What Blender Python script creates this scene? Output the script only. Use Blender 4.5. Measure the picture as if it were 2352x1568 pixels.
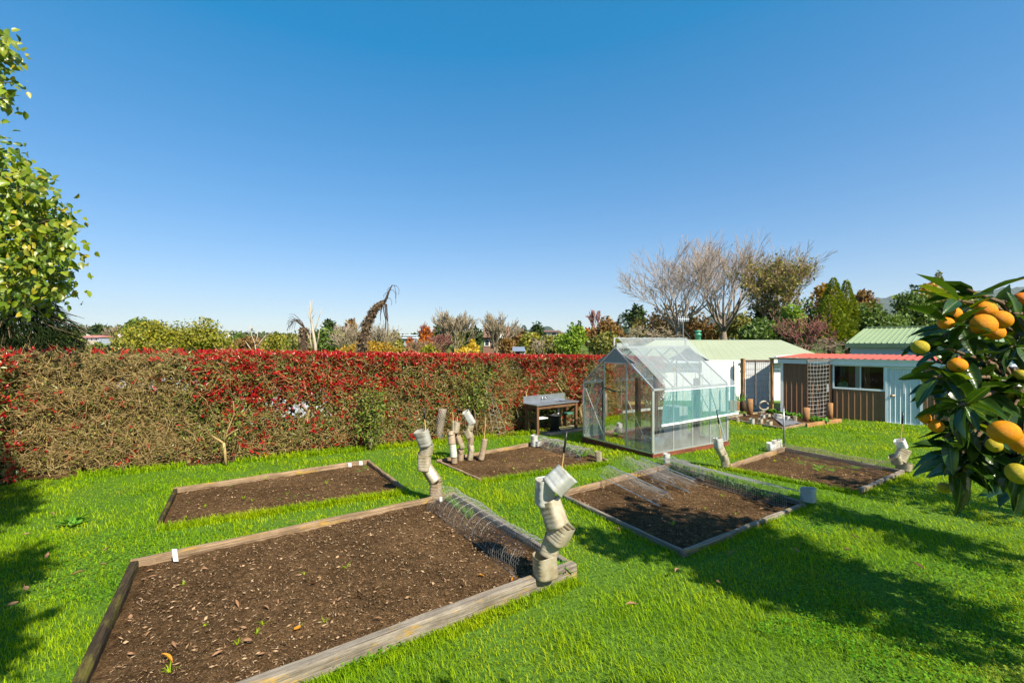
import bpy, math, random
import numpy as np
from mathutils import Vector, Matrix

# ------------------------------------------------------------------ camera, sky, sun, exposure
scene = bpy.context.scene
for o in list(bpy.data.objects):
    bpy.data.objects.remove(o)
C = scene.collection
cam_data = bpy.data.cameras.new('camera')
cam_data.sensor_width = 36.0
cam_data.lens = 16.0
cam_data.clip_start = 0.05
cam_data.clip_end = 20000
cam = bpy.data.objects.new('camera', cam_data)
C.objects.link(cam)
cam.location = (0, 0, 2.0)
cam.rotation_euler = (math.radians(90), 0, 0)
scene.camera = cam

SUN_EL = math.radians(43)
SH = (0.62, -0.785)                       # horizontal direction towards the sun
SUN_ROT = math.atan2(SH[0], SH[1])
world = bpy.data.worlds.new('World')
scene.world = world
world.use_nodes = True
wn = world.node_tree
wn.nodes.clear()
sky = wn.nodes.new('ShaderNodeTexSky')
sky.sky_type = 'NISHITA'
sky.sun_disc = False
sky.sun_elevation = SUN_EL
sky.sun_rotation = SUN_ROT
sky.altitude = 0
sky.air_density = 1.0
sky.dust_density = 0.3
sky.ozone_density = 6.0
bg = wn.nodes.new('ShaderNodeBackground')
bg.inputs['Strength'].default_value = 0.148
wo = wn.nodes.new('ShaderNodeOutputWorld')
hs = wn.nodes.new('ShaderNodeHueSaturation')
hs.inputs['Saturation'].default_value = 1.33
hs.inputs['Hue'].default_value = 0.512
gm = wn.nodes.new('ShaderNodeGamma')
gm.inputs['Gamma'].default_value = 0.6
wn.links.new(sky.outputs[0], hs.inputs['Color'])
wn.links.new(hs.outputs[0], gm.inputs['Color'])
wn.links.new(gm.outputs[0], bg.inputs['Color'])
wn.links.new(bg.outputs[0], wo.inputs['Surface'])

sun_data = bpy.data.lights.new('sun', 'SUN')
sun_data.energy = 4.9
sun_data.angle = math.radians(0.5)
sun_data.color = (1.0, 0.92, 0.76)
sun = bpy.data.objects.new('sun', sun_data)
C.objects.link(sun)
sv = Vector((SH[0] * math.cos(SUN_EL), SH[1] * math.cos(SUN_EL), math.sin(SUN_EL)))
sun.rotation_euler = (-sv).to_track_quat('-Z', 'Y').to_euler()
sun.location = (20, -16, 20)

scene.view_settings.view_transform = 'Standard'
scene.view_settings.look = 'None'
scene.view_settings.gamma = 1
scene.view_settings.use_curve_mapping = False
scene.view_settings.exposure = 1.06
scene.cycles.max_bounces = 6
scene.cycles.diffuse_bounces = 3
scene.cycles.glossy_bounces = 2
scene.cycles.transmission_bounces = 4
scene.cycles.transparent_max_bounces = 16
scene.cycles.caustics_reflective = False
scene.cycles.caustics_refractive = False

# ------------------------------------------------------------------ geometry of the place
F = 1045.0
SL = 0.035                                 # the lawn falls away from the camera


def W(u, v, y):
    """point at distance y along the sight line through reading (u, v) of the 2352 px wide survey"""
    return np.array([(u - 1176) / F * y, y, 2.0 + (784 - v) / F * y])


def G(u, v, h=0.0):
    """point on the lawn plane, raised by h"""
    t = (2.0 - h) / ((v - 784) / F - SL)
    return np.array([(u - 1176) / F * t, t, -SL * t + h])


def gz(x, y):
    return -SL * y


rng = np.random.default_rng(11)
random.seed(5)


def smooth(a, b, x):
    t = np.clip((x - a) / (b - a), 0, 1)
    return t * t * (3 - 2 * t)


def vnoise(x, y, seed=0, scale=1.0):
    """cheap value noise in 0..1"""
    x = np.asarray(x, float) * scale + 1000
    y = np.asarray(y, float) * scale + 1000
    xi, yi = np.floor(x).astype(np.int64), np.floor(y).astype(np.int64)
    fx, fy = x - xi, y - yi
    fx, fy = fx * fx * (3 - 2 * fx), fy * fy * (3 - 2 * fy)

    def h(i, j):
        n = (i * 374761393 + j * 668265263 + seed * 982451653) & 0x7fffffff
        n = ((n ^ (n >> 13)) * 1274126177) & 0x7fffffff
        return ((n ^ (n >> 16)) & 0xffff) / 65535.0
    return (h(xi, yi) * (1 - fx) + h(xi + 1, yi) * fx) * (1 - fy) + (h(xi, yi + 1) * (1 - fx) + h(xi + 1, yi + 1) * fx) * fy


# ------------------------------------------------------------------ object helpers
def tag(o, label=None, cat=None, group=None, kind=None):
    if label: o['label'] = label
    if cat: o['category'] = cat
    if group: o['group'] = group
    if kind: o['kind'] = kind
    return o


def empty(name, loc=(0, 0, 0), rz=0.0, label=None, cat=None, group=None):
    o = bpy.data.objects.new(name, None)
    o.empty_display_size = 0.1
    C.objects.link(o)
    o.location = [float(c) for c in loc]
    o.rotation_euler = (0, 0, rz)
    return tag(o, label, cat, group)


def link(name, me, parent=None, world_space=True):
    o = bpy.data.objects.new(name, me)
    C.objects.link(o)
    if parent is not None:
        o.parent = parent
        if world_space:                      # the mesh is in world coordinates
            m = Matrix.Translation(parent.location) @ parent.rotation_euler.to_matrix().to_4x4()
            o.matrix_parent_inverse = m.inverted()
    return o


def np_mesh(name, verts, faces, mat, smooth_shade=False):
    """verts (n,3); faces: (m,k) int array or list of such arrays"""
    me = bpy.data.meshes.new(name)
    verts = np.asarray(verts, dtype=np.float32)
    if isinstance(faces, np.ndarray): faces = [faces]
    faces = [np.asarray(f, dtype=np.int32) for f in faces if len(f)]
    me.vertices.add(len(verts))
    me.vertices.foreach_set('co', verts.ravel())
    nl = sum(f.size for f in faces)
    nf = sum(len(f) for f in faces)
    me.loops.add(nl)
    me.polygons.add(nf)
    me.loops.foreach_set('vertex_index', np.concatenate([f.ravel() for f in faces]))
    tot = np.concatenate([np.full(len(f), f.shape[1], np.int32) for f in faces])
    start = np.concatenate([[0], np.cumsum(tot)[:-1]]).astype(np.int32)
    me.polygons.foreach_set('loop_start', start)
    me.polygons.foreach_set('loop_total', tot)
    if smooth_shade:
        me.polygons.foreach_set('use_smooth', np.ones(nf, bool))
    me.update(calc_edges=True)
    if mat is not None: me.materials.append(mat)
    return me


class MB:
    """collects solids, builds one mesh"""
    def __init__(s):
        s.v, s.f, s.n = [], [], 0

    def add(s, v, f):
        v = np.asarray(v, float)
        s.v.append(v)
        for face in f: s.f.append([int(i) + s.n for i in face])
        s.n += len(v)
        return s

    def box(s, o, ax, ay, az):
        """parallelepiped from corner o and three edge vectors"""
        o, ax, ay, az = [np.asarray(q, float) for q in (o, ax, ay, az)]
        v = [o, o + ax, o + ax + ay, o + ay, o + az, o + ax + az, o + ax + ay + az, o + ay + az]
        f = [(0, 3, 2, 1), (4, 5, 6, 7), (0, 1, 5, 4), (1, 2, 6, 5), (2, 3, 7, 6), (3, 0, 4, 7)]
        if np.dot(np.cross(ax, ay), az) < 0: f = [q[::-1] for q in f]
        return s.add(v, f)

    def bar(s, p, q, w, h, up=(0, 0, 1)):
        """rectangular bar along p->q centred on the line"""
        p, q, up = [np.asarray(k, float) for k in (p, q, up)]
        d = q - p
        d1 = d / (np.linalg.norm(d) + 1e-9)
        if abs(np.dot(d1, up / np.linalg.norm(up))) > 0.98: up = np.array([1.0, 0.2, 0])
        sx = np.cross(d1, up); sx /= np.linalg.norm(sx)
        sz = np.cross(sx, d1)
        return s.box(p - sx * w / 2 - sz * h / 2, sx * w, d, sz * h)

    def tube(s, pts, r, n=6, caps=True):
        pts = np.asarray(pts, float)
        m = len(pts)
        r = np.broadcast_to(np.asarray(r, float), (m,))
        v = []
        prev = None
        for i in range(m):
            d = pts[min(i + 1, m - 1)] - pts[max(i - 1, 0)]
            d = d / (np.linalg.norm(d) + 1e-9)
            if prev is None:
                a = np.array([0, 0, 1.0]) if abs(d[2]) < 0.9 else np.array([1.0, 0, 0])
                sx = np.cross(d, a)
            else:
                sx = prev - d * np.dot(prev, d)
            sx /= np.linalg.norm(sx) + 1e-9
            prev = sx
            sy = np.cross(d, sx)
            for k in range(n):
                a = 2 * math.pi * k / n
                v.append(pts[i] + r[i] * (math.cos(a) * sx + math.sin(a) * sy))
        f = []
        for i in range(m - 1):
            for k in range(n):
                f.append((i * n + k, i * n + (k + 1) % n, (i + 1) * n + (k + 1) % n, (i + 1) * n + k))
        if caps:
            f.append(tuple(range(n))[::-1])
            f.append(tuple(range((m - 1) * n, m * n)))
        return s.add(v, f)

    def lathe(s, c, prof, n=16, caps=False):
        c = np.asarray(c, float)
        v, f = [], []
        for (r, z) in prof:
            for k in range(n):
                a = 2 * math.pi * k / n
                v.append(c + np.array([r * math.cos(a), r * math.sin(a), z]))
        for i in range(len(prof) - 1):
            for k in range(n):
                f.append((i * n + k, i * n + (k + 1) % n, (i + 1) * n + (k + 1) % n, (i + 1) * n + k))
        if caps:
            f.append(tuple(range(n))[::-1]); f.append(tuple(range((len(prof) - 1) * n, len(prof) * n)))
        return s.add(v, f)

    def mesh(s, name, mat, smooth_shade=False, bevel=0.0):
        me = bpy.data.meshes.new(name)
        me.from_pydata([tuple(map(float, q)) for q in np.concatenate(s.v)], [], s.f)
        if smooth_shade:
            for p in me.polygons: p.use_smooth = True
        if mat is not None: me.materials.append(mat)
        return me

    def build(s, name, mat, parent=None, smooth_shade=False, bevel=0.0):
        o = link(name, s.mesh(name, mat, smooth_shade), parent)
        if bevel:
            b = o.modifiers.new('bevel', 'BEVEL')
            b.width = bevel; b.segments = 2; b.limit_method = 'ANGLE'
        return o


def seg_tubes(p0, p1, r0, r1, n=3):
    """many separate tapered prisms as arrays"""
    p0, p1 = np.asarray(p0, float), np.asarray(p1, float)
    m = len(p0)
    r0 = np.broadcast_to(np.asarray(r0, float), (m,)); r1 = np.broadcast_to(np.asarray(r1, float), (m,))
    d = p1 - p0
    d /= np.linalg.norm(d, axis=1, keepdims=True) + 1e-9
    a = np.where(np.abs(d[:, 2:3]) < 0.9, np.array([[0, 0, 1.0]]), np.array([[1.0, 0, 0]]))
    sx = np.cross(d, a); sx /= np.linalg.norm(sx, axis=1, keepdims=True) + 1e-9
    sy = np.cross(d, sx)
    v = np.empty((m, 2 * n, 3))
    for k in range(n):
        an = 2 * math.pi * k / n
        o = math.cos(an) * sx + math.sin(an) * sy
        v[:, k] = p0 + o * r0[:, None]
        v[:, n + k] = p1 + o * r1[:, None]
    base = (np.arange(m) * 2 * n)[:, None]
    f = np.concatenate([base + np.array([[k, (k + 1) % n, n + (k + 1) % n, n + k]]) for k in range(n)])
    return v.reshape(-1, 3), f


def unit(a):
    return a / (np.linalg.norm(a, axis=-1, keepdims=True) + 1e-9)


def rand_dirs(n, up=0.0):
    d = rng.normal(size=(n, 3))
    d[:, 2] += up
    return unit(d)


def leaves(P, D, N, L, Wd, fold=0.25, shape=0):
    """many separate leaves: base P, direction D, normal N; two quads folded on the midrib"""
    n = len(P)
    D = unit(D)
    S = unit(np.cross(D, N))
    N = np.cross(S, D)
    L = np.broadcast_to(np.asarray(L, float), (n,))[:, None]
    Wd = np.broadcast_to(np.asarray(Wd, float), (n,))[:, None]
    if shape == 0:        # one folded diamond, 4 verts, 2 tris
        v = np.stack([P, P + D * L * .5 + S * Wd * .5 + N * Wd * fold, P + D * L, P + D * L * .5 - S * Wd * .5 + N * Wd * fold], 1)
        b = (np.arange(n) * 4)[:, None]
        f = [np.concatenate([b + np.array([[0, 1, 2]]), b + np.array([[0, 2, 3]])])]
        return v.reshape(-1, 3), f
    # six outline points + midrib, drooping tip
    dn = N * Wd * fold
    tip = P + D * L - N * L * .12
    v = np.stack([P,
                  P + D * L * .28 + S * Wd * .44 + dn, P + D * L * .62 + S * Wd * .40 + dn * .8,
                  tip,
                  P + D * L * .62 - S * Wd * .40 + dn * .8, P + D * L * .28 - S * Wd * .44 + dn,
                  P + D * L * .45], 1)
    b = (np.arange(n) * 7)[:, None]
    f = [np.concatenate([b + np.array([[0, 1, 6]]), b + np.array([[1, 2, 6]]), b + np.array([[2, 3, 6]]),
                         b + np.array([[3, 4, 6]]), b + np.array([[4, 5, 6]]), b + np.array([[5, 0, 6]])])]
    return v.reshape(-1, 3), f


# ------------------------------------------------------------------ materials
def new_mat(name):
    m = bpy.data.materials.new(name)
    m.use_nodes = True
    nt = m.node_tree
    nt.nodes.clear()
    out = nt.nodes.new('ShaderNodeOutputMaterial')
    return m, nt, out


def ramp(nt, cols, interp='LINEAR'):
    r = nt.nodes.new('ShaderNodeValToRGB')
    r.color_ramp.interpolation = interp
    el = r.color_ramp.elements
    while len(el) < len(cols): el.new(0.5)
    for i, c in enumerate(cols):
        if len(c) == 4: p, c = c[0], c[1:]
        else: p = i / max(1, len(cols) - 1)
        el[i].position = p
        el[i].color = (*c, 1)
    return r


def coords(nt, scale=(1, 1, 1), kind='Object'):
    tc = nt.nodes.new('ShaderNodeTexCoord')
    mp = nt.nodes.new('ShaderNodeMapping')
    mp.inputs['Scale'].default_value = scale
    nt.links.new(tc.outputs[kind], mp.inputs['Vector'])
    return mp.outputs[0]


def noise(nt, vec, scale, detail=4, rough=0.6):
    n = nt.nodes.new('ShaderNodeTexNoise')
    n.inputs['Scale'].default_value = scale
    n.inputs['Detail'].default_value = detail
    n.inputs['Roughness'].default_value = rough
    nt.links.new(vec, n.inputs['Vector'])
    return n.outputs['Fac']


def mixc(nt, fac, a, b, mode='MIX'):
    m = nt.nodes.new('ShaderNodeMix')
    m.data_type = 'RGBA'
    m.blend_type = mode
    for val, sock in ((fac, m.inputs[0]), (a, m.inputs[6]), (b, m.inputs[7])):
        if hasattr(val, 'is_output') or isinstance(val, bpy.types.NodeSocket): nt.links.new(val, sock)
        elif isinstance(val, (int, float)): sock.default_value = val
        else: sock.default_value = (*val, 1)
    return m.outputs[2]


def bump(nt, h, strength=0.3, dist=0.01):
    b = nt.nodes.new('ShaderNodeBump')
    b.inputs['Strength'].default_value = strength
    b.inputs['Distance'].default_value = dist
    nt.links.new(h, b.inputs['Height'])
    return b.outputs[0]


def principled(nt, color, rough=0.6, metal=0.0, spec=0.5, normal=None):
    p = nt.nodes.new('ShaderNodeBsdfPrincipled')
    if isinstance(color, bpy.types.NodeSocket): nt.links.new(color, p.inputs['Base Color'])
    else: p.inputs['Base Color'].default_value = (*color, 1)
    if isinstance(rough, bpy.types.NodeSocket): nt.links.new(rough, p.inputs['Roughness'])
    else: p.inputs['Roughness'].default_value = rough
    p.inputs['Metallic'].default_value = metal
    p.inputs['Specular IOR Level'].default_value = spec
    if normal is not None: nt.links.new(normal, p.inputs['Normal'])
    return p


def mat_plain(name, color, rough=0.6, metal=0.0, var=0.15, scale=6.0, spec=0.4, bumps=0.0, dirt=None):
    m, nt, out = new_mat(name)
    vec = coords(nt)
    n = noise(nt, vec, scale)
    dark = tuple(c * (1 - var) for c in color)
    light = tuple(min(1, c * (1 + var)) for c in color)
    r = ramp(nt, [(0.3, *dark), (0.7, *light)])
    nt.links.new(n, r.inputs[0])
    col = r.outputs[0]
    if dirt:
        n2 = noise(nt, vec, scale * .35, 6, .7)
        r2 = ramp(nt, [(0.5, 0, 0, 0), (0.72, 1, 1, 1)])
        nt.links.new(n2, r2.inputs[0])
        col = mixc(nt, r2.outputs[0], col, dirt)
    nm = bump(nt, noise(nt, vec, scale * 8), bumps, 0.01) if bumps else None
    p = principled(nt, col, rough, metal, spec, nm)
    nt.links.new(p.outputs[0], out.inputs[0])
    return m


def mat_leaf(name, cols, rough=0.5, trans=0.35, spec=0.22, tint=(1.3, 1.25, 0.5)):
    m, nt, out = new_mat(name)
    g = nt.nodes.new('ShaderNodeNewGeometry')
    r = ramp(nt, cols)
    nt.links.new(g.outputs['Random Per Island'], r.inputs[0])
    p = principled(nt, r.outputs[0], rough, 0, spec)
    t = nt.nodes.new('ShaderNodeBsdfTranslucent')
    c2 = mixc(nt, 1.0, r.outputs[0], tint, 'MULTIPLY')
    nt.links.new(c2, t.inputs['Color'])
    mx = nt.nodes.new('ShaderNodeMixShader')
    mx.inputs[0].default_value = trans
    nt.links.new(p.outputs[0], mx.inputs[1]); nt.links.new(t.outputs[0], mx.inputs[2])
    nt.links.new(mx.outputs[0], out.inputs[0])
    return m


def mat_wood(name, c1, c2, lichen=None, scale=1.0, rough=0.8, moss=None):
    """grain along the local X axis"""
    m, nt, out = new_mat(name)
    v = coords(nt, (1.2 * scale, 22 * scale, 22 * scale))
    n = noise(nt, v, 2.2, 6, .7)
    r = ramp(nt, [(0.3, *c1), (0.68, *c2)])
    nt.links.new(n, r.inputs[0])
    col = r.outputs[0]
    vv = coords(nt, (2.5, 9, 9))
    for extra, sc, lo in ((lichen, 1.3, .56), (moss, .9, .5)):
        if extra:
            n2 = noise(nt, vv, sc, 8, .75)
            r2 = ramp(nt, [(lo, 0, 0, 0), (lo + .09, 1, 1, 1)])
            nt.links.new(n2, r2.inputs[0])
            col = mixc(nt, r2.outputs[0], col, extra)
    vc = coords(nt, (.8 * scale, 70 * scale, 70 * scale))
    n4 = noise(nt, vc, 1.6, 5, .7)
    r4 = ramp(nt, [(.34, .35, .33, .30), (.46, 1, 1, 1), (.66, 1.12, 1.1, 1.08)])
    nt.links.new(n4, r4.inputs[0])
    col = mixc(nt, 1, col, r4.outputs[0], 'MULTIPLY')
    nb = noise(nt, coords(nt, (1, 1, 1)), 2.3, 5, .7)
    r5 = ramp(nt, [(.32, .62, .60, .58), (.6, 1.08, 1.06, 1.04)])
    nt.links.new(nb, r5.inputs[0])
    col = mixc(nt, 1, col, r5.outputs[0], 'MULTIPLY')
    nm = bump(nt, n4, .9, .012)
    p = principled(nt, col, rough, 0, .25, nm)
    nt.links.new(p.outputs[0], out.inputs[0])
    return m


def mat_bark(name, c1, c2, scale=8):
    m, nt, out = new_mat(name)
    v = coords(nt, (1, 1, .3))
    n = noise(nt, v, scale, 6, .7)
    r = ramp(nt, [(0.3, *c1), (0.7, *c2)])
    nt.links.new(n, r.inputs[0])
    p = principled(nt, r.outputs[0], .85, 0, .2, bump(nt, n, .7, .03))
    nt.links.new(p.outputs[0], out.inputs[0])
    return m


M = {}
M['timber_pale'] = mat_wood('timber_pale', (.16, .105, .06), (.36, .26, .165), lichen=(.42, .26, .05))
M['timber_grey'] = mat_wood('timber_grey', (.12, .10, .075), (.33, .29, .235), lichen=(.38, .24, .05))
M['timber_shaded_mossy'] = mat_wood('timber_shaded_mossy', (.014, .010, .006), (.075, .052, .026), moss=(.11, .095, .018))  # dark base has the shade of the inner board face painted in, moss over it
M['timber_brown'] = mat_wood('timber_brown', (.10, .05, .026), (.21, .11, .055))
M['timber_red'] = mat_wood('timber_red', (.12, .034, .02), (.24, .075, .042))
M['timber_orange'] = mat_wood('timber_orange', (.26, .13, .05), (.42, .23, .10))
M['timber_post'] = mat_wood('timber_post', (.055, .024, .012), (.13, .06, .03), scale=.6)
M['alu'] = mat_plain('aluminium', (.62, .63, .62), .38, .75, .1)
M['steel'] = mat_plain('stainless_steel', (.36, .39, .43), .30, .7, .15)
M['wire'] = mat_plain('galvanised_wire', (.30, .29, .27), .5, .4, .3, 20)
M['wire_old'] = mat_plain('rusty_wire', (.20, .15, .115), .6, .35, .35, 30)
M['wire_pale'] = mat_plain('pale_wire', (.36, .33, .29), .6, .2, .2)
M['white_paint'] = mat_plain('white_paint', (.78, .78, .76), .5, 0, .04)
M['white_trim'] = mat_plain('pale_blue_trim', (.66, .73, .78), .45, 0, .03)
M['door_blue'] = mat_plain('pale_blue_steel', (.54, .62, .67), .4, 0, .04)
M['brown_steel'] = mat_plain('brown_steel', (.21, .115, .066), .42, 0, .06)
M['red_roof'] = mat_plain('red_roofing', (.60, .095, .045), .5, 0, .1, 2)
M['green_roof'] = mat_plain('pale_green_roofing', (.31, .34, .22), .55, 0, .05, 1)
M['green_roof2'] = mat_plain('sage_green_roofing', (.24, .31, .17), .5, 0, .05, 1)
M['green_trim'] = mat_plain('green_trim', (.10, .16, .10), .5)
M['wall_blue'] = mat_plain('blue_grey_wall', (.36, .40, .48), .6, 0, .04)
M['cane'] = mat_plain('bamboo_cane', (.50, .31, .12), .55, 0, .15, 20)
M['black_plastic'] = mat_plain('black_plastic', (.012, .012, .013), .4)
M['bucket'] = mat_plain('charcoal_plastic', (.035, .036, .038), .5, 0, .3, 8)
M['grey_metal'] = mat_plain('grey_pipe', (.30, .31, .32), .4, .6)
M['white_tag'] = mat_plain('white_plastic', (.82, .82, .80), .4, 0, .03)
M['bark_brown'] = mat_bark('bark_brown', (.07, .045, .025), (.20, .14, .085))
M['bark_grey'] = mat_bark('bark_grey', (.13, .10, .075), (.32, .27, .21))
M['bark_pale'] = mat_bark('bark_pale', (.30, .24, .17), (.52, .44, .33))
M['bark_dark'] = mat_bark('bark_dark', (.025, .016, .010), (.085, .055, .035))
M['twig_pink'] = mat_bark('twig_pink', (.25, .195, .155), (.42, .345, .285), 3)
M['twig_tan'] = mat_bark('twig_tan', (.19, .13, .045), (.50, .36, .16), 12)
M['glass_dark'] = None
# ------------------------------------------------------------------ layout lines shared by several builders
HP0, HD = np.array([-7.39, 7.76]), unit(np.array([1.0, 0.56]))      # front of the hedge
HN = np.array([HD[1], -HD[0]])                                       # towards the lawn
RP0, RD = np.array([-7.95, 7.45]), unit(np.array([0.30, -1.0]))     # return hedge on the left
GN = np.array([2.82, 9.11])                                          # greenhouse near corner
GL, GW = np.array([0.86, 0.51]), np.array([-0.56, 0.83])
SQ, SD = np.array([11.55, 14.08]), np.array([-0.72, 0.694])         # shed front wall
SP = np.array([0.694, 0.72])


def hedge_dist(x, y):
    """signed distance to the hedge front, positive on the lawn side"""
    return (x - HP0[0]) * HN[0] + (y - HP0[1]) * HN[1]


# bed corners (back-left, back-right, front-right, front-left), top of the boards
def beds_corners():
    A = [G(310, 1283, .12), G(1040, 1130, .10), G(1312, 1291, .12), G(94, 1739, .12)]
    B = [G(404, 1119, .08), G(845, 1055, .08), G(927, 1117, .07), G(364, 1200, .06)]
    Cb = [G(1006, 1055, .06), G(1250, 1010, .09), G(1398, 1055, .06), G(1104, 1097, .05)]
    D = [G(1290, 1127, .10), G(1537, 1064, .10), G(1844, 1150, .08), G(1570, 1256, .08)]
    E = [G(1677, 1065, .08), G(1801, 1026, .09), G(2072, 1079, .07), G(1977, 1120, .07)]
    return dict(A=A, B=B, C=Cb, D=D, E=E)


BED = beds_corners()
FARBED = [G(1668, 957, .05), G(1800, 935, .05), G(1935, 962, .05), G(1798, 981, .05)]


def in_quad(x, y, q, grow=0.0):
    c = np.mean([p[:2] for p in q], axis=0)
    ins = np.ones(np.shape(x), bool)
    for i in range(4):
        a, b = np.array(q[i][:2]), np.array(q[(i + 1) % 4][:2])
        e = unit(b - a)
        n = np.array([-e[1], e[0]])
        if np.dot(c - a, n) < 0: n = -n
        ins &= ((x - a[0]) * n[0] + (y - a[1]) * n[1]) > -grow
    return ins


GHQ = [np.r_[GN, 0], np.r_[GN + GL * 2.4, 0], np.r_[GN + GL * 2.4 + GW * 2.0, 0], np.r_[GN + GW * 2.0, 0]]


def lawn_ok(x, y, grow=0.03):
    ok = hedge_dist(x, y) > 0.06 + .16 * vnoise((x - HP0[0]) * HD[0] + (y - HP0[1]) * HD[1], 0 * x, 61, 1.3)
    for q in BED.values(): ok &= ~in_quad(x, y, q, grow)
    ok &= ~in_quad(x, y, FARBED, 0.03)
    ok &= ~in_quad(x, y, GHQ, 0.01)
    rn = np.array([-RD[1], RD[0]])
    ok &= ((x - RP0[0]) * rn[0] + (y - RP0[1]) * rn[1]) > 0.0
    wn_ = -SP
    ok &= ((x - SQ[0]) * wn_[0] + (y - SQ[1]) * wn_[1]) > 0.10
    ok &= ~((y > 15.8) & (x < 12))
    ok &= ~((x > .35) & (x < 1.98) & (hedge_dist(x, y) < .95))
    return ok


# ------------------------------------------------------------------ ground materials
def lawn_material():
    m, nt, out = new_mat('lawn_ground')
    vec = coords(nt)
    n1 = noise(nt, vec, .7, 5)
    n2 = noise(nt, vec, 30, 4, .7)
    r1 = ramp(nt, [(0.3, .055, .13, .012), (0.7, .10, .19, .016)])
    nt.links.new(n1, r1.inputs[0])
    r2 = ramp(nt, [(0.35, .028, .06, .008), (0.65, .13, .24, .022)])
    nt.links.new(n2, r2.inputs[0])
    col = mixc(nt, .6, r1.outputs[0], r2.outputs[0])
    p = principled(nt, col, .9, 0, .1, bump(nt, n2, .8, .03))
    nt.links.new(p.outputs[0], out.inputs[0])
    return m


def grass_material(name, a, b, c, tint):
    m, nt, out = new_mat(name)
    g = nt.nodes.new('ShaderNodeNewGeometry')
    r = ramp(nt, [a, b, c])
    nt.links.new(g.outputs['Random Per Island'], r.inputs[0])
    vec = coords(nt)
    n = noise(nt, vec, .55, 4, .6)
    rr = ramp(nt, [(0.38, .70, .86, .8), (0.5, 1, 1, 1), (0.66, 1.45, 1.16, .7)])
    nt.links.new(n, rr.inputs[0])
    col = mixc(nt, 1.0, r.outputs[0], rr.outputs[0], 'MULTIPLY')
    nw = noise(nt, vec, 1.15, 5, .65)
    rw_ = ramp(nt, [(.60, 0, 0, 0), (.74, .65, .65, .65)])
    nt.links.new(nw, rw_.inputs[0])
    col = mixc(nt, rw_.outputs[0], col, (.36, .30, .05))
    p = principled(nt, col, .6, 0, .10)
    t = nt.nodes.new('ShaderNodeBsdfTranslucent')
    nt.links.new(mixc(nt, 1.0, col, tint, 'MULTIPLY'), t.inputs['Color'])
    mx = nt.nodes.new('ShaderNodeMixShader')
    mx.inputs[0].default_value = .35
    nt.links.new(p.outputs[0], mx.inputs[1]); nt.links.new(t.outputs[0], mx.inputs[2])
    nt.links.new(mx.outputs[0], out.inputs[0])
    return m


def soil_material():
    m, nt, out = new_mat('garden_soil')
    vec = coords(nt)
    n1 = noise(nt, vec, 1.1, 5, .6)
    n2 = noise(nt, vec, 55, 5, .75)
    n3 = noise(nt, vec, 160, 2, .5)
    r1 = ramp(nt, [(0.35, .072, .042, .020), (0.62, .130, .077, .037), (0.8, .24, .145, .072)])
    nt.links.new(n1, r1.inputs[0])
    r2 = ramp(nt, [(0.32, .22, .22, .22), (0.52, 1, 1, 1), (0.68, 1.9, 1.8, 1.65)])
    nt.links.new(n2, r2.inputs[0])
    col = mixc(nt, 1.0, r1.outputs[0], r2.outputs[0], 'MULTIPLY')
    n5 = noise(nt, vec, 13, 4, .65)
    r6 = ramp(nt, [(0.33, .55, .52, .48), (0.55, 1, 1, 1), (0.7, 1.35, 1.3, 1.2)])
    nt.links.new(n5, r6.inputs[0])
    col = mixc(nt, 1.0, col, r6.outputs[0], 'MULTIPLY')
    r3 = ramp(nt, [(0.64, 0, 0, 0), (0.70, 1, 1, 1)])
    nt.links.new(n3, r3.inputs[0])
    col = mixc(nt, r3.outputs[0], col, (.26, .18, .11))
    p = principled(nt, col, 1.0, 0, .03, bump(nt, n2, 1.0, .02))
    nt.links.new(p.outputs[0], out.inputs[0])
    return m


M['lawn'] = lawn_material()
M['grass'] = grass_material('grass_blades', (.115, .205, .002), (.225, .355, .002), (.36, .46, .006), (1.35, 1.3, .5))
M['clover'] = grass_material('clover_leaves', (.05, .15, .008), (.10, .26, .012), (.19, .36, .02), (1.3, 1.2, .5))
M['soil'] = soil_material()
M['chips'] = mat_leaf('wood_chip', [(.12, .068, .032), (.24, .145, .075), (.42, .29, .17), (.17, .10, .05)], .8, 0, .1)
M['dead_leaf'] = mat_leaf('dead_leaf', [(.16, .07, .035), (.30, .17, .09), (.26, .13, .08)], .7, .15, .2)
M['red_dead'] = mat_leaf('red_fallen_leaf', [(.22, .035, .02), (.16, .03, .018)], .6, .15, .2)
M['yellow_leaf'] = mat_leaf('yellow_fallen_leaf', [(.62, .28, .02), (.50, .20, .02)], .55, .2, .2)

# ------------------------------------------------------------------ lawn and country beyond
def grid(xs, ys, zf):
    X, Y = np.meshgrid(xs, ys)
    Z = zf(X, Y)
    nx, ny = len(xs), len(ys)
    v = np.stack([X, Y, Z], -1).reshape(-1, 3)
    i = np.arange(nx - 1)[None, :] + np.arange(ny - 1)[:, None] * nx
    f = np.stack([i, i + 1, i + nx + 1, i + nx], -1).reshape(-1, 4)
    return v, f


def lawn_z(x, y):
    return -SL * y - .012 * vnoise(x, y, 3, 1.7) * smooth(1.5, 3, y)


v, f = grid(np.arange(-16, 22.1, .3), np.arange(-10, 27.1, .3), lawn_z)
lawn = link('lawn', np_mesh('lawn', v, f, M['lawn'], True))
tag(lawn, kind='structure')


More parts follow.
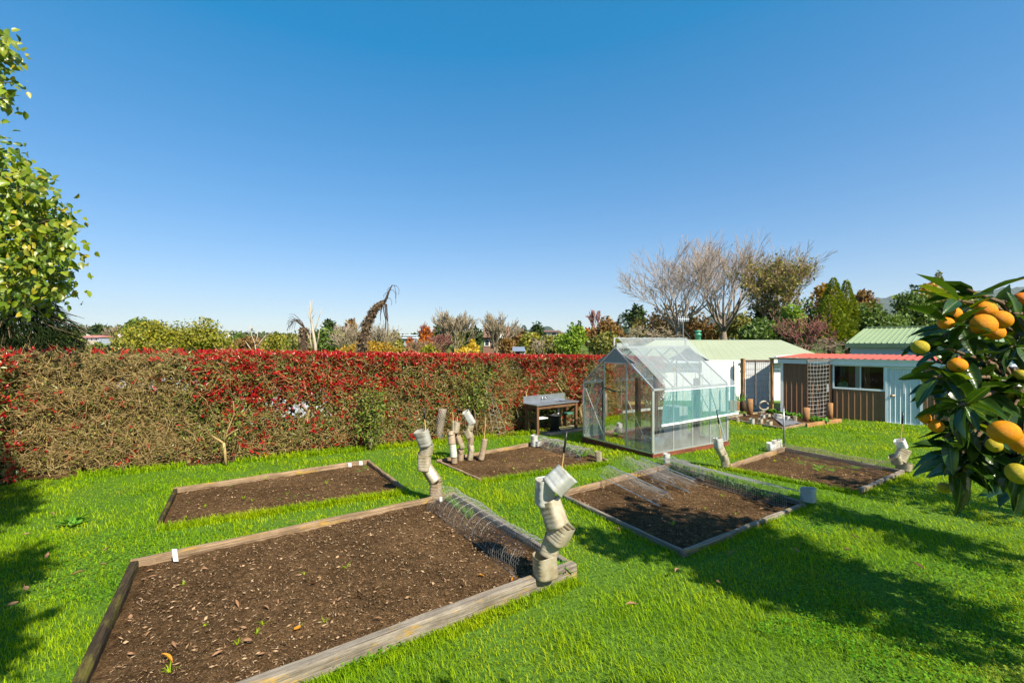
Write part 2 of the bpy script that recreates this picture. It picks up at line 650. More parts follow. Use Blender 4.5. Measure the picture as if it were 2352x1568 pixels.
def terrain_z(x, y):
    s = -hedge_dist(x, y)
    right = smooth(4, 16, x - (y - 12) * .45)
    drop = 5.5 * smooth(1.5, 26, s) * (1 - right)
    z = -SL * np.clip(y, -12, 40) - .35 - drop
    r = np.hypot(x, y)
    left_hill = np.exp(-((x / np.maximum(y, 1) + .92) / .22) ** 2)
    z = z + (10.5 + 5 * left_hill) * smooth(70, 430, r) + 2.2 * (vnoise(x, y, 5, .012) - .5) * smooth(40, 200, r)
    z = z - 2.2 * smooth(500, 1500, r)
    return z


ys = np.concatenate([[-400, -200, -100, -50, -25], np.arange(-12, 60, 2.0), 60 * 1.055 ** np.arange(0, 90)])
xs = np.concatenate([-(40 * 1.07 ** np.arange(70, 0, -1)), np.arange(-40, 41, 2.0), 40 * 1.07 ** np.arange(1, 71)])
v, f = grid(xs, ys, terrain_z)


def field_material():
    m, nt, out = new_mat('country_fields')
    vec = coords(nt)
    n1 = noise(nt, vec, .012, 3)
    n2 = noise(nt, vec, .25, 6, .7)
    r1 = ramp(nt, [(0.35, .05, .075, .018), (0.5, .10, .17, .025), (0.62, .085, .085, .025)])
    nt.links.new(n1, r1.inputs[0])
    r2 = ramp(nt, [(0.3, .5, .5, .5), (0.7, 1.3, 1.25, 1.1)])
    nt.links.new(n2, r2.inputs[0])
    p = principled(nt, mixc(nt, 1, r1.outputs[0], r2.outputs[0], 'MULTIPLY'), .95, 0, .05)
    nt.links.new(p.outputs[0], out.inputs[0])
    return m


terr = link('countryside_terrain', np_mesh('countryside_terrain', v, f, field_material(), True))
tag(terr, kind='structure')

# bare earth under the hedge, a wavering strip at its foot
tt = np.arange(-3, 14.6, .15)
vs_, fs_ = [], []
for k_, t_ in enumerate(tt):
    b_ = HP0 + HD * t_
    w_ = .10 + .20 * float(vnoise(t_, 0, 61, 1.3)) - .08 * float(vnoise(t_, 3, 62, 5))
    for o_ in (-1.2, -.4, w_ * .5, w_):
        q_ = b_ + HN * o_
        vs_.append((q_[0], q_[1], -SL * q_[1] + .006))
for k_ in range(len(tt) - 1):
    for j_ in range(3): fs_.append((k_ * 4 + j_ + 1, k_ * 4 + j_, k_ * 4 + 4 + j_, k_ * 4 + 5 + j_))
eb = MB().add(vs_, fs_).build('earth_path', M['soil'])
tag(eb, kind='structure')

# ------------------------------------------------------------------ vegetable beds
def frame_matrix(p, q):
    d = Vector(q) - Vector(p)
    x = d.normalized()
    y = (Vector((0, 0, 1)) if abs(x.z) < .95 else Vector((-.5, .86, 0))).cross(x).normalized()
    z = x.cross(y)
    m = Matrix.Identity(4)
    for i in range(3):
        m[i][0], m[i][1], m[i][2], m[i][3] = x[i], y[i], z[i], p[i]
    return m, d.length


def local_child(name, me, parent, mw):
    o = bpy.data.objects.new(name, me)
    C.objects.link(o)
    o.parent = parent
    o.matrix_parent_inverse = (Matrix.Translation(parent.location) @ parent.rotation_euler.to_matrix().to_4x4()).inverted()
    o.matrix_basis = mw
    return o


def board(name, p, q, width, height, mat, parent, jit=.006, n=14, label=None):
    """old timber with slightly worn edges, top centre line from p to q"""
    mw, L = frame_matrix(p, q)
    prof = [(-.5, -1), (-.5, -.12), (-.38, 0), (.38, 0), (.5, -.12), (.5, -1)]
    vs, fs = [], []
    for i in range(n + 1):
        x = L * i / n
        sag = (rng.random() - .5) * jit
        for (a, b) in prof:
            vs.append((x + (rng.random() - .5) * jit, a * width + (rng.random() - .5) * jit, b * height + sag + (rng.random() - .5) * jit * (b > -.9)))
    k = len(prof)
    for i in range(n):
        for j in range(k - 1):
            fs.append((i * k + j, i * k + j + 1, (i + 1) * k + j + 1, (i + 1) * k + j))
    fs.append(tuple(range(k))); fs.append(tuple(range(n * k, n * k + k))[::-1])
    me = bpy.data.meshes.new(name)
    me.from_pydata(vs, [], [fc[::-1] for fc in fs])
    me.materials.append(mat)
    o = local_child(name, me, parent, mw)
    if label: o['label'] = label
    return o


def soil_mesh(q, inset=.02, level=.025, amp=.018, step=.03, seed=0, mound=0.0):
    c = [np.array(p) for p in q]
    cen = np.mean(c, axis=0)
    c = [p + (cen - p) / np.linalg.norm(cen - p) * inset for p in c]
    nu = max(8, int(np.linalg.norm(c[1] - c[0]) / step))
    nv = max(8, int(np.linalg.norm(c[3] - c[0]) / step))
    U, V = np.meshgrid(np.linspace(0, 1, nu), np.linspace(0, 1, nv))
    P = ((1 - U) * (1 - V))[..., None] * c[0] + (U * (1 - V))[..., None] * c[1] + (U * V)[..., None] * c[2] + ((1 - U) * V)[..., None] * c[3]
    x, y = P[..., 0], P[..., 1]
    n = .5 * vnoise(x, y, seed, 3) + .3 * vnoise(x, y, seed + 1, 12) + .35 * vnoise(x, y, seed + 2, 30)
    P[..., 2] = -SL * y + level + amp * (n - .5) * 2 + mound * np.sin(np.pi * U) * np.sin(np.pi * V)
    i = np.arange(nu - 1)[None, :] + np.arange(nv - 1)[:, None] * nu
    f = np.stack([i, i + nu, i + nu + 1, i + 1], -1).reshape(-1, 4)
    return P.reshape(-1, 3), f


def rand_in_quad(q, n, inset=.08):
    u = inset + (1 - 2 * inset) * rng.random(n)
    v = inset + (1 - 2 * inset) * rng.random(n)
    c = [np.array(p) for p in q]
    P = ((1 - u) * (1 - v))[:, None] * c[0] + (u * (1 - v))[:, None] * c[1] + (u * v)[:, None] * c[2] + ((1 - u) * v)[:, None] * c[3]
    P[:, 2] = -SL * P[:, 1]
    return P


def make_bed(key, label, mats, widths, heights, nchips, level, inset=.03, seed=0, step=.03, chip=(.008, .045), drop=(0, 0, 0, 0)):
    q = BED[key]
    c = np.mean(q, axis=0)
    root = empty('vegetable_bed', (c[0], c[1], gz(c[0], c[1])), 0, label, 'garden bed', 'timber edged vegetable beds')
    for i in range(4):
        if mats[i] is None: continue
        p, r = np.array(q[i], float), np.array(q[(i + 1) % 4], float)
        e = unit(r - p)
        w = widths[i]
        if i % 2 == 0: p, r = p - e * .03, r + e * .03        # long boards run past the short ones
        else: p, r = p + e * (w * .5 + .004), r - e * (w * .5 + .004)
        if i % 2 == 1: p[2] -= .004; r[2] -= .004
        p[2] -= drop[i]; r[2] -= drop[i]
        board('edge_board', p, r, w, heights[i], M[mats[i]], root)
    v, f = soil_mesh(q, inset, level, .018, step, seed)
    so = link('soil', np_mesh('soil', v, f, M['soil'], True), root)
    P = rand_in_quad(q, nchips, .03)
    P[:, 2] += level + .012 + rng.random(nchips) * .012
    D = rand_dirs(nchips); D[:, 2] *= .25
    N = rand_dirs(nchips) * .8 + np.array([0, 0, 1.0])
    L = chip[0] + (chip[1] - chip[0]) * rng.random(nchips) ** 6
    v, f = leaves(P, D, N, L, L * (.12 + .4 * rng.random(nchips) ** 2), .1)
    ch = link('wood_chips', np_mesh('wood_chips', v, f, M['chips']), root)
    tag(ch, kind='stuff')
    # loose clods
    m_ = nchips // 3
    P = rand_in_quad(q, m_, .03)
    P[:, 2] += level + .006
    r_ = (.004 + .014 * rng.random(m_) ** 3)[:, None]
    dirs = np.array([[1, 0, 0], [0, 1, 0], [-1, 0, 0], [0, -1, 0], [0, 0, .8], [0, 0, -.8]])
    an = rng.random(m_) * 6.28
    ca, sa = np.cos(an), np.sin(an)
    vv = np.zeros((m_, 6, 3))
    for k_, d_ in enumerate(dirs):
        j = .6 + .8 * rng.random((m_, 1))
        vv[:, k_, 0] = P[:, 0] + (d_[0] * ca - d_[1] * sa) * (r_ * j)[:, 0]
        vv[:, k_, 1] = P[:, 1] + (d_[0] * sa + d_[1] * ca) * (r_ * j)[:, 0]
        vv[:, k_, 2] = P[:, 2] + d_[2] * (r_ * j)[:, 0]
    bb_ = (np.arange(m_) * 6)[:, None]
    ff_ = np.concatenate([bb_ + np.array([[0, 1, 4]]), bb_ + np.array([[1, 2, 4]]), bb_ + np.array([[2, 3, 4]]), bb_ + np.array([[3, 0, 4]])])
    tag(link('clods', np_mesh('clods', vv.reshape(-1, 3), ff_, M['soil']), root), kind='stuff')
    return root


make_bed('A', 'largest vegetable bed nearest the camera, bare soil with wood chips inside weathered boards',
         ['timber_pale', 'timber_grey', 'timber_grey', 'timber_shaded_mossy'], [.045, .05, .088, .070], [.16, .16, .17, .17], 20000, .035, seed=10, step=.025)
make_bed('B', 'long narrow vegetable bed between the hedge and the nearest bed, bare dark soil',
         ['timber_pale', 'timber_pale', 'timber_pale', 'timber_shaded_mossy'], [.05, .05, .045, .05], [.14, .14, .12, .14], 5500, .0, seed=20, drop=(0, 0, .055, 0))
make_bed('C', 'vegetable bed left of the greenhouse with jug towers in its left corner',
         ['timber_pale', 'timber_pale', 'timber_pale', 'timber_pale'], [.05, .05, .05, .05], [.15, .14, .12, .12], 3200, .01, seed=30, drop=(0, 0, .035, .01))
make_bed('D', 'vegetable bed in front of the greenhouse half covered by loose wire netting',
         ['timber_pale', 'timber_grey', 'timber_grey', 'timber_grey'], [.05, .05, .05, .05], [.16, .14, .14, .14], 5000, .015, seed=40, drop=(0, 0, .03, .03))
make_bed('E', 'vegetable bed right of the greenhouse with a metal post at its back corner',
         ['timber_pale', 'timber_grey', 'timber_grey', 'timber_pale'], [.05, .05, .05, .05], [.15, .14, .14, .12], 3000, .0, seed=50, drop=(0, 0, 0, .06))

# ------------------------------------------------------------------ grass
def grass_points():
    out = []
    for (y0, y1, dens, w, h) in ((2.0, 3.6, 4200, .0042, .052), (3.6, 5.2, 2900, .0052, .052), (5.2, 8, 1500, .0075, .055), (8, 12, 800, .011, .058), (12, 17.5, 420, .017, .06)):
        xm = 1.38 * y1 + .3
        n = int((y1 - y0) * 2 * xm * dens)
        x = (rng.random(n) * 2 - 1) * xm
        y = y0 + (y1 - y0) * rng.random(n)
        k = (np.abs(x) < 1.38 * y + .3) & lawn_ok(x, y) & (x > -9)
        x, y = x[k], y[k]
        pat = vnoise(x, y, 8, 2.2)
        k = rng.random(len(x)) < .45 + .75 * pat
        x, y, pat = x[k], y[k], pat[k]
        out.append(np.stack([x, y, np.full(len(x), w), h * (.55 + .9 * pat)], 1))
    # longer grass left standing against the front boards
    for key, (i, j), n, h in (('B', (2, 3), 5200, .085), ('C', (2, 3), 2600, .09), ('C', (3, 0), 700, .05), ('E', (3, 0), 2200, .075), ('E', (2, 3), 400, .07),
                              ('D', (3, 0), 900, .06), ('D', (2, 3), 900, .075), ('A', (2, 3), 4600, .06), ('A', (1, 2), 900, .06), ('A', (0, 1), 900, .05), ('B', (0, 1), 900, .05)):
        q = BED[key]
        a, b = np.array(q[i][:2]), np.array(q[j][:2])
        c = np.mean([p[:2] for p in q], axis=0)
        e = unit(b - a); nn = np.array([-e[1], e[0]])
        if np.dot(c - a, nn) > 0: nn = -nn
        t = rng.random(n)
        pts = a + (b - a) * t[:, None] + nn * ((.052 if key == 'A' else .035) + .14 * rng.random(n) ** 1.5)[:, None]
        k = pts[:, 1] > 1.6
        pts = pts[k]
        far = np.clip(pts[:, 1] / 4.5, 1, 3)
        out.append(np.stack([pts[:, 0], pts[:, 1], .005 * far, h * (.5 + .8 * rng.random(len(pts)))], 1))
    # rank growth along the foot of the hedge
    n = 9000
    t = rng.random(n) * 14.5
    dd = .08 + .32 * rng.random(n) ** 1.3
    pts = HP0 + HD * t[:, None] + HN * dd[:, None]
    k = vnoise(pts[:, 0], pts[:, 1], 21, 1.4) > .38
    pts = pts[k]
    out.append(np.stack([pts[:, 0], pts[:, 1], np.full(len(pts), .012), .07 + .09 * rng.random(len(pts))], 1))
    return np.concatenate(out)


gp = grass_points()
n = len(gp)
base = np.stack([gp[:, 0], gp[:, 1], -SL * gp[:, 1] - .012], 1)
h = gp[:, 3] * (.5 + .62 * rng.random(n))
ang = rng.random(n) * 2 * np.pi
lean = .25 + .9 * rng.random(n)
wind = np.array([-.25, .1])
dirx, diry = np.cos(ang) * lean + wind[0], np.sin(ang) * lean + wind[1]
wdir = np.stack([-np.sin(ang), np.cos(ang), np.zeros(n)], 1) * (gp[:, 2] / 2)[:, None]
mid = base + np.stack([dirx * .35 * h, diry * .35 * h, .62 * h], 1)
tip = base + np.stack([dirx * 1.0 * h, diry * 1.0 * h, h * (1 - .22 * lean * lean)], 1)
v = np.stack([base - wdir, base + wdir, mid - wdir * .8, mid + wdir * .8, tip], 1).reshape(-1, 3)
b = (np.arange(n) * 5)[:, None]
gm = np_mesh('grass', v, [b + np.array([[0, 1, 3, 2]]), b + np.array([[2, 3, 4]])], M['grass'])
tag(link('grass', gm), kind='stuff')
print('grass blades', n)

# clover in the damp patches
n = 60000
y = 2.1 + 6.0 * rng.random(n) ** 1.4
x = (rng.random(n) * 2 - 1) * (1.3 * y)
patch = vnoise(x, y, 33, .9)
left = (x < -2.2) & (y < 5.6) & (x > -.95 * y - .4)
rgt = (x > 2.2) & (y < 4.4)
mid_ = (x > -.6) & (x < 1.2) & (y > 3.9) & (y < 7)
k = lawn_ok(x, y) & ((patch > .74) | (left & (patch > .42)) | (rgt & (patch > .22)) | (mid_ & (patch > .58)))
x, y = x[k], y[k]
n = len(x)
P = np.stack([x, y, -SL * y + .028 + .022 * rng.random(n)], 1)
D = rand_dirs(n); D[:, 2] = .15
N = rand_dirs(n) * .45 + np.array([0, 0, 1.0])
L = .014 + .011 * rng.random(n)
v, f = leaves(P, D, N, L, L * .95, .12)
tag(link('clover', np_mesh('clover', v, f, M['clover'])), kind='stuff')

# ------------------------------------------------------------------ fallen leaves, weeds, tags
def curled_leaf(seed, L=.075, Wd=.035, curl=.5):
    r = np.random.default_rng(seed)
    nx, ny = 6, 4
    vs, fs = [], []
    for i in range(nx + 1):
        u = i / nx
        wd = Wd * (math.sin(math.pi * min(1, u * .97 + .02)) ** .8) * (1.15 - .35 * u)
        for j in range(ny + 1):
            s = (j / ny - .5) * 2
            z = abs(s) ** 1.5 * wd * curl + math.sin(u * 3 + seed) * .012 + r.random() * .004
            vs.append((u * L - L / 2, s * wd * .5, z + .004))
    for i in range(nx):
        for j in range(ny):
            a = i * (ny + 1) + j
            fs.append((a, a + ny + 1, a + ny + 2, a + 1))
    k = len(vs)
    vs += [(-L / 2, -.0012, .006), (-L / 2, .0012, .006), (-L * .85, .004, .010), (-L * .85, .006, .010)]
    fs.append((k, k + 1, k + 3, k + 2))
    return vs, fs


leaf_me = {}
for nm, mt in (('dead_leaf', 'dead_leaf'), ('red_dead', 'red_dead'), ('yellow_leaf', 'yellow_leaf')):
    leaf_me[nm] = []
    for sd in range(3):
        vs, fs = curled_leaf(sd + 3, .075 + .012 * sd, .036 - .006 * sd, .3 + .4 * sd)
        me = bpy.data.meshes.new('fallen_leaf'); me.from_pydata(vs, [], fs); me.materials.append(M[mt])
        for p in me.polygons: p.use_smooth = True
        leaf_me[nm].append(me)


def fallen(u, v, kind, label, group=None, size=1.0, h=.04, k=None):
    p = G(u, v, h)
    o = bpy.data.objects.new('fallen_leaf', leaf_me[kind][k if k is not None else int(rng.integers(3))])
    C.objects.link(o)
    o.location = p
    o.rotation_euler = (rng.normal() * .25, rng.normal() * .25, rng.random() * 6.28)
    o.scale = (size * .72, size * .85, size * .5)
    return tag(o, label, 'leaf', group)


fallen(683, 1441, 'yellow_leaf', 'yellow leaf with a stalk lying on the open soil of the nearest bed', None, 1.25, .06, 0)
fallen(1105, 1321, 'yellow_leaf', 'orange yellow leaf lying on soil just left of the hex wire tunnel', None, 1.1, .06, 1)
fallen(1177, 1330, 'yellow_leaf', 'amber leaf against the front board at the end of the hex wire tunnel', None, .8, .06, 2)
fallen(383, 1512, 'yellow_leaf', 'curled tan yellow leaf in the front left part of the nearest bed', None, 1.3, .06, 2)
fallen(722, 1338, 'red_dead', 'dull red leaf on the soil in the middle of the nearest bed', None, .9, .06, 0)
fallen(1030, 1212, 'dead_leaf', 'pinkish brown leaf beside the far half of the hex wire tunnel', None, .9, .05, 1)
fallen(1042, 1218, 'yellow_leaf', 'small orange leaf tucked under the edge of the hex wire tunnel', None, .7, .05, 0)
fallen(575, 1300, 'red_dead', 'small red leaf on the grass behind the nearest bed near the white tag', None, .8, .05, 0).location = G(493, 1284, .05)
fallen(670, 1196, 'dead_leaf', 'pale brown leaf on the grass strip between the two left beds', None, 1.1, .06, 0)
fallen(1160, 1190, 'dead_leaf', 'orange brown leaf in the grass between the hex wire tunnel and the middle bed', None, .9, .06, 1)
for (u, v) in ((330, 1330), (350, 1325), (345, 1310), (385, 1340), (430, 1310), (470, 1305), (300, 1415), (560, 1440), (540, 1446), (570, 1470), (400, 1480),
               (500, 1500), (545, 1385), (610, 1395), (640, 1380), (300, 1500), (600, 1500), (655, 1478), (340, 1455), (450, 1420), (870, 1420), (780, 1375)):
    fallen(u, v, 'dead_leaf', 'small curled brown leaf lying on the soil of the nearest bed', 'brown leaves on the nearest bed', .6 + .5 * rng.random(), .06)
for (u, v) in ((120, 1180), (108, 1275), (235, 1295), (245, 1260), (180, 1315), (60, 1350), (30, 1385), (130, 1200), (165, 1205), (60, 1225)):
    fallen(u, v, 'dead_leaf', 'brown leaf lying on the grass left of the beds', 'brown leaves on the left lawn', .9 + .4 * rng.random(), .06)
for (u, v) in ((1450, 1388), (1555, 1310), (1680, 1270), (1650, 1335), (1960, 1231), (1830, 1262), (1945, 1262), (1950, 1284), (2110, 1300), (1980, 1090), (1650, 1222)):
    fallen(u, v, 'dead_leaf', 'brown leaf lying on the shaded lawn right of the beds', 'brown leaves on the right lawn', .9 + .5 * rng.random(), .07)
for (u, v) in ((1380, 1122), (1385, 1118), (1760, 1148), (1775, 1152), (1750, 1168), (1420, 1215), (1330, 1150)):
    fallen(u, v, 'dead_leaf', 'brown leaf on the soil of the bed in front of the greenhouse', 'brown leaves on the netted bed', .9 + .4 * rng.random(), .05)

weed_me = []
for sd in range(4):
    r = np.random.default_rng(sd + 40)
    m_ = 14
    vs, fs = [], []
    for i in range(m_):
        a = r.random() * 6.28; L = .03 + .05 * r.random(); ln = .4 + .8 * r.random()
        w = .0032
        d = np.array([math.cos(a), math.sin(a)])
        s = np.array([-d[1], d[0], 0]) * w
        b0 = np.array([d[0] * .006, d[1] * .006, 0]); m0 = b0 + np.array([d[0] * ln * L * .4, d[1] * ln * L * .4, L * .55]); t0 = b0 + np.array([d[0] * ln * L, d[1] * ln * L, L * .7])
        k = len(vs)
        vs += [b0 - s, b0 + s, m0 - s, m0 + s, t0]
        fs += [(k, k + 1, k + 3, k + 2), (k + 2, k + 3, k + 4)]
    me = bpy.data.meshes.new('weed_tuft'); me.from_pydata([tuple(map(float, q)) for q in vs], [], fs); me.materials.append(M['grass'])
    weed_me.append(me)
weed_sets = (
    ('nearest bed', [(700, 1320), (795, 1306), (605, 1435), (590, 1455), (545, 1480), (470, 1440), (420, 1345), (745, 1430), (690, 1440), (390, 1545)]),
    ('narrow bed by the hedge', [(560, 1146), (580, 1150), (610, 1100), (660, 1135), (430, 1190), (470, 1165), (750, 1110), (690, 1090)]),
    ('bed left of the greenhouse', [(1160, 1060), (1200, 1050), (1180, 1078), (1260, 1030), (1240, 1060)]),
    ('bed in front of the greenhouse', [(1620, 1170), (1700, 1130), (1545, 1205), (1560, 1120), (1690, 1180), (1660, 1140)]),
    ('bed right of the greenhouse', [(1880, 1082), (1890, 1085), (1820, 1056), (1835, 1056), (1805, 1058), (1960, 1085), (1780, 1060)]))
for where, pts in weed_sets:
    for (u, v) in pts:
        o = bpy.data.objects.new('weed_tuft', weed_me[int(rng.integers(4))])
        C.objects.link(o)
        o.location = G(u, v, .03); o.rotation_euler = (0, 0, rng.random() * 6.28); o.scale = (.5 + .5 * rng.random(),) * 3
        tag(o, 'small green weed tuft sprouting from the soil of the ' + where, 'weed', 'weeds in the ' + where)


def plant_tag(u, v0, v1, w, label, h=.03):
    p = G(u, v1, h)
    y = p[1]
    hh = (v1 - v0) / F * y
    ww = w / F * y
    root = MB()
    root.box(p + np.array([-ww / 2, 0, -.02]), (ww, .004, 0), (-.001, .003, 0), (0, -.2 * hh, hh + .02))
    o = root.build('plant_tag', M['white_tag'])
    return tag(o, label, 'plant label', 'white plant tags')


plant_tag(404, 1258, 1284, 11, 'white plastic tag against the back board of the nearest bed', .09)
plant_tag(804, 1062, 1069, 7, 'small white tag left of another on the back board of the narrow bed')
plant_tag(829, 1058, 1065, 8, 'small white tag nearest the far right corner of the narrow bed')
plant_tag(1013, 1140, 1148, 6, 'white tag with a mark under the far end of the hex wire tunnel', .1)
# ------------------------------------------------------------------ greenhouse
def glass_material(name, milk=.10, dirt_low=.5, z0=-.26, span=.8, tint=(.80, .84, .82), gloss=.10):
    """thin horticultural glass: mostly clear, limey film that is thickest low down where rain splashes"""
    m, nt, out = new_mat(name)
    tc = nt.nodes.new('ShaderNodeTexCoord')
    vec = tc.outputs['Object']
    n = noise(nt, vec, 2.2, 5, .6)
    sx = nt.nodes.new('ShaderNodeSeparateXYZ'); nt.links.new(vec, sx.inputs[0])
    mr = nt.nodes.new('ShaderNodeMapRange')
    mr.inputs[1].default_value = z0; mr.inputs[2].default_value = z0 + span
    mr.inputs[3].default_value = dirt_low; mr.inputs[4].default_value = milk
    nt.links.new(sx.outputs[2], mr.inputs[0])
    ml = nt.nodes.new('ShaderNodeMath'); ml.operation = 'MULTIPLY'
    nr = nt.nodes.new('ShaderNodeMapRange'); nr.inputs[1].default_value = .3; nr.inputs[2].default_value = .7; nr.inputs[3].default_value = .55; nr.inputs[4].default_value = 1.3
    nt.links.new(n, nr.inputs[0])
    nt.links.new(mr.outputs[0], ml.inputs[0]); nt.links.new(nr.outputs[0], ml.inputs[1])
    tr = nt.nodes.new('ShaderNodeBsdfTransparent'); tr.inputs[0].default_value = (.90, .94, .92, 1)
    df = nt.nodes.new('ShaderNodeBsdfDiffuse'); df.inputs[0].default_value = (*tint, 1)
    tl = nt.nodes.new('ShaderNodeBsdfTranslucent'); tl.inputs[0].default_value = (*tint, 1)
    dm = nt.nodes.new('ShaderNodeMixShader'); dm.inputs[0].default_value = .5
    nt.links.new(df.outputs[0], dm.inputs[1]); nt.links.new(tl.outputs[0], dm.inputs[2])
    gl = nt.nodes.new('ShaderNodeBsdfGlossy'); gl.inputs['Roughness'].default_value = .04
    lw = nt.nodes.new('ShaderNodeFresnel'); lw.inputs[0].default_value = 1.45
    m1 = nt.nodes.new('ShaderNodeMixShader'); m2 = nt.nodes.new('ShaderNodeMixShader')
    nt.links.new(ml.outputs[0], m1.inputs[0]); nt.links.new(tr.outputs[0], m1.inputs[1]); nt.links.new(dm.outputs[0], m1.inputs[2])
    nt.links.new(lw.outputs[0], m2.inputs[0]); nt.links.new(m1.outputs[0], m2.inputs[1]); nt.links.new(gl.outputs[0], m2.inputs[2])
    nt.links.new(m2.outputs[0], out.inputs[0])
    return m


def net_material(name, color, cover, stripe=26.0, sheen=.2, axis=(1, .6, .1)):
    """knitted shade cloth: open weave with denser lines running down the slope"""
    m, nt, out = new_mat(name)
    vec = coords(nt)
    dt = nt.nodes.new('ShaderNodeVectorMath'); dt.operation = 'DOT_PRODUCT'
    nt.links.new(vec, dt.inputs[0]); dt.inputs[1].default_value = axis
    cx = nt.nodes.new('ShaderNodeCombineXYZ'); nt.links.new(dt.outputs['Value'], cx.inputs[0])
    n = noise(nt, cx.outputs[0], stripe, 4, .8)
    n2 = noise(nt, vec, 3, 3)
    mr = nt.nodes.new('ShaderNodeMapRange'); mr.inputs[1].default_value = .34; mr.inputs[2].default_value = .66
    mr.inputs[3].default_value = cover * .55; mr.inputs[4].default_value = min(1, cover * 1.5)
    nt.links.new(n, mr.inputs[0])
    ad = nt.nodes.new('ShaderNodeMath'); ad.operation = 'MULTIPLY_ADD'; ad.inputs[1].default_value = .3; ad.use_clamp = True
    nt.links.new(n2, ad.inputs[0]); nt.links.new(mr.outputs[0], ad.inputs[2])
    ad2 = nt.nodes.new('ShaderNodeMath'); ad2.operation = 'SUBTRACT'; ad2.inputs[1].default_value = .15; ad2.use_clamp = True
    nt.links.new(ad.outputs[0], ad2.inputs[0])
    tr = nt.nodes.new('ShaderNodeBsdfTransparent')
    df = principled(nt, color, .4, 0, sheen)
    tl = nt.nodes.new('ShaderNodeBsdfTranslucent'); tl.inputs[0].default_value = (*color, 1)
    dm = nt.nodes.new('ShaderNodeMixShader'); dm.inputs[0].default_value = .4
    nt.links.new(df.outputs[0], dm.inputs[1]); nt.links.new(tl.outputs[0], dm.inputs[2])
    mx = nt.nodes.new('ShaderNodeMixShader')
    nt.links.new(ad2.outputs[0], mx.inputs[0]); nt.links.new(tr.outputs[0], mx.inputs[1]); nt.links.new(dm.outputs[0], mx.inputs[2])
    nt.links.new(mx.outputs[0], out.inputs[0])
    return m


M['glass'] = glass_material('greenhouse_glass', .10, .44, z0=-.25, span=.8)
M['glass_roof'] = glass_material('greenhouse_roof_glass', .16, .16, tint=(.7, .74, .76))
M['net_top'] = net_material('shade_cloth_pale', (.46, .52, .54), .46)
M['net_drop'] = net_material('shade_cloth_teal', (.14, .36, .38), .54)
M['gable_panel'] = mat_plain('grey_gable_panel', (.27, .26, .25), .5, 0, .05)
M['inner_timber'] = M['timber_post']

GZ0, GZB, GZE, GZR = -.40, -.255, 1.03, 1.87      # ground, sill, eave, ridge


def gp3(a, b, z):
    p = GN + GL * a + GW * b
    return np.array([p[0], p[1], z])


LG, WG = 2.4, 2.0
GL3, GW3 = np.r_[unit(GL), 0], np.r_[unit(GW), 0]


def roof_z(b):
    return GZE + (GZR - GZE) * (1 - abs(b - WG / 2) / (WG / 2))


gh = empty('greenhouse', gp3(LG / 2, WG / 2, GZ0), 0, 'small aluminium framed glass greenhouse on a red timber base, draped with shade cloth', 'greenhouse')


def plank(name, p, q, w, h, mat, parent, label=None, nseg=6, jit=.004):
    """squared timber between p and q (centre line)"""
    mw, L = frame_matrix(p, q)
    me = bpy.data.meshes.new(name)
    vs, fs = [], []
    for i in range(nseg + 1):
        for (a, b) in ((-.5, -.5), (.5, -.5), (.5, .5), (-.5, .5)):
            vs.append((L * i / nseg, a * w + (rng.random() - .5) * jit, b * h + (rng.random() - .5) * jit))
    for i in range(nseg):
        for j in range(4):
            fs.append((i * 4 + j, (i + 1) * 4 + j, (i + 1) * 4 + (j + 1) % 4, i * 4 + (j + 1) % 4)[::-1])
    fs.append((0, 1, 2, 3)[::-1]); fs.append(tuple(range(nseg * 4, nseg * 4 + 4)))
    me.from_pydata(vs, [], fs)
    me.materials.append(mat)
    o = local_child(name, me, parent, mw) if parent is not None else None
    if o is None:
        o = bpy.data.objects.new(name, me); C.objects.link(o); o.matrix_world = mw
    if label: o['label'] = label
    return o


zb = (GZ0 + GZB) / 2 - .005
hb = GZB - GZ0 + .01
plank('base_board', gp3(-.03, -.0, zb), gp3(LG + .03, 0, zb), .05, hb, M['timber_red'], gh)
plank('base_board', gp3(-.03, WG, zb), gp3(LG + .03, WG, zb), .05, hb, M['timber_red'], gh)
plank('base_board', gp3(0, .03, zb - .003), gp3(0, WG - .03, zb - .003), .05, hb, M['timber_red'], gh)
plank('base_board', gp3(LG, .03, zb - .003), gp3(LG, WG - .03, zb - .003), .05, hb, M['timber_red'], gh)

abars = []                 # every aluminium member is a part
def alu(p, q, w=.024, h=.024, nm='glazing_bar'):
    return MB().bar(p, q, w, h).build(nm, M['alu'], gh)


for b in (0, WG):
    alu(gp3(0, b, GZB + .012), gp3(LG, b, GZB + .012), .045, .03, 'sill')
    alu(gp3(0, b, GZE), gp3(LG, b, GZE), .04, .045, 'eave_rail')
    for i in range(5):
        a = i * .6
        alu(gp3(a, b, GZB + .03), gp3(a, b, GZE - .024), .026 if 0 < i < 4 else .045, .026 if 0 < i < 4 else .045, 'corner_post' if i in (0, 4) else 'glazing_bar')
        if True:
            alu(gp3(a, b, GZE + .026), gp3(a, WG / 2 + (-.02 if b == 0 else .02), GZR - .016), .03 if i in (0, 4) else .02, .03, 'rafter')
    # diagonal braces of the end bays
    s = -.015 if b == 0 else .015
    MB().bar(gp3(.05, b - s, GZB + .05), gp3(.55, b - s, GZE - .15), .018, .006).build('brace', M['alu'], gh)
    MB().bar(gp3(LG - .05, b - s, GZB + .05), gp3(LG - .55, b - s, GZE - .15), .018, .006).build('brace', M['alu'], gh)
alu(gp3(0, WG / 2, GZR), gp3(LG, WG / 2, GZR), .05, .05, 'ridge_beam')
HDZ = 1.53
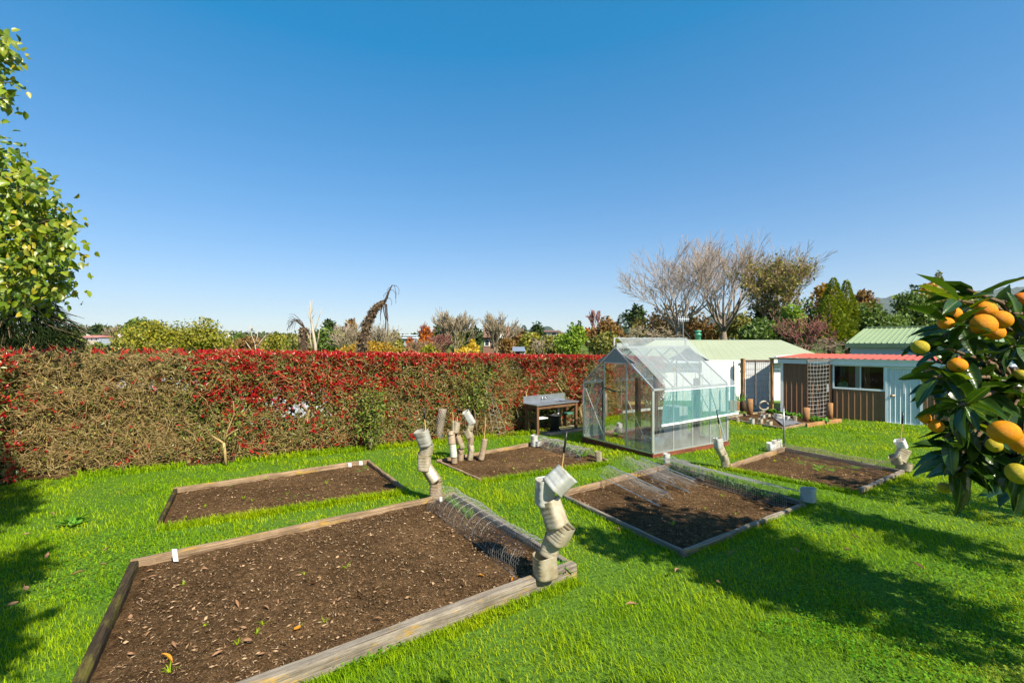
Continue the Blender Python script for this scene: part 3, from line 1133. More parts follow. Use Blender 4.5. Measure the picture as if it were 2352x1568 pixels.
for a in (0, LG):
    alu(gp3(a, .025, GZB + .014), gp3(a, WG - .025, GZB + .014), .03, .03, 'sill')
    for b in (.69, 1.335):
        alu(gp3(a, b, GZB + .03), gp3(a, b, roof_z(b) - .05), .028, .028, 'door_post')
    alu(gp3(a, .69 + .015, HDZ), gp3(a, 1.335 - .015, HDZ), .026, .026, 'door_head')
    sgn = .012 if a == 0 else -.012
    for (b0, b1, z0, z1) in ((1.93, 1.36, GZB + .1, .95), (.08, .66, GZB + .05, .75), (1.36, 1.95, GZB + .12, .9)):
        MB().bar(gp3(a + sgn, b0, z0), gp3(a + sgn, b1, z1), .018, .006).build('brace', M['alu'], gh)
    # gable rails just under the roof line
# green hose tied across the doorway
MB().tube([gp3(-.02, .70, .93), gp3(-.03, 1.0, .91), gp3(-.02, 1.33, .96)], .009).build('cross_rail', mat_plain('green_hose', (.02, .11, .05)), gh)


def pane(pts, mat, nrm, name='pane'):
    """thin sheet of glass 3 mm thick"""
    pts = [np.asarray(p, float) for p in pts]
    n = np.asarray(nrm, float) * .0015
    k = len(pts)
    v = [p + n for p in pts]
    f = [tuple(range(k))]
    me = bpy.data.meshes.new(name)
    me.from_pydata([tuple(map(float, q)) for q in v], [], f)
    me.materials.append(mat)
    return link(name, me, gh)


for b in (0, WG):
    n = -GW3 if b == 0 else GW3
    for i in range(4):
        a0, a1 = i * .6 + .016, i * .6 + .584
        for (z0, z1) in ((GZB + .03, .38), (.383, GZE - .024)):
            pane([gp3(a0, b, z0), gp3(a1, b, z0), gp3(a1, b, z1), gp3(a0, b, z1)], M['glass'], n)
        zz = GZR - .02
        pane([gp3(a0, b, GZE + .03), gp3(a1, b, GZE + .03), gp3(a1, WG / 2 + (-.02 if b == 0 else .02), zz), gp3(a0, WG / 2 + (-.02 if b == 0 else .02), zz)], M['glass_roof'], n, 'roof_pane')
for a in (0, LG):
    n = -GL3 if a == 0 else GL3
    pane([gp3(a, .022, GZB + .03), gp3(a, .675, GZB + .03), gp3(a, .675, roof_z(.675) - .03), gp3(a, .022, roof_z(.022) - .02)], M['glass'], n)
    pane([gp3(a, WG - .022, GZB + .03), gp3(a, 1.35, GZB + .03), gp3(a, 1.35, roof_z(1.35) - .03), gp3(a, WG - .022, roof_z(WG - .022) - .02)], M['glass'], n)
    pane([gp3(a, .705, GZB + .03), gp3(a, 1.32, GZB + .03), gp3(a, 1.32, HDZ - .014), gp3(a, .705, HDZ - .014)], M['glass'], n, 'door_pane')
    g0 = HDZ + .013
    bb = WG / 2 * (1 - (g0 - GZE) / (GZR - GZE))
    mb = MB()
    tri = [gp3(a, bb + .03, g0), gp3(a, WG - bb - .03, g0), gp3(a, WG / 2, GZR - .04)]
    off = n * .006
    mb.add([p + off for p in tri] + [p - off for p in tri], [(0, 1, 2), (5, 4, 3), (0, 3, 4, 1), (1, 4, 5, 2), (2, 5, 3, 0)])
    mb.build('gable_panel', M['gable_panel'], gh)
# soil floor inside
v, f = soil_mesh([gp3(.03, .03, 0), gp3(LG - .03, .03, 0), gp3(LG - .03, WG - .03, 0), gp3(.03, WG - .03, 0)], .0, .03, .015, .06, 77)
link('floor_soil', np_mesh('floor_soil', v, f, mat_plain('dusty_soil', (.16, .12, .085), .9, 0, .3, 5), True), gh)
# ridge frame that lifts the cloth
for a in (.02, LG - .02):
    alu(gp3(a, WG / 2 + .06, GZR + .02), gp3(a, WG / 2 + .06, 2.075), .03, .03, 'vent_post')
alu(gp3(.0, WG / 2 + .06, 2.075), gp3(LG, WG / 2 + .06, 2.075), .03, .02, 'vent_rail')
alu(gp3(.0, WG / 2 - .03, GZR + .05), gp3(.35, WG / 2 - .03, GZR + .05), .02, .09, 'vent_flap')

for (a, b, top) in ((.33, .68, 1.22), (.5, 1.86, 1.05), (1.9, .42, 1.16), (1.9, 1.55, 1.16)):
    o = plank('timber_post', gp3(a, b, GZ0), gp3(a, b, top), .085, .085, M['timber_post'], None)
    tag(o, 'dark brown timber post in the greenhouse, ' + {(.33, .68): 'just right of the door', (.5, 1.86): 'behind the left gable pane', (1.9, .42): 'far right behind the shade cloth',
                                                               (1.9, 1.55): 'far left corner'}[(a, b)], 'post', 'timber posts inside the greenhouse')
# staging bench along the back wall with boxes
bn = empty('potting_bench', gp3(1.6, 1.6, GZ0), 0, 'low potting bench inside the greenhouse along the hedge side', 'bench')
bt = MB().box(gp3(.9, 1.68, .30), GL3 * 1.4, GW3 * .27, (0, 0, .03)).build('bench_top', M['timber_pale'], bn)
MB().box(gp3(.9, 1.66, .27), GL3 * 1.4, GW3 * .02, (0, 0, .06)).build('front_rail', M['white_paint'], bn)
for a in (.93, 2.24):
    for b in (1.68, 1.92):
        MB().box(gp3(a, b, GZ0), GL3 * .04, GW3 * .04, (0, 0, .697)).build('leg', M['timber_brown'], bn)
bx = MB().box(gp3(1.15, 1.70, .332), GL3 * .55, GW3 * .22, (0, 0, .11)).build('wooden_tray', M['timber_brown'])
tag(bx, 'shallow brown wooden tray standing on the potting bench', 'tray')
vv, ff = grid(np.linspace(0, 1, 14), np.linspace(0, 1, 7), lambda x, y: .05 * vnoise(x, y, 4, 6) + .02)
pp = gp3(1.2, 1.71, .445)
vv = np.array([pp + GL3 * (q[0] * .5) + GW3 * (q[1] * .2) + np.array([0, 0, q[2] * math.sin(math.pi * q[1])]) for q in vv])
ys_ = link('sack', np_mesh('sack', vv, ff, mat_plain('yellow_sack', (.52, .33, .10), .7), True))
tag(ys_, 'crumpled yellow sack lying on the brown tray in the greenhouse', 'sack')
tub = empty('tub', gp3(1.05, .78, GZ0 + .03), 0, 'pale blue round tub on the greenhouse floor', 'tub')
MB().lathe(gp3(1.05, .78, GZ0 + .075), [(.13, 0), (.17, .13), (.18, .13), (.175, .118), (.14, .01)], 24).build('bowl', mat_plain('blue_tub', (.35, .50, .58), .4), tub, True)
MB().lathe(gp3(1.05, .78, GZ0 + .05), [(.0, .028), (.14, .03)], 24).build('bottom', M['wall_blue'], tub, True)
for i, (a, b) in enumerate(((.35, .9), (.25, 1.18), (.5, .25), (1.0, .3), (1.35, .35), (1.7, .3), (.75, 1.0), (2.1, .4))):
    o = MB().tube([gp3(a, b, GZ0 + .04), gp3(a + .02, b + .01, .6), gp3(a + .01, b, 1.25 + .2 * rng.random())], .006, 5).build('garden_cane', M['cane'])
    tag(o, 'thin bamboo cane standing upright inside the greenhouse', 'cane', 'canes inside the greenhouse')
# pale box and cupboard at the far end
o = MB().box(gp3(1.95, .9, GZ0 + .03), GL3 * .3, GW3 * .45, (0, 0, .8)).build('storage_box', M['white_paint'], None, False, .01)
tag(o, 'tall white box at the far end inside the greenhouse', 'box')

# shade cloth
sc = empty('shade_cloth', gp3(LG / 2, 0, GZR), 0, 'pale shade cloth draped over the greenhouse roof, hanging teal down its long side', 'shade cloth')
na, nb = 60, 24
vs = np.zeros((nb + 1, na + 1, 3))
for j in range(nb + 1):
    t = j / nb
    for i in range(na + 1):
        s = i / na
        a = (.10 + .07 * t + .10 * math.sin(t * 2.6) * (1 - s) * 1.6) + ((LG + .02 + .13 * t) - .10) * s
        b = (WG / 2 + .05) + (-.14 - WG / 2 - .05) * t
        z = 2.085 + (1.005 - 2.085) * t - .05 * math.sin(math.pi * t) + .012 * math.sin(s * 37 + 3 * t) + .01 * math.sin(s * 91)
        z = max(z, roof_z(max(b, 0)) + .045) if b > 0 else z
        vs[j, i] = gp3(a, b, z)
i = np.arange(na)[None, :] + np.arange(nb)[:, None] * (na + 1)
f = np.stack([i, i + 1, i + na + 2, i + na + 1], -1).reshape(-1, 4)
link('roof_sheet', np_mesh('roof_sheet', vs.reshape(-1, 3), f, M['net_top'], True), sc)
vs = np.zeros((nb + 1, na + 1, 3))
for j in range(nb + 1):
    t = j / nb
    for i_ in range(na + 1):
        s = i_ / na
        a0 = .17 + (LG + .15 - .17) * s
        a1 = .06 + (LG + .10 - .06) * s
        a = a0 + (a1 - a0) * t
        bb = -.14 - .04 * t + .022 * math.sin(s * 46 + 2 * t) * (.3 + .7 * math.sin(math.pi * t)) + .02 * math.sin(s * 21) * t
        zz = 1.0 + ((.345 + .055 * s) - 1.0) * t
        vs[j, i_] = gp3(a, bb, zz)
i = np.arange(na)[None, :] + np.arange(nb)[:, None] * (na + 1)
f = np.stack([i, i + 1, i + na + 2, i + na + 1], -1).reshape(-1, 4)
link('hanging_sheet', np_mesh('hanging_sheet', vs.reshape(-1, 3), f, M['net_drop'], True), sc)
MB().bar(gp3(.02, -.185, .34), gp3(LG + .12, -.185, .395), .03, .035).build('batten', M['white_paint'], sc)
MB().tube([gp3(.16, -.14, 1.0), gp3(LG + .15, -.14, 1.005)], .009, 6).build('seam', M['white_trim'], sc)

# ------------------------------------------------------------------ outdoor sink bench
E3 = np.array([.8, .6, 0]); F3 = np.array([-.6, .8, 0])
B0 = np.array([.64, 11.60, 0])
zt = .372
bench = empty('sink_bench', (B0[0], B0[1], gz(B0[0], B0[1])), 0, 'stainless steel outdoor sink bench on a brown timber frame beside the hedge', 'sink bench')


def bp(e, f_, z):
    q = B0 + E3 * e + F3 * f_
    return np.array([q[0], q[1], z])


LB, DB = 1.5, .56
# steel top with a pressed bowl
mb = MB()
bx0, bx1, by0, by1 = .82, 1.18, .13, .44
mb.box(bp(0, 0, zt - .028), E3 * LB, F3 * by0, (0, 0, .028))
mb.box(bp(0, by1, zt - .028), E3 * LB, F3 * (DB - by1), (0, 0, .028))
mb.box(bp(0, by0, zt - .028), E3 * bx0, F3 * (by1 - by0), (0, 0, .028))
mb.box(bp(bx1, by0, zt - .028), E3 * (LB - bx1), F3 * (by1 - by0), (0, 0, .028))
mb.build('steel_top', M['steel'], bench, False, .004)
mb = MB()
mb.box(bp(bx0, by0, zt - .16), E3 * (bx1 - bx0), F3 * (by1 - by0), (0, 0, .006))
for (e, f_, de, df) in ((bx0, by0, E3 * .004, F3 * (by1 - by0)), (bx1 - .004, by0, E3 * .004, F3 * (by1 - by0)), (bx0, by0, E3 * (bx1 - bx0), F3 * .004), (bx0, by1 - .004, E3 * (bx1 - bx0), F3 * .004)):
    mb.box(bp(e, f_, zt - .16), de, df, (0, 0, .134))
mb.build('sink_bowl', M['steel'], bench)
MB().box(bp(0, DB + .002, zt - .028), E3 * LB, F3 * .012, (0, 0, .20)).build('splashback', M['steel'], bench, False, .003)
for e in (.62, .72):
    mb = MB(); mb.tube([bp(e, DB + .0, zt + .10), bp(e, DB - .06, zt + .10)], .009, 8); mb.tube([bp(e - .025, DB - .06, zt + .105), bp(e + .025, DB - .06, zt + .105)], .008, 6); mb.tube([bp(e, DB - .05, zt + .10), bp(e, DB - .06, zt + .065)], .008, 6)
    mb.build('tap', mat_plain('tap_chrome', (.75, .75, .75), .2, .8), bench, True)
MB().lathe(bp(.82, DB - .002, zt + .1), [(.018, -.0), (.018, .006), (.01, .008)], 12).build('waste_fitting', M['black_plastic'], bench)
for (e, f_) in ((.03, .03), (LB - .09, .03), (.03, DB - .09), (LB - .09, DB - .09)):
    q = bp(e + .03, f_ + .03, 0)
    plank('leg', np.array([q[0], q[1], gz(q[0], q[1]) - .03]), np.array([q[0], q[1], zt - .03]), .065, .065, M['timber_brown'], bench)
plank('top_rail', bp(.10, .06, zt - .075), bp(LB - .10, .06, zt - .075), .04, .085, M['timber_brown'], bench)
plank('top_rail', bp(.10, DB - .06, zt - .075), bp(LB - .10, DB - .06, zt - .075), .04, .085, M['timber_brown'], bench)
plank('side_rail', bp(.06, .10, zt - .075), bp(.06, DB - .10, zt - .075), .04, .085, M['timber_brown'], bench)
plank('side_rail', bp(LB - .06, .10, zt - .075), bp(LB - .06, DB - .10, zt - .075), .04, .085, M['timber_brown'], bench)
plank('side_rail', bp(.06, .10, -.06), bp(.06, DB - .10, -.06), .04, .07, M['timber_brown'], bench)
plank('brace', bp(.06, .12, -.03), bp(.06, DB - .12, zt - .13), .035, .06, M['timber_brown'], bench)
plank('brace', bp(LB - .06, DB - .12, -.03), bp(LB - .06, .12, zt - .13), .035, .06, M['timber_brown'], bench)
MB().tube([bp(1.0, .28, zt - .16), bp(1.0, .28, zt - .30), bp(.93, .24, zt - .36)], .022, 8).build('waste_pipe', M['white_tag'], bench, True)
o = MB().box(bp(.16, .1, -.02), E3 * .3, F3 * .25, (0, 0, .022)).build('plastic_board', M['white_tag'], None, False, .005)
tag(o, 'white plastic board on a rail at the left end of the sink bench', 'board')
o = MB().box(bp(1.18, .12, .0), E3 * .24, F3 * .2, (0, 0, .05)).build('plastic_tray', mat_plain('green_tray', (.05, .16, .12)), None, False, .008)
tag(o, 'green plastic tray hanging under the right end of the sink bench', 'tray')
pad = board('wooden_pallet', bp(.25, .2, -.385), bp(LB + .25, .2, -.385), .62, .05, M['timber_grey'], empty('duckboard', bp(.8, .2, -.41), 0, 'flat grey boards on the ground under the sink bench', 'duckboard'))
bk = empty('bucket', bp(.72, .14, -.375), 0, 'charcoal plastic bucket standing under the sink bowl', 'bucket')
MB().lathe(bp(.72, .14, -.37), [(.0, .003), (.115, 0), (.120, .05), (.124, .05), (.145, .40), (.158, .40), (.158, .425), (.148, .425), (.142, .39), (.118, .03), (.0, .02)], 28).build('body', M['bucket'], bk, True)
MB().lathe(bp(.72, .14, -.383), [(.15, 0), (.17, .035), (.165, .04), (.12, .012)], 28).build('saucer', M['bucket'], bk, True)

# ------------------------------------------------------------------ brown shed with the red roof
def sh(s, z, off=0.0):
    q = SQ + SD * s - SP * off
    return np.array([q[0], q[1], z])


SD3, SP3 = np.r_[SD, 0], np.r_[SP, 0]


def ribbed(a, b, z0, z1, out, pitch=.155, depth=.026, rib=.05):
    """trapezoid profile steel sheet between two plan points, ribs towards `out`"""
    a, b, out = np.array(a[:2]), np.array(b[:2]), np.array(out[:2])
    L = np.linalg.norm(b - a); e = (b - a) / L
    xs = [0.0]; hs = [0.0]
    x = pitch * .4
    while x + rib < L:
        for dx, hh in ((0, 0), (.014, 1), (rib - .014, 1), (rib, 0)):
            xs.append(x + dx); hs.append(hh * depth)
        mid = x + rib + (pitch - rib) / 2
        if mid < L - .02:
            xs += [mid - .012, mid, mid + .012]; hs += [0, .005, 0]
        x += pitch
    xs.append(L); hs.append(0.0)
    v = []
    for z in (z0, z1):
        for x, hh in zip(xs, hs):
            q = a + e * x + out * hh
            v.append((q[0], q[1], z))
    n = len(xs)
    f = [(i, i + 1, n + i + 1, n + i) for i in range(n - 1)]
    return v, f


SZB, SZF, SZT = -.56, 1.238, 1.44
shed = empty('garden_shed', sh(.3, SZB), 0, 'long brown steel shed with a flat red roof, pale blue door and wide window', 'shed')
outn = -SP


def spanel(name, s0, s1, z0, z1, mat='brown_steel'):
    v, f = ribbed(sh(s0, 0), sh(s1, 0), z0, z1, outn)
    mb = MB().add(v, f)
    return mb.build(name, M[mat], shed)


spanel('wall_panel', 2.78, 1.36, SZB, SZF + .05)
spanel('wall_panel', 1.325, .0, SZB, .455)
spanel('wall_panel', -.86, -2.40, SZB, SZF + .05)
MB().box(sh(2.87, SZB, .03), -SD3 * .085, SP3 * .08, (0, 0, SZF - SZB + .04)).build('corner_trim', M['white_paint'], shed)
MB().box(sh(-2.40, SZB, .03), -SD3 * .085, SP3 * .08, (0, 0, SZF - SZB + .04)).build('corner_trim', M['white_paint'], shed)
v, f = ribbed(sh(2.87, 0), sh(2.87, 0, -3.9), SZB, SZF + .1, SD)
MB().add(v, f).build('side_wall', M['white_paint'], shed)
v, f = ribbed(sh(-2.48, 0), sh(-2.48, 0, -3.9), SZB, SZF + .1, -SD)
MB().add(v, f).build('side_wall', M['brown_steel'], shed)
MB().box(sh(2.87, SZB, -3.9), -SD3 * 5.35, SP3 * .03, (0, 0, SZF - SZB + .1)).build('back_wall', M['brown_steel'], shed)
# gutter fascia and roof
MB().box(sh(2.94, SZF, .10), -SD3 * 5.58, SP3 * .03, (0, 0, SZT - SZF - .03)).build('fascia', M['white_trim'], shed, False, .006)
mb = MB()
mb.box(sh(2.94, SZT - .035, .14), -SD3 * 5.58, SP3 * .06, (0, 0, .035)); mb.build('gutter_lip', M['white_paint'], shed)
v, f = ribbed(sh(2.98, 0, .21), sh(-2.6, 0, .21), 0, 1, (0, 0))
xs = np.linspace(0, 5.58, 90)
rv = []
for depth_, zz in ((.15, SZT + .004), (-4.1, SZT + .055)):
    for k, x in enumerate(xs):
        rv.append(sh(2.98 - x, zz + (.018 if k % 3 == 1 else 0), depth_))
rf = [(k, k + 1, 90 + k + 1, 90 + k) for k in range(89)]
MB().add(rv, rf).build('roof', M['red_roof'], shed)
mb = MB(); mb.box(sh(3.03, SZT - .03, .14), -SD3 * .05, SP3 * 4.3, (0, 0, .075)); mb.build('barge_board', M['white_paint'], shed)
# window
wz0, wz1 = .455, SZF - .002
w_s0, w_s1 = 1.345, .0
wf = MB()
for (a_, b_, z0, z1) in ((w_s0, w_s0 - .045, wz0, wz1), (w_s1 + .04, w_s1, wz0, wz1)):
    wf.box(sh(a_, z0, .035), SD3 * (b_ - a_), SP3 * .07, (0, 0, z1 - z0))
wf.box(sh(w_s0 - .046, wz0, .035), -SD3 * (w_s0 - w_s1 - .087), SP3 * .07, (0, 0, .055))
wf.box(sh(w_s0 - .046, wz1 - .03, .035), -SD3 * (w_s0 - w_s1 - .087), SP3 * .07, (0, 0, .03))
win = wf.build('window', M['white_trim'], shed)


def window_glass():
    m, nt, out = new_mat('shed_window_glass')
    tr = nt.nodes.new('ShaderNodeBsdfTransparent'); tr.inputs[0].default_value = (.72, .74, .72, 1)
    gl = nt.nodes.new('ShaderNodeBsdfGlossy'); gl.inputs['Roughness'].default_value = .02
    fr = nt.nodes.new('ShaderNodeFresnel'); fr.inputs[0].default_value = 1.5
    mx = nt.nodes.new('ShaderNodeMixShader')
    nt.links.new(fr.outputs[0], mx.inputs[0]); nt.links.new(tr.outputs[0], mx.inputs[1]); nt.links.new(gl.outputs[0], mx.inputs[2])
    nt.links.new(mx.outputs[0], out.inputs[0])
    return m


M['win_glass'] = window_glass()
mid_s = .62
for (a_, b_) in ((w_s0 - .05, mid_s + .02), (mid_s - .02, w_s1 + .045)):
    me = bpy.data.meshes.new('pane')
    q = [sh(a_, wz0 + .057), sh(b_, wz0 + .057), sh(b_, wz1 - .032), sh(a_, wz1 - .032)]
    me.from_pydata([tuple(map(float, k)) for k in q], [], [(0, 1, 2, 3)]); me.materials.append(M['win_glass'])
    link('pane', me, win)
MB().box(sh(mid_s + .010, wz0 + .057, .02), -SD3 * .02, SP3 * .04, (0, 0, wz1 - wz0 - .09)).build('mullion', M['white_trim'], win)
# things just inside the window
curt = mat_plain('tan_curtain', (.40, .22, .12), .8)


def curtain(s0, s1, off, mat, label):
    v, f = [], []
    n = 24
    for i in range(n + 1):
        s = s0 + (s1 - s0) * i / n
        d = off + .025 * math.sin(i * 1.7)
        v += [sh(s, .35, d), sh(s * 1.0, 1.22, d)]
    for i in range(n): f.append((2 * i, 2 * i + 2, 2 * i + 3, 2 * i + 1))
    o = MB().add(v, f).build('curtain', mat)
    return tag(o, label, 'curtain')


curtain(.94, .78, -.06, curt, 'tan curtain gathered at the left of the white blind in the shed window')
curtain(.54, .38, -.06, curt, 'tan curtain gathered right of the white blind in the shed window')
o = MB().box(sh(.76, .48, -.07), -SD3 * .17, SP3 * .03, (0, 0, .76)).build('white_blind', M['white_paint'])
tag(o, 'white upright board standing behind the middle of the shed window', 'board')
cb = MB()
n = 12
cv = []
for i in range(n + 1):
    a = math.pi * i / n
    s = 1.02 + .22 * math.cos(a); z = .52 + .17 * math.sin(a) ** .6 + (.0 if i < 7 else -.03)
    cv += [sh(s, z, -.07), sh(s, z, -.4)]
cb.add(cv, [(2 * i, 2 * i + 2, 2 * i + 3, 2 * i + 1) for i in range(n)] + [tuple(range(0, 2 * n + 2, 2)), tuple(range(1, 2 * n + 2, 2))[::-1]])
tag(cb.build('sofa_cover', mat_plain('green_cover', (.10, .26, .19), .8)), 'sea green rounded cover inside the left of the shed window', 'cover')
MB().box(sh(2.7, SZB + .01, -.02), -SD3 * 5.1, SP3 * 3.8, (0, 0, .02)).build('floor', mat_plain('shed_floor', (.08, .06, .05)), shed)
# door
dz1 = SZF - .01
v, f = ribbed(sh(-.05, 0, .012), sh(-.80, 0, .012), SZB + .06, dz1 - .05, outn, .118, .020, .036)
door = MB().add(v, f).build('door', M['door_blue'], shed)
fr = MB()
fr.box(sh(-.0, SZB, .05), -SD3 * .05, SP3 * .05, (0, 0, dz1 - SZB)); fr.box(sh(-.80, SZB, .05), -SD3 * .06, SP3 * .05, (0, 0, dz1 - SZB))
fr.box(sh(-.051, dz1 - .05, .05), -SD3 * .748, SP3 * .05, (0, 0, .05)); fr.box(sh(-.051, SZB + .03, .048), -SD3 * .748, SP3 * .05, (0, 0, .05))
fr.build('door_frame', M['white_trim'], door)
mb = MB(); mb.tube([sh(-.17, .345, .012), sh(-.17, .345, .075)], .022, 10); mb.box(sh(-.11, .325, .034), -SD3 * .11, -SP3 * .012, (0, 0, .04))
mb.build('door_handle', mat_plain('brass_knob', (.45, .26, .16), .35, .6), door, True)
MB().box(sh(-.43, .42, .034), -SD3 * .018, -SP3 * .012, (0, 0, .74)).build('door_strip', M['white_paint'], door)
o = MB().box(sh(1.5, .35, .035), -SD3 * .05, -SP3 * .03, (0, 0, .22)).build('thermometer', M['white_tag'], None, False, .004)
tag(o, 'narrow white thermometer on the brown shed wall beside the trellis', 'thermometer')

# ------------------------------------------------------------------ buildings behind
hb_ = empty('green_roofed_building', (10.5, 22, -.75), 0, 'low white building with a pale green hipped metal roof behind the greenhouse', 'building')
x0, x1, yF, yB, zE, zR, zG = 5.9, 13.55, 21.0, 27.0, 1.13, 2.08, -1.0
mb = MB()
mb.box((x0 + .2, yF + .2, zG), (x1 - x0 - .4, 0, 0), (0, yB - yF - .4, 0), (0, 0, zE - zG - .03)); mb.build('wall', M['white_paint'], hb_)


def seam_slope(p00, p10, p11, p01, n, h=.022, w=.04):
    """sheet with raised standing seams running up the slope"""
    p00, p10, p11, p01 = [np.array(k, float) for k in (p00, p10, p11, p01)]
    nr = np.cross(p10 - p00, p01 - p00); nr /= np.linalg.norm(nr)
    if nr[2] < 0: nr = -nr
    v, f = [], []
    for i in range(n):
        for (t, hh) in ((0, 0), (.40, 0), (.44, 1), (.56, 1), (.60, 0)):
            s = (i + t) / n
            v += [p00 + (p10 - p00) * s + nr * hh * h, p01 + (p11 - p01) * s + nr * hh * h]
    v += [p10, p11]
    m_ = len(v) // 2
    for i in range(m_ - 1): f.append((2 * i, 2 * i + 2, 2 * i + 3, 2 * i + 1))
    return v, f


yR = 24.0
rx0, rx1 = 7.6, 14.15
mb = MB()
v, f = seam_slope((x0, yF - .15, zE), (x1 + 1.2, yF - .15, zE), (rx1, yR, zR), (rx0, yR, zR), 24, .005); mb.add(v, f)
v, f = seam_slope((x1 + 1.2, yF - .15, zE), (x1 + 2.6, yB + .15, zE), (rx1 + .02, yR + .01, zR), (rx1, yR, zR), 16, .012); mb.add(v, f)
v, f = seam_slope((x1 + 2.6, yB + .15, zE), (x0, yB + .15, zE), (rx0, yR + .01, zR), (rx1, yR + .01, zR), 30, .012); mb.add(v, f)
v, f = seam_slope((x0, yB + .15, zE), (x0, yF - .15, zE), (rx0, yR, zR), (rx0, yR + .01, zR), 16, .012); mb.add(v, f)
mb.build('roof', M['green_roof'], hb_)
MB().box((x0, yF - .19, zE - .11), (x1 + 1.2 - x0, 0, 0), (0, .035, 0), (0, 0, .11)).build('gutter', M['white_trim'], hb_)
mb = MB(); px, py = W(1603, 768, 24.2)[0], 24.2
mb.lathe((px, py, zR - .1), [(.15, 0), (.15, .34), (.17, .34), (.17, .42), (.12, .46), (.12, .52), (.17, .52), (.17, .6), (.0, .62)], 16)
mb.build('vent_pipe', mat_plain('green_vent', (.06, .28, .18), .4), hb_, True)
mb = MB(); pp = W(1686, 780, 24.1); mb.tube([pp - np.array([0, 0, .3]), pp + np.array([0, 0, .1])], .03, 6); mb.tube([pp + np.array([-.28, 0, .08]), pp + np.array([-.05, 0, -.12]), pp], .018, 5)
mb.build('flue', M['grey_metal'], hb_)

gb = empty('green_roofed_garage', W(2060, 880, 23.5), 0, 'pale grey garage with a ribbed sage green roof behind the red roofed shed', 'garage')
g0_ = W(1953, 795, 23.0); FG, PG = -SD3, SP3
zEb = W(1950, 788, 23.0)[2]


def gpt(f_, p_, z):
    q = g0_ + FG * f_ + PG * p_
    return np.array([q[0], q[1], z])


LGB, DGB = 7.0, 5.2
mb = MB(); mb.box(gpt(0, 0, -1.2), FG * LGB, PG * DGB, (0, 0, zEb + 1.2 - .16)); mb.build('wall', M['wall_blue'], gb)
zRb = 2.73
mb = MB()
rA, rB = gpt(.35, 2.6, zRb), gpt(LGB + .2, 2.6, zRb)
v, f = seam_slope(gpt(-.15, -.2, zEb), gpt(LGB + .2, -.2, zEb), rB, rA, 34, .04); mb.add(v, f)
v, f = seam_slope(gpt(LGB + .2, DGB + .2, zEb), gpt(-.15, DGB + .2, zEb), rA + [0, .01, 0], rB + [0, .01, 0], 34, .04); mb.add(v, f)
v, f = seam_slope(gpt(-.15, DGB + .2, zEb), gpt(-.15, -.2, zEb), rA, rA + [0, .01, 0], 20, .03); mb.add(v, f)
mb.build('roof', M['green_roof2'], gb)
MB().box(gpt(-.17, -.26, zEb - .2), FG * (LGB + .4), PG * .06, (0, 0, .2)).build('gutter', M['green_trim'], gb)
MB().bar(rA + [0, 0, .03], rB + [0, 0, .03], .3, .05).build('ridge_cap', M['green_roof2'], gb)
wg = empty('white_garage', (17.8, 14.8, -.5), 0, 'white walled outbuilding just visible past the right end of the brown shed', 'garage')
MB().box((16.6, 13.6, -.8), (4.2, 0, 0), (0, 2.6, 0), (0, 0, 1.92)).build('wall', M['white_paint'], wg)
MB().box((16.4, 13.4, 1.125), (4.6, 0, 0), (0, 3.0, 0), (0, 0, .06)).build('roof', M['white_trim'], wg)

# ------------------------------------------------------------------ fence panels and posts beyond the greenhouse
def px_box(name, u0, u1, v0, v1, y, th, mat, label, cat, group=None):
    a, b = W(u0, v1, y), W(u1, v0, y)
    o = MB().box(a, (b[0] - a[0], 0, 0), (0, th, 0), (0, 0, b[2] - a[2])).build(name, M[mat], None, False, .006)
    return tag(o, label, cat, group)


fp = empty('board_fence', W(1668, 945, 17.0), 0, 'bright white painted board fence right of the greenhouse', 'fence')
k = 0
for u in np.arange(1612, 1700, 11):
    a, b = W(u, 946, 17.0), W(u + 10.6, 827, 17.0)
    MB().box(a + np.array([0, .0 + .006 * (k % 2), 0]), (b[0] - a[0], 0, 0), (0, .02, 0), (0, 0, b[2] - a[2])).build('board', M['white_paint'], fp)
    k += 1
MB().box(W(1612, 850, 17.035), (1.45, 0, 0), (0, .05, 0), (0, 0, .09)).build('rail', M['white_paint'], fp)
cs = empty('sheet_fence', W(1740, 945, 16.9), 0, 'greyish white ribbed plastic sheet fence between two brown posts', 'fence')
a, b = W(1712, 948, 16.9), W(1768, 826, 16.9)
v, f = ribbed(a, (b[0], b[1], 0), a[2], b[2], (0, -1), .07, .012, .03)
MB().add(v, f).build('sheet', mat_plain('weathered_white', (.52, .53, .54), .6, 0, .08, 4), cs)
for j in range(9):
    z = a[2] + (b[2] - a[2]) * (j + .5) / 9
    MB().tube([(a[0], 16.87, z), ((a[0] + b[0]) / 2, 16.865, z - .01), (b[0], 16.87, z)], .0035, 4).build('tie_wire', M['wire_old'], cs)
MB().box(W(1706, 829, 16.86), (1.05, 0, 0), (0, .05, 0), (0, 0, .04)).build('top_rail', M['timber_brown'], cs)


def post(name, u, v0, v1, y, r, mat, label, cat='post', group=None, square=True):
    a, b = W(u, v1, y), W(u, v0, y)
    if square:
        o = plank(name, a, b, r * 2, r * 2, M[mat], None)
    else:
        o = MB().tube([a, (a + b) / 2, b], r, 12).build(name, M[mat], None, True)
    return tag(o, label, cat, group)


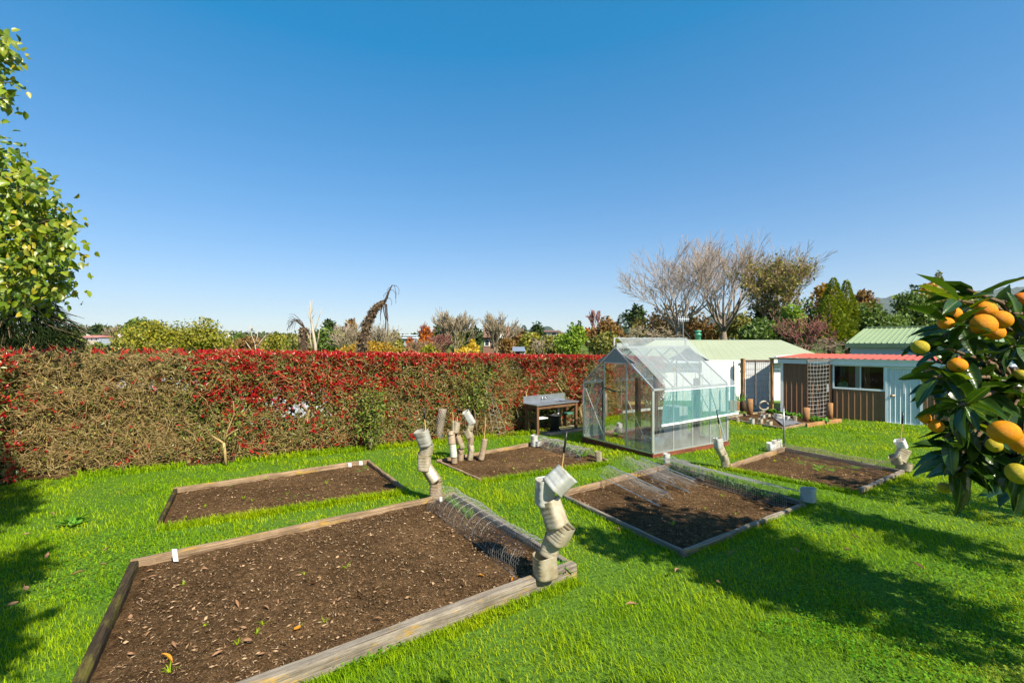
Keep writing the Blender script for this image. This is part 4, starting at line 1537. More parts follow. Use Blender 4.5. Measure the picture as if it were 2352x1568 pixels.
post('fence_post', 1706, 823, 945, 16.7, .055, 'timber_orange', 'tall brown fence post between the white boards and the ribbed sheet')
post('fence_post', 1773, 823, 941, 16.2, .045, 'timber_orange', 'tall brown post at the left corner of the shed')
post('bollard_post', 1722, 916, 952, 15.3, .095, 'timber_orange', 'short thick round post in front of the ribbed sheet fence', square=False)
post('garden_stake', 1685, 829, 958, 15.6, .012, 'timber_brown', 'thin upright stake beside the right corner of the greenhouse', 'stake')
post('garden_stake', 1735, 826, 935, 16.0, .018, 'wire_old', 'thin dark stake in front of the ribbed sheet fence', 'stake')
# slatted planter
pl = empty('slatted_planter', W(1687, 942, 15.9), 0, 'orange brown slatted timber planter beyond the greenhouse corner', 'planter')
a = W(1677, 943, 15.9)
for j in range(6):
    MB().box(a + np.array([0, 0, .055 * j]), (.33, 0, 0), (0, .3, 0), (0, 0, .048)).build('slat', M['timber_orange'], pl)
stp = MB()
p0 = W(1705, 943, 16.3); stp.tube([p0, p0 + [0.02, 0, .25], p0 + [-.02, 0, .55], p0 + [.0, 0, .75]], [.14, .11, .07, .03], 9)
tag(stp.build('tree_stump', M['bark_dark'], None, True), 'dark knotted stump at the foot of the tall fence post', 'stump')
ring = MB()
c_ = W(1754, 931, 15.9); pts = [c_ + np.array([.16 * math.cos(t), .02 * math.sin(2 * t), .15 * math.sin(t)]) for t in np.linspace(.2, 5.9, 28)]
ring.tube(pts, .03, 8)
tag(ring.build('pipe_ring', mat_plain('grey_pipe_ring', (.36, .32, .24), .6), None, True), 'coil of thick grey pipe leaning at the foot of the ribbed sheet', 'pipe')

# ------------------------------------------------------------------ far bed with trellis
fb = empty('raised_bed', np.mean(FARBED, axis=0), 0, 'low bed in front of the shed holding cut bottle cloches and seedlings', 'garden bed')
FB = [G(1668, 960, .03), G(1790, 940, .03), G(1931, 961, .03), G(1800, 981, .03)]
v, f = soil_mesh(FB, .02, .02, .012, .08, 60)
link('soil', np_mesh('soil', v, f, M['soil'], True), fb)
for (p, q, m_, h_) in ((G(1668, 959, .05), G(1798, 981, .05), 'timber_grey', .08), (G(1798, 981, .05), G(1848, 971, .06), 'timber_pale', .08), (G(1852, 972, .10), G(1931, 961, .12), 'timber_orange', .15), (G(1668, 956, .08), G(1790, 938, .09), 'timber_grey', .1)):
    board('edge_board', p, q, .06, h_, M[m_], fb)
mp = [G(1772, 955, .035), G(1800, 958, .035), G(1842, 972, .035), G(1800, 979, .035)]
mv, mf = grid(np.linspace(0, 1, 12), np.linspace(0, 1, 8), lambda x, y: .03 * vnoise(x, y, 9, 4))
mv2 = [(1 - q[0]) * (1 - q[1]) * mp[0] + q[0] * (1 - q[1]) * mp[1] + q[0] * q[1] * mp[2] + (1 - q[0]) * q[1] * mp[3] + np.array([0, 0, q[2]]) for q in mv]
tag(link('weed_mat', np_mesh('weed_mat', np.array(mv2), mf, mat_plain('grey_weed_mat', (.16, .16, .17), .7), True)), 'grey weed mat spread over the front of the low bed by the shed', 'weed mat')
tr_ = empty('trellis', G(1880, 966), 0, 'tall trellis of white square netting in a brown pipe frame before the shed', 'trellis')
ta, tb = np.array([9.28, 14.30]), np.array([10.36, 14.86])


def tp(t, z):
    q = ta + (tb - ta) * t
    return np.array([q[0], q[1], z])


zt0, zt1 = -.5, 1.40
for t, w_ in ((0, .02), (1, .02)):
    MB().tube([tp(t, zt0), tp(t, zt1)], w_, 8).build('upright', M['timber_brown'], tr_)
MB().tube([tp(-.02, zt1), tp(1.02, zt1)], .018, 8).build('top_pipe', M['wire_old'], tr_)
segs0, segs1 = [], []
for i in range(1, 7):
    for j in range(14):
        z0_, z1_ = zt0 + .12 + (zt1 - zt0 - .15) * j / 14, zt0 + .12 + (zt1 - zt0 - .15) * (j + 1) / 14
        o0, o1 = .02 * math.sin(j * 1.3 + i), .02 * math.sin((j + 1) * 1.3 + i)
        segs0.append(tp(i / 7 + o0, z0_)); segs1.append(tp(i / 7 + o1, z1_))
for j in range(15):
    z_ = zt0 + .12 + (zt1 - zt0 - .15) * j / 14
    for i in range(7):
        d0, d1 = -.02 * math.sin(math.pi * i / 7), -.02 * math.sin(math.pi * (i + 1) / 7)
        segs0.append(tp(i / 7, z_ + d0)); segs1.append(tp((i + 1) / 7, z_ + d1))
v, f = seg_tubes(segs0, segs1, .0044, .0044, 4)
tag(link('netting', np_mesh('netting', v, f, mat_plain('white_net_cord', (.45, .45, .43), .6)), tr_), kind='stuff')
post('bollard_post', 1851.5, 936, 969, 14.15, .10, 'timber_orange', 'short thick round post at the near foot of the trellis', square=False)
post('bollard_post', 1906, 925, 963, 14.75, .085, 'timber_orange', 'short round post at the shed end of the trellis', square=False)
o = MB().tube([W(1766, 822.5, 16.0), W(1830, 823.5, 15.3), W(1902, 824.5, 14.86)], .025, 8).build('top_rail', M['wire_old'])
tag(o, 'long dark rail running from the corner post over to the trellis top', 'rail')
# ------------------------------------------------------------------ cut plastic jugs threaded on canes
def jug_material(name, col, stain, tr=.35):
    m, nt, out = new_mat(name)
    vec = coords(nt)
    n = noise(nt, vec, 9, 6, .7)
    oi = nt.nodes.new('ShaderNodeObjectInfo')
    r = ramp(nt, [(.40, *col), (.70, *stain)])
    nt.links.new(n, r.inputs[0])
    r2 = ramp(nt, [(0, .82, .80, .74), (1, 1.1, 1.1, 1.12)])
    nt.links.new(oi.outputs['Random'], r2.inputs[0])
    c = mixc(nt, 1, r.outputs[0], r2.outputs[0], 'MULTIPLY')
    p = principled(nt, c, .33, 0, .5)
    t = nt.nodes.new('ShaderNodeBsdfTranslucent'); nt.links.new(c, t.inputs[0])
    mx = nt.nodes.new('ShaderNodeMixShader'); mx.inputs[0].default_value = tr
    nt.links.new(p.outputs[0], mx.inputs[1]); nt.links.new(t.outputs[0], mx.inputs[2])
    tp_ = nt.nodes.new('ShaderNodeBsdfTransparent')
    m3 = nt.nodes.new('ShaderNodeMixShader'); m3.inputs[0].default_value = .10
    nt.links.new(mx.outputs[0], m3.inputs[1]); nt.links.new(tp_.outputs[0], m3.inputs[2])
    nt.links.new(m3.outputs[0], out.inputs[0])
    return m


M['jug'] = jug_material('milky_plastic', (.60, .54, .42), (.34, .27, .14))
M['jug_clean'] = jug_material('milky_plastic_clean', (.60, .61, .58), (.44, .42, .34))
M['jug_brown'] = jug_material('muddy_plastic', (.46, .36, .25), (.30, .22, .14), .2)
M['jug_white'] = jug_material('white_plastic_sleeve', (.84, .83, .80), (.70, .66, .58), .2)


def jug(p, q, w, mat, label, group, round_=4.0, ribs=6, rot=None, cut=.1, seed=0, rib_depth=.035):
    """open ended sleeve cut from a bottle: rounded square section, pressed ribs, trimmed rims"""
    r = np.random.default_rng(seed + 900)
    p, q = np.array(p, float), np.array(q, float)
    ax = q - p; L = np.linalg.norm(ax); ax /= L
    nseg, nr = 32, 19
    ph = r.random() * 6.28
    vs = []
    asp = .92 + .16 * r.random()
    for i in range(nr + 1):
        t = i / nr
        for k in range(nseg):
            a = 2 * math.pi * k / nseg
            ca, sa = math.cos(a), math.sin(a)
            rr = (abs(ca) ** round_ + abs(sa) ** round_) ** (-1 / round_)
            rb = 1 - rib_depth * (math.sin(t * ribs * 2 * math.pi) > .45) * (1.5 * (abs(ca) > .78) + .12) if .12 < t < .92 else 1.0
            rb *= 1 + .03 * math.sin(t * 3 + ph)
            z = t * L
            if i == nr: z += cut * w * (.5 * math.sin(a + ph) + .12 * math.sin(3 * a + ph))
            if i == 0: z -= cut * .6 * w * math.sin(a + ph * 2)
            x, y = ca * rr * w / 2 * rb * asp, sa * rr * w / 2 * rb / asp
            vs.append((x * (1 + .02 * math.sin(2 * a + ph)), y, z))
    fs = []
    for i in range(nr):
        for k in range(nseg):
            fs.append((i * nseg + k, i * nseg + (k + 1) % nseg, (i + 1) * nseg + (k + 1) % nseg, (i + 1) * nseg + k))
    me = bpy.data.meshes.new('jug_sleeve')
    me.from_pydata(vs, [], fs)
    for f_ in me.polygons: f_.use_smooth = True
    me.materials.append(mat)
    o = bpy.data.objects.new('jug_sleeve', me)
    C.objects.link(o)
    z = Vector(ax); x = Vector((1, 0, 0)) - z * z.x; x.normalize(); y = z.cross(x)
    m = Matrix.Identity(4)
    for i in range(3): m[i][0], m[i][1], m[i][2], m[i][3] = x[i], y[i], z[i], p[i]
    o.matrix_world = m @ Matrix.Rotation(rot if rot is not None else r.random() * 1.57, 4, 'Z')
    so = o.modifiers.new('wall', 'SOLIDIFY'); so.thickness = .0022
    return tag(o, label, 'plastic sleeve', group)


ORD = ['lowest', 'second from the bottom', 'third from the bottom', 'fourth from the bottom', 'fifth from the bottom', 'sixth from the bottom']


def tower(base, h, segs, where, group, mats, cane=None, cane_label=None, dy=0.0, cutoff=None, seed=0, round_=4.0):
    y = G(base[0], base[1], h)[1] + dy
    mids = []
    n = len(segs)
    for i, s in enumerate(segs):
        ub, vb, ut, vt, w = s[:5]
        yb = y + (s[5] if len(s) > 5 else 0)
        yt = y + (s[6] if len(s) > 6 else 0)
        nm = ORD[i] if i < n - 1 or n == 1 else 'topmost'
        if n == 1: lab = 'jug sleeve ' + where
        else: lab = nm + ' jug sleeve in the tower ' + where
        mk = mats[i % len(mats)] if isinstance(mats, (list, tuple)) else mats
        jug(W(ub, vb, yb), W(ut, vt, yt), w / F * y * .86, M[mk], lab, group, ribs=(2 if mk == 'jug_clean' else 6), round_=(s[7] if len(s) > 7 else round_), seed=seed * 17 + i)
        mids.append(W((ub + ut) / 2, (vb + vt) / 2, (yb + yt) / 2))
    if cane:
        pts = [W(segs[0][0], segs[0][1], y)] + mids
        tops = [W(u, v, y) for (u, v) in cane]
        co = MB().tube(pts + tops[:1] + [tops[-1]] if len(tops) > 1 else pts + tops, .0055 if y < 6 else .008, 6)
        root = empty('garden_cane', pts[0], 0, cane_label or 'bamboo cane standing in the jug tower ' + where, 'cane', 'canes in the jug towers')
        co.build('cane', M['cane'], root)
        if cutoff is not None:
            k = tops[0] + (tops[-1] - tops[0]) * cutoff
            MB().tube([k, tops[-1] + (tops[-1] - tops[0]) * .004], .0095 if y < 6 else .013, 8).build('grip', M['black_plastic'], root, True)


tower((1252, 1320), .12, [(1253, 1320, 1250.5, 1272, 56, 0, 0, 5.), (1259, 1274, 1272, 1229, 45, .02, .02, 3.), (1277, 1243, 1297, 1202, 54, -.01, -.02, 5.), (1281, 1208, 1261, 1149, 51, -.03, .02, 5.),
                          (1251, 1156, 1251, 1099, 47, .04, .04, 5.), (1268, 1120, 1304.5, 1086, 52, -.03, -.02, 7.)],
      'at the nearest bed\'s near right corner', 'jugs of the near tower', ['jug', 'jug', 'jug', 'jug', 'jug_clean', 'jug_clean'],
      cane=[(1291, 1071), (1301.4, 991)], cutoff=.40, seed=1)
tower((1001, 1142), .06, [(1000.9, 1142, 1002.2, 1106, 33, 0, 0, 3.), (1001, 1106, 980, 1074, 31, 0, .05, 4.), (975.5, 1076, 973.5, 1038, 33, .03, .0, 5.), (978, 1042, 981, 1020, 31, .02, 0, 4.), (978, 1021, 966.4, 988.5, 34, -.02, -.06, 3.)],
      'at the nearest bed\'s far right corner', 'jugs of the tower by the wire tunnel', ['jug_brown', 'jug', 'jug', 'jug', 'jug_clean'],
      cane=[(977.5, 984), (973, 938)], cutoff=.48, seed=2)
tower((1044, 1063), .03, [(1044, 1063, 1043, 1047, 16, 0, 0, 2.2), (1042.5, 1049, 1038.5, 1017, 18, 0, 0, 2.2), (1038.5, 1019, 1036, 996, 19, 0, .03, 2.4), (1036, 999, 1036, 990, 17, 0, .02, 2.4)],
      'with the white band, by the hedge', 'jugs of the white banded tower', ['jug_brown', 'jug_white', 'jug_brown', 'jug_brown'],
      cane=[(1042, 992), (1040, 945)], seed=3)
tower((1058, 1057), .03, [(1058, 1057, 1058, 1038, 16, 0, 0, 2.2), (1060, 1040, 1056, 1030, 17), (1062, 1029, 1058.5, 1016, 14.5, -.05, -.05, 2.3), (1057, 1018, 1050, 1000, 17), (1046, 992, 1047, 968, 21, 0, 0, 3.)],
      'just behind the white banded one', 'jugs of the tower behind the white banded one', ['jug_brown', 'jug_brown', 'jug', 'jug_brown', 'jug'],
      cane=[(1050, 973), (1052, 935)], dy=.1, cutoff=.5, seed=4)
tower((1079, 1055), .03, [(1079, 1055, 1082, 1033, 15.5), (1083, 1037, 1079, 1019, 15), (1081, 1020, 1081.5, 1000, 14.5), (1080, 1004, 1072, 986, 21), (1078, 987, 1083, 968, 18), (1085, 972, 1069, 945, 19, 0, -.05)],
      'with the bent top, by the hedge', 'jugs of the bent tower', ['jug', 'jug', 'jug_brown', 'jug', 'jug', 'jug_clean'], seed=5)
tower((1105, 1055), .03, [(1105, 1055, 1114, 1008, 15, 0, 0, 2.2)], 'tall and single with a printed band, right of the bent jug tower', 'single jugs on the beds', ['jug_brown'], cane=[(1112, 1013), (1116, 956)], seed=6,
      cane_label='bamboo cane standing in the tall single sleeve')
tower((1227, 1024), .03, [(1227, 1024, 1227, 999, 17, 0, 0, 3.)], 'tall, at the back corner of the bed by the sink bench', 'single jugs on the beds', ['jug_clean'], seed=7)
tower((1235, 1025), .03, [(1237, 1023, 1237, 1012, 16, 0, 0, 3.)], 'small and clear at the back corner of the bed by the sink bench', 'single jugs on the beds', ['jug_clean'], seed=8)
tower((1376, 1059), .03, [(1376, 1059, 1374, 1036, 16.5, 0, 0, 3.)], 'at the right corner of the bed left of the greenhouse', 'single jugs on the beds', ['jug'], seed=9)
tower((1531, 1062), .05, [(1531, 1062, 1531, 1041, 16, 0, 0, 3.)], 'in front of the near corner post of the greenhouse', 'single jugs on the beds', ['jug_clean'], seed=10)
tower((1856, 1150), .05, [(1856, 1150, 1856, 1120, 32, 0, 0, 4.)], 'bluish and empty at the front right corner of the netted bed', 'single jugs on the beds', ['jug_clean'], seed=11)
tower((1666, 1070), .03, [(1667, 1071, 1664, 1050, 19), (1664, 1054, 1660, 1043, 20), (1659, 1042, 1651, 1026, 20), (1651, 1028, 1648, 1006, 21)],
      'beside the greenhouse\'s far right corner', 'jugs of the tower by the greenhouse', ['jug', 'jug', 'jug', 'jug_clean'], cane=[(1656, 1004), (1646, 942)], cutoff=.5, seed=12)
o = MB().tube([W(1665, 1010, 7.8), W(1651, 958, 7.9)], .008, 6).build('stake', M['alu'])
tag(o, 'slim white stake leaning beside the jug tower at the greenhouse corner', 'stake')
tower((1772, 1031), .05, [(1772, 1033, 1771, 1017, 19, 0, 0, 5.)], 'leftmost of three at the back left board of the right bed', 'single jugs on the beds', ['jug_white'], seed=13)
tower((1782, 1029), .05, [(1782, 1030, 1781, 1011, 18, .1, .1, 5.)], 'middle of three at the back left board of the right bed', 'single jugs on the beds', ['jug_white'], seed=14)
tower((1792, 1028), .05, [(1792, 1027, 1790, 1009, 10, .1, .1, 5.)], 'narrow, rightmost of three at the back left board of the right bed', 'single jugs on the beds', ['jug_clean'], seed=15)
tower((2075, 1077), .04, [(2075, 1078, 2077, 1061, 32, 0, 0, 3.5), (2062, 1062, 2054, 1046, 27), (2064, 1058, 2077, 1032, 29), (2073, 1027, 2065, 1010, 23)],
      'at the right bed\'s front right corner', 'jugs of the far right tower', ['jug', 'jug', 'jug', 'jug_white'], cane=[(2069, 1006), (2074, 946)], cutoff=.55, seed=16)
pm = empty('metal_post', G(1801, 1026, .05), 0, 'galvanised metal post at the back corner of the right bed', 'post')
pt = G(1801, 1027, .0); MB().tube([pt, W(1799.5, 937, pt[1])], .017, 10).build('pole', M['grey_metal'], pm, True)
MB().tube([W(1799.5, 937, pt[1]), W(1799.4, 931, pt[1])], .012, 8).build('cap', M['grey_metal'], pm)
for i, (u, vb, vt, w) in enumerate(((1694, 969, 958, 8), (1726.6, 973, 961, 12), (1746.5, 972, 961, 11), (1767, 976, 966, 13), (1807, 966, 955, 13), (1826, 968, 955, 10), (1792, 947, 936, 13), (1752, 960, 952, 10), (1764, 959, 950, 10))):
    tower((u, vb), .02, [(u, vb, u, vt, w, 0, 0, 4.)], ['leftmost in the low bed by the shed', 'second from left along the low bed edge', 'third from left along the low bed edge', 'at the front of the grey weed mat',
          'left of the thick trellis post', 'nearest the thick trellis post', 'at the white corner of the shed', 'small, behind the row in the low bed', 'small, beside another behind the row'][i], 'cloches in the low bed by the shed', ['jug', 'jug_clean', 'jug'][i % 3:], seed=30 + i)
tower((1785, 962), .02, [(1786, 963, 1788, 950, 22, 0, 0, 2.5)], 'wide and clear in the middle of the low bed by the shed', 'cloches in the low bed by the shed', ['jug_clean'], seed=50)

# ------------------------------------------------------------------ wire tunnels
def hex_edges(nu, nv):
    """edges of a honeycomb over the unit square, nu cells along, nv across"""
    e = []
    for i in range(nu):
        for j in range(nv):
            off = .5 if j % 2 else 0
            x0 = (i + off) / nu; y0 = j / nv
            dx, dy = 1 / nu, 1 / nv
            e += [((x0, y0 + dy * .33), (x0 + dx * .5, y0)), ((x0 + dx * .5, y0), (x0 + dx, y0 + dy * .33)), ((x0, y0 + dy * .33), (x0, y0 + dy))]
    return e


def sq_edges(nu, nv):
    e = []
    for i in range(nu + 1):
        for j in range(nv): e.append(((i / nu, j / nv), (i / nu, (j + 1) / nv)))
    for j in range(nv + 1):
        for i in range(nu): e.append(((i / nu, j / nv), ((i + 1) / nu, j / nv)))
    return e


def tunnel(a, b, across, width, height, label, kind='hex', nu=40, nv=14, rw=.0014, hoops=0, rh=.003, mat='wire', box=False, mathoop=None, dent=.012, ridge=True, group='wire tunnels over the beds', rods=False, open_=1.0):
    """netting bent over from the foot line a-b; `across` points to the other foot"""
    a, b = np.array(a, float), np.array(b, float)
    ac = np.r_[unit(np.array(across[:2], float)), 0]
    root = empty('wire_tunnel', a, 0, label, 'wire tunnel', group)

    def P(u, v):
        u, v = np.asarray(u, float), np.asarray(v, float)
        th = np.pi * v * open_
        if box:
            prof_x = np.interp(v, [0, .42, .5, 1], [0, 0, .06, 1])
            prof_z = np.interp(v, [0, .42, .5, 1], [0, .92, 1, .72])
        else:
            prof_x = .5 - .5 * np.cos(th); prof_z = np.sin(th) ** .85
        base = a + (b - a) * u[..., None]
        wob = dent * (vnoise(u * 9, v * 5, 3, 1.0) - .5) * 2
        return base + ac * (prof_x * width + wob)[..., None] + np.array([0, 0, 1.0]) * (prof_z * height + wob)[..., None]
    e = np.array(hex_edges(nu, nv) if kind == 'hex' else sq_edges(nu, nv))
    e = e[(e[:, :, 0].max(1) <= 1.0) & (e[:, :, 1].max(1) <= 1.001)]
    p0, p1 = P(e[:, 0, 0], e[:, 0, 1]), P(e[:, 1, 0], e[:, 1, 1])
    v, f = seg_tubes(p0, p1, rw, rw, 3)
    tag(link('netting', np_mesh('netting', v, f, M[mat]), root), kind='stuff')
    vv_ = np.linspace(0, 1, 13)
    for i in range(hoops):
        u = (i + .15) / hoops
        pts = P(np.full(13, u), vv_) + np.array([0, 0, .004])
        MB().tube(pts, rh, 5).build('hoop', M[mathoop or mat], root, True)
    if ridge:
        for vr in ((.0, .42) if hoops else (0.0,)):
            uu = np.linspace(0, 1, 20)
            MB().tube(P(uu, np.full(20, vr)) + np.array([0, 0, .006]), rh * .9, 5).build('edge_wire', M[mathoop or mat], root, True)
    if rods:
        for vr in (0.0, .5):
            uu = np.array([0, 1.0])
            MB().tube(P(uu, np.full(2, vr)) + np.array([0, 0, .004]), .0055, 6).build('rod', M['alu'], root)
    return root


qa = BED['A']
na_ = unit(np.array([.852, .524]))
a_ = G(982, 1168, .035); b_ = G(1187, 1327, .04)
tunnel(a_, b_, na_, .47, .25, 'long arched hex wire tunnel along the right edge of the nearest bed', 'hex', 62, 20, .0011, 14, .0022, dent=.018, mathoop='wire')


def inward(key, i, j):
    q = BED[key]
    a, b = np.array(q[i]), np.array(q[j])
    c = np.mean(q, axis=0)
    e = unit((b - a)[:2]); n = np.array([-e[1], e[0]])
    if np.dot((c - a)[:2], n) < 0: n = -n
    return a, b, n


a, b, n = inward('C', 1, 2)
e = (b - a)
tunnel(np.r_[(a + e * .04)[:2] + n * .40, gz(0, a[1]) + .02], np.r_[(a + e * .84)[:2] + n * .38, gz(0, (a + e * .84)[1]) + .02], -n, .40, .20, 'rounded wire netting tunnel along the back right edge of the bed left of the greenhouse',
       'hex', 70, 14, .0019, 9, .0035, dent=.03, ridge=True)
a, b, n = inward('D', 1, 2)
e = (b - a)
tunnel(np.r_[(a + e * .02)[:2] + n * .36, gz(0, a[1]) + .02], np.r_[(a + e * .985)[:2] + n * .30, gz(0, b[1]) + .02], -n, .36, .24, 'boxy square mesh wire tunnel with plants along the right edge of the netted bed',
       'sq', 84, 16, .0017, 0, .003, box=True, dent=.008, ridge=True)
a, b, n = inward('E', 1, 2)
e = (b - a)
tunnel(np.r_[(a + e * .03)[:2] + n * .42, gz(0, a[1]) + .01], np.r_[(a + e * .95)[:2] + n * .40, gz(0, b[1]) + .01], -n, .42, .19, 'low hex wire tunnel along the far right edge of the right bed', 'hex', 66, 11, .0023, 0, .004, dent=.02, mat='wire_old')
ed = unit((np.array(BED['D'][2]) - np.array(BED['D'][1]))[:2])
nn = np.array([-ed[1], ed[0]])
if nn[0] < 0: nn = -nn
for i, (u0, v0, h0, u1, v1, h1, w_, hh, lab) in enumerate((
        (1381, 1091, .19, 1516, 1161, .05, .26, .13, 'loose curved sheet of wire netting, nearest the left board of the netted bed'),
        (1428, 1068, .20, 1530, 1122, .10, .22, .14, 'loose curved sheet of wire netting, second from the left in the netted bed'),
        (1462, 1074, .15, 1584, 1130, .07, .20, .15, 'loose curved sheet of wire netting with a white rod, middle of the netted bed'),
        (1531, 1066, .14, 1618, 1103, .10, .20, .14, 'loose short sheet of wire netting beside the box tunnel of the netted bed'))):
    tunnel(G(u0, v0, h0), G(u1, v1, h1), nn, w_, hh, lab, 'hex', 46, 10, .0015, 0, .003, dent=.02, ridge=True, group='loose netting sheets', rods=(i in (0, 2)))


# ------------------------------------------------------------------ plants in the beds
def small_plant(name, p, n, L, Wd, mat, label, group=None, up=.6, stem=0.0, cat='plant'):
    P = np.repeat(np.array([p], float), n, 0) + rng.normal(size=(n, 3)) * np.array([L * .25, L * .25, 0]) + np.array([0, 0, 1]) * (rng.random((n, 1)) * stem)
    D = rand_dirs(n); D[:, 2] = np.abs(D[:, 2]) * .5 + up
    N = rand_dirs(n) * .5 + np.array([0, 0, 1.0])
    v, f = leaves(P, D, N, L * (.5 + .7 * rng.random(n)), Wd * (.6 + .6 * rng.random(n)), .15, 1)
    o = link(name, np_mesh(name, v, f, M[mat]))
    return tag(o, label, cat, group)


M['veg'] = mat_leaf('vegetable_leaf', [(.06, .20, .02), (.14, .32, .03), (.10, .26, .02)], .5, .35)
M['veg_dark'] = mat_leaf('dark_vegetable_leaf', [(.03, .10, .02), (.06, .17, .03), (.05, .13, .02)], .5, .3)
for (u, v) in ((1030, 1150), (1050, 1168), (1068, 1180), (1080, 1190), (1040, 1160)):
    small_plant('carrot_seedling', G(u, v, .035), 40, .10, .008, 'veg', 'feathery green seedling under the hex wire tunnel of the nearest bed', 'seedlings in the near tunnel', 1.0, .03)
for (u, v) in ((1275, 1025), (1310, 1035), (1340, 1048), (1330, 1043)):
    small_plant('lettuce', G(u, v, .03), 14, .13, .06, 'veg', 'young lettuce under the rounded netting tunnel left of the greenhouse', 'lettuces in the rounded tunnel', .5, .02)
a, b, n = inward('D', 1, 2)
for t in np.linspace(.12, .9, 13):
    q = a + (b - a) * t
    q = np.array([q[0] + n[0] * (.16 + .06 * rng.normal() * .5), q[1] + n[1] * .16, gz(0, q[1]) + .02])
    small_plant('vegetable_plant', q, 36, .13, .03, 'veg_dark', 'dark green leafy plant inside the square mesh box tunnel', 'plants in the box tunnel', .7, .06)
for u in np.concatenate([np.arange(1766, 1790, 6), np.arange(1797, 1846, 5.5), np.arange(1862, 1903, 6)]):
    v_ = 937 + (u - 1766) * .19
    small_plant('bean_seedling', G(u, v_ + 10, .03) + np.array([0, 0, .0]), 14, .14, .09, 'veg', 'small leafy seedling in the row along the brown shed wall', 'seedling row by the shed', .5, .06)
small_plant('daffodil_clump', W(1700, 922, 16.0), 26, .28, .03, 'veg', 'yellowish green strappy plant above the slatted planter', None, 1.0)
small_plant('weed_clump', G(1290, 1318, .02), 46, .12, .035, 'clover', 'bushy low weed at the outer corner of the nearest bed front board', None, .4, .05)
small_plant('lettuce', G(1880, 1079, .02), 16, .10, .02, 'veg', 'loose row of pale green sprouts near the wire in the right bed', None, .4)
small_plant('wilted_plant', G(160, 1204, .02), 20, .16, .07, 'veg', 'pale wilted weed lying on the left lawn', None, .15)
small_plant('weed_clump', G(2070, 1072, .04), 24, .10, .05, 'veg', 'leafy weed at the foot of the far right jug tower', None, .4)
# ------------------------------------------------------------------ hedge
M['hedge_red'] = mat_leaf('photinia_red_leaf', [(.25, .006, .011), (.45, .012, .018), (.56, .032, .024), (.34, .018, .014)], .30, .22, .5, (1.3, .6, .5))
M['hedge_green'] = mat_leaf('hedge_green_leaf', [(.06, .085, .014), (.13, .17, .026), (.20, .22, .04), (.10, .13, .022)], .35, .2, .5)
M['hedge_dry'] = mat_leaf('hedge_dry_leaf', [(.14, .105, .03), (.26, .19, .055), (.20, .17, .04), (.34, .25, .09)], .6, .12, .25)
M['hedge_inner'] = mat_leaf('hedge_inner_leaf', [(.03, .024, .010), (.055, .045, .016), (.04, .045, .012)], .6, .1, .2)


def hedge_top(x):
    return 1.80 - .030 * (x + 8.2)


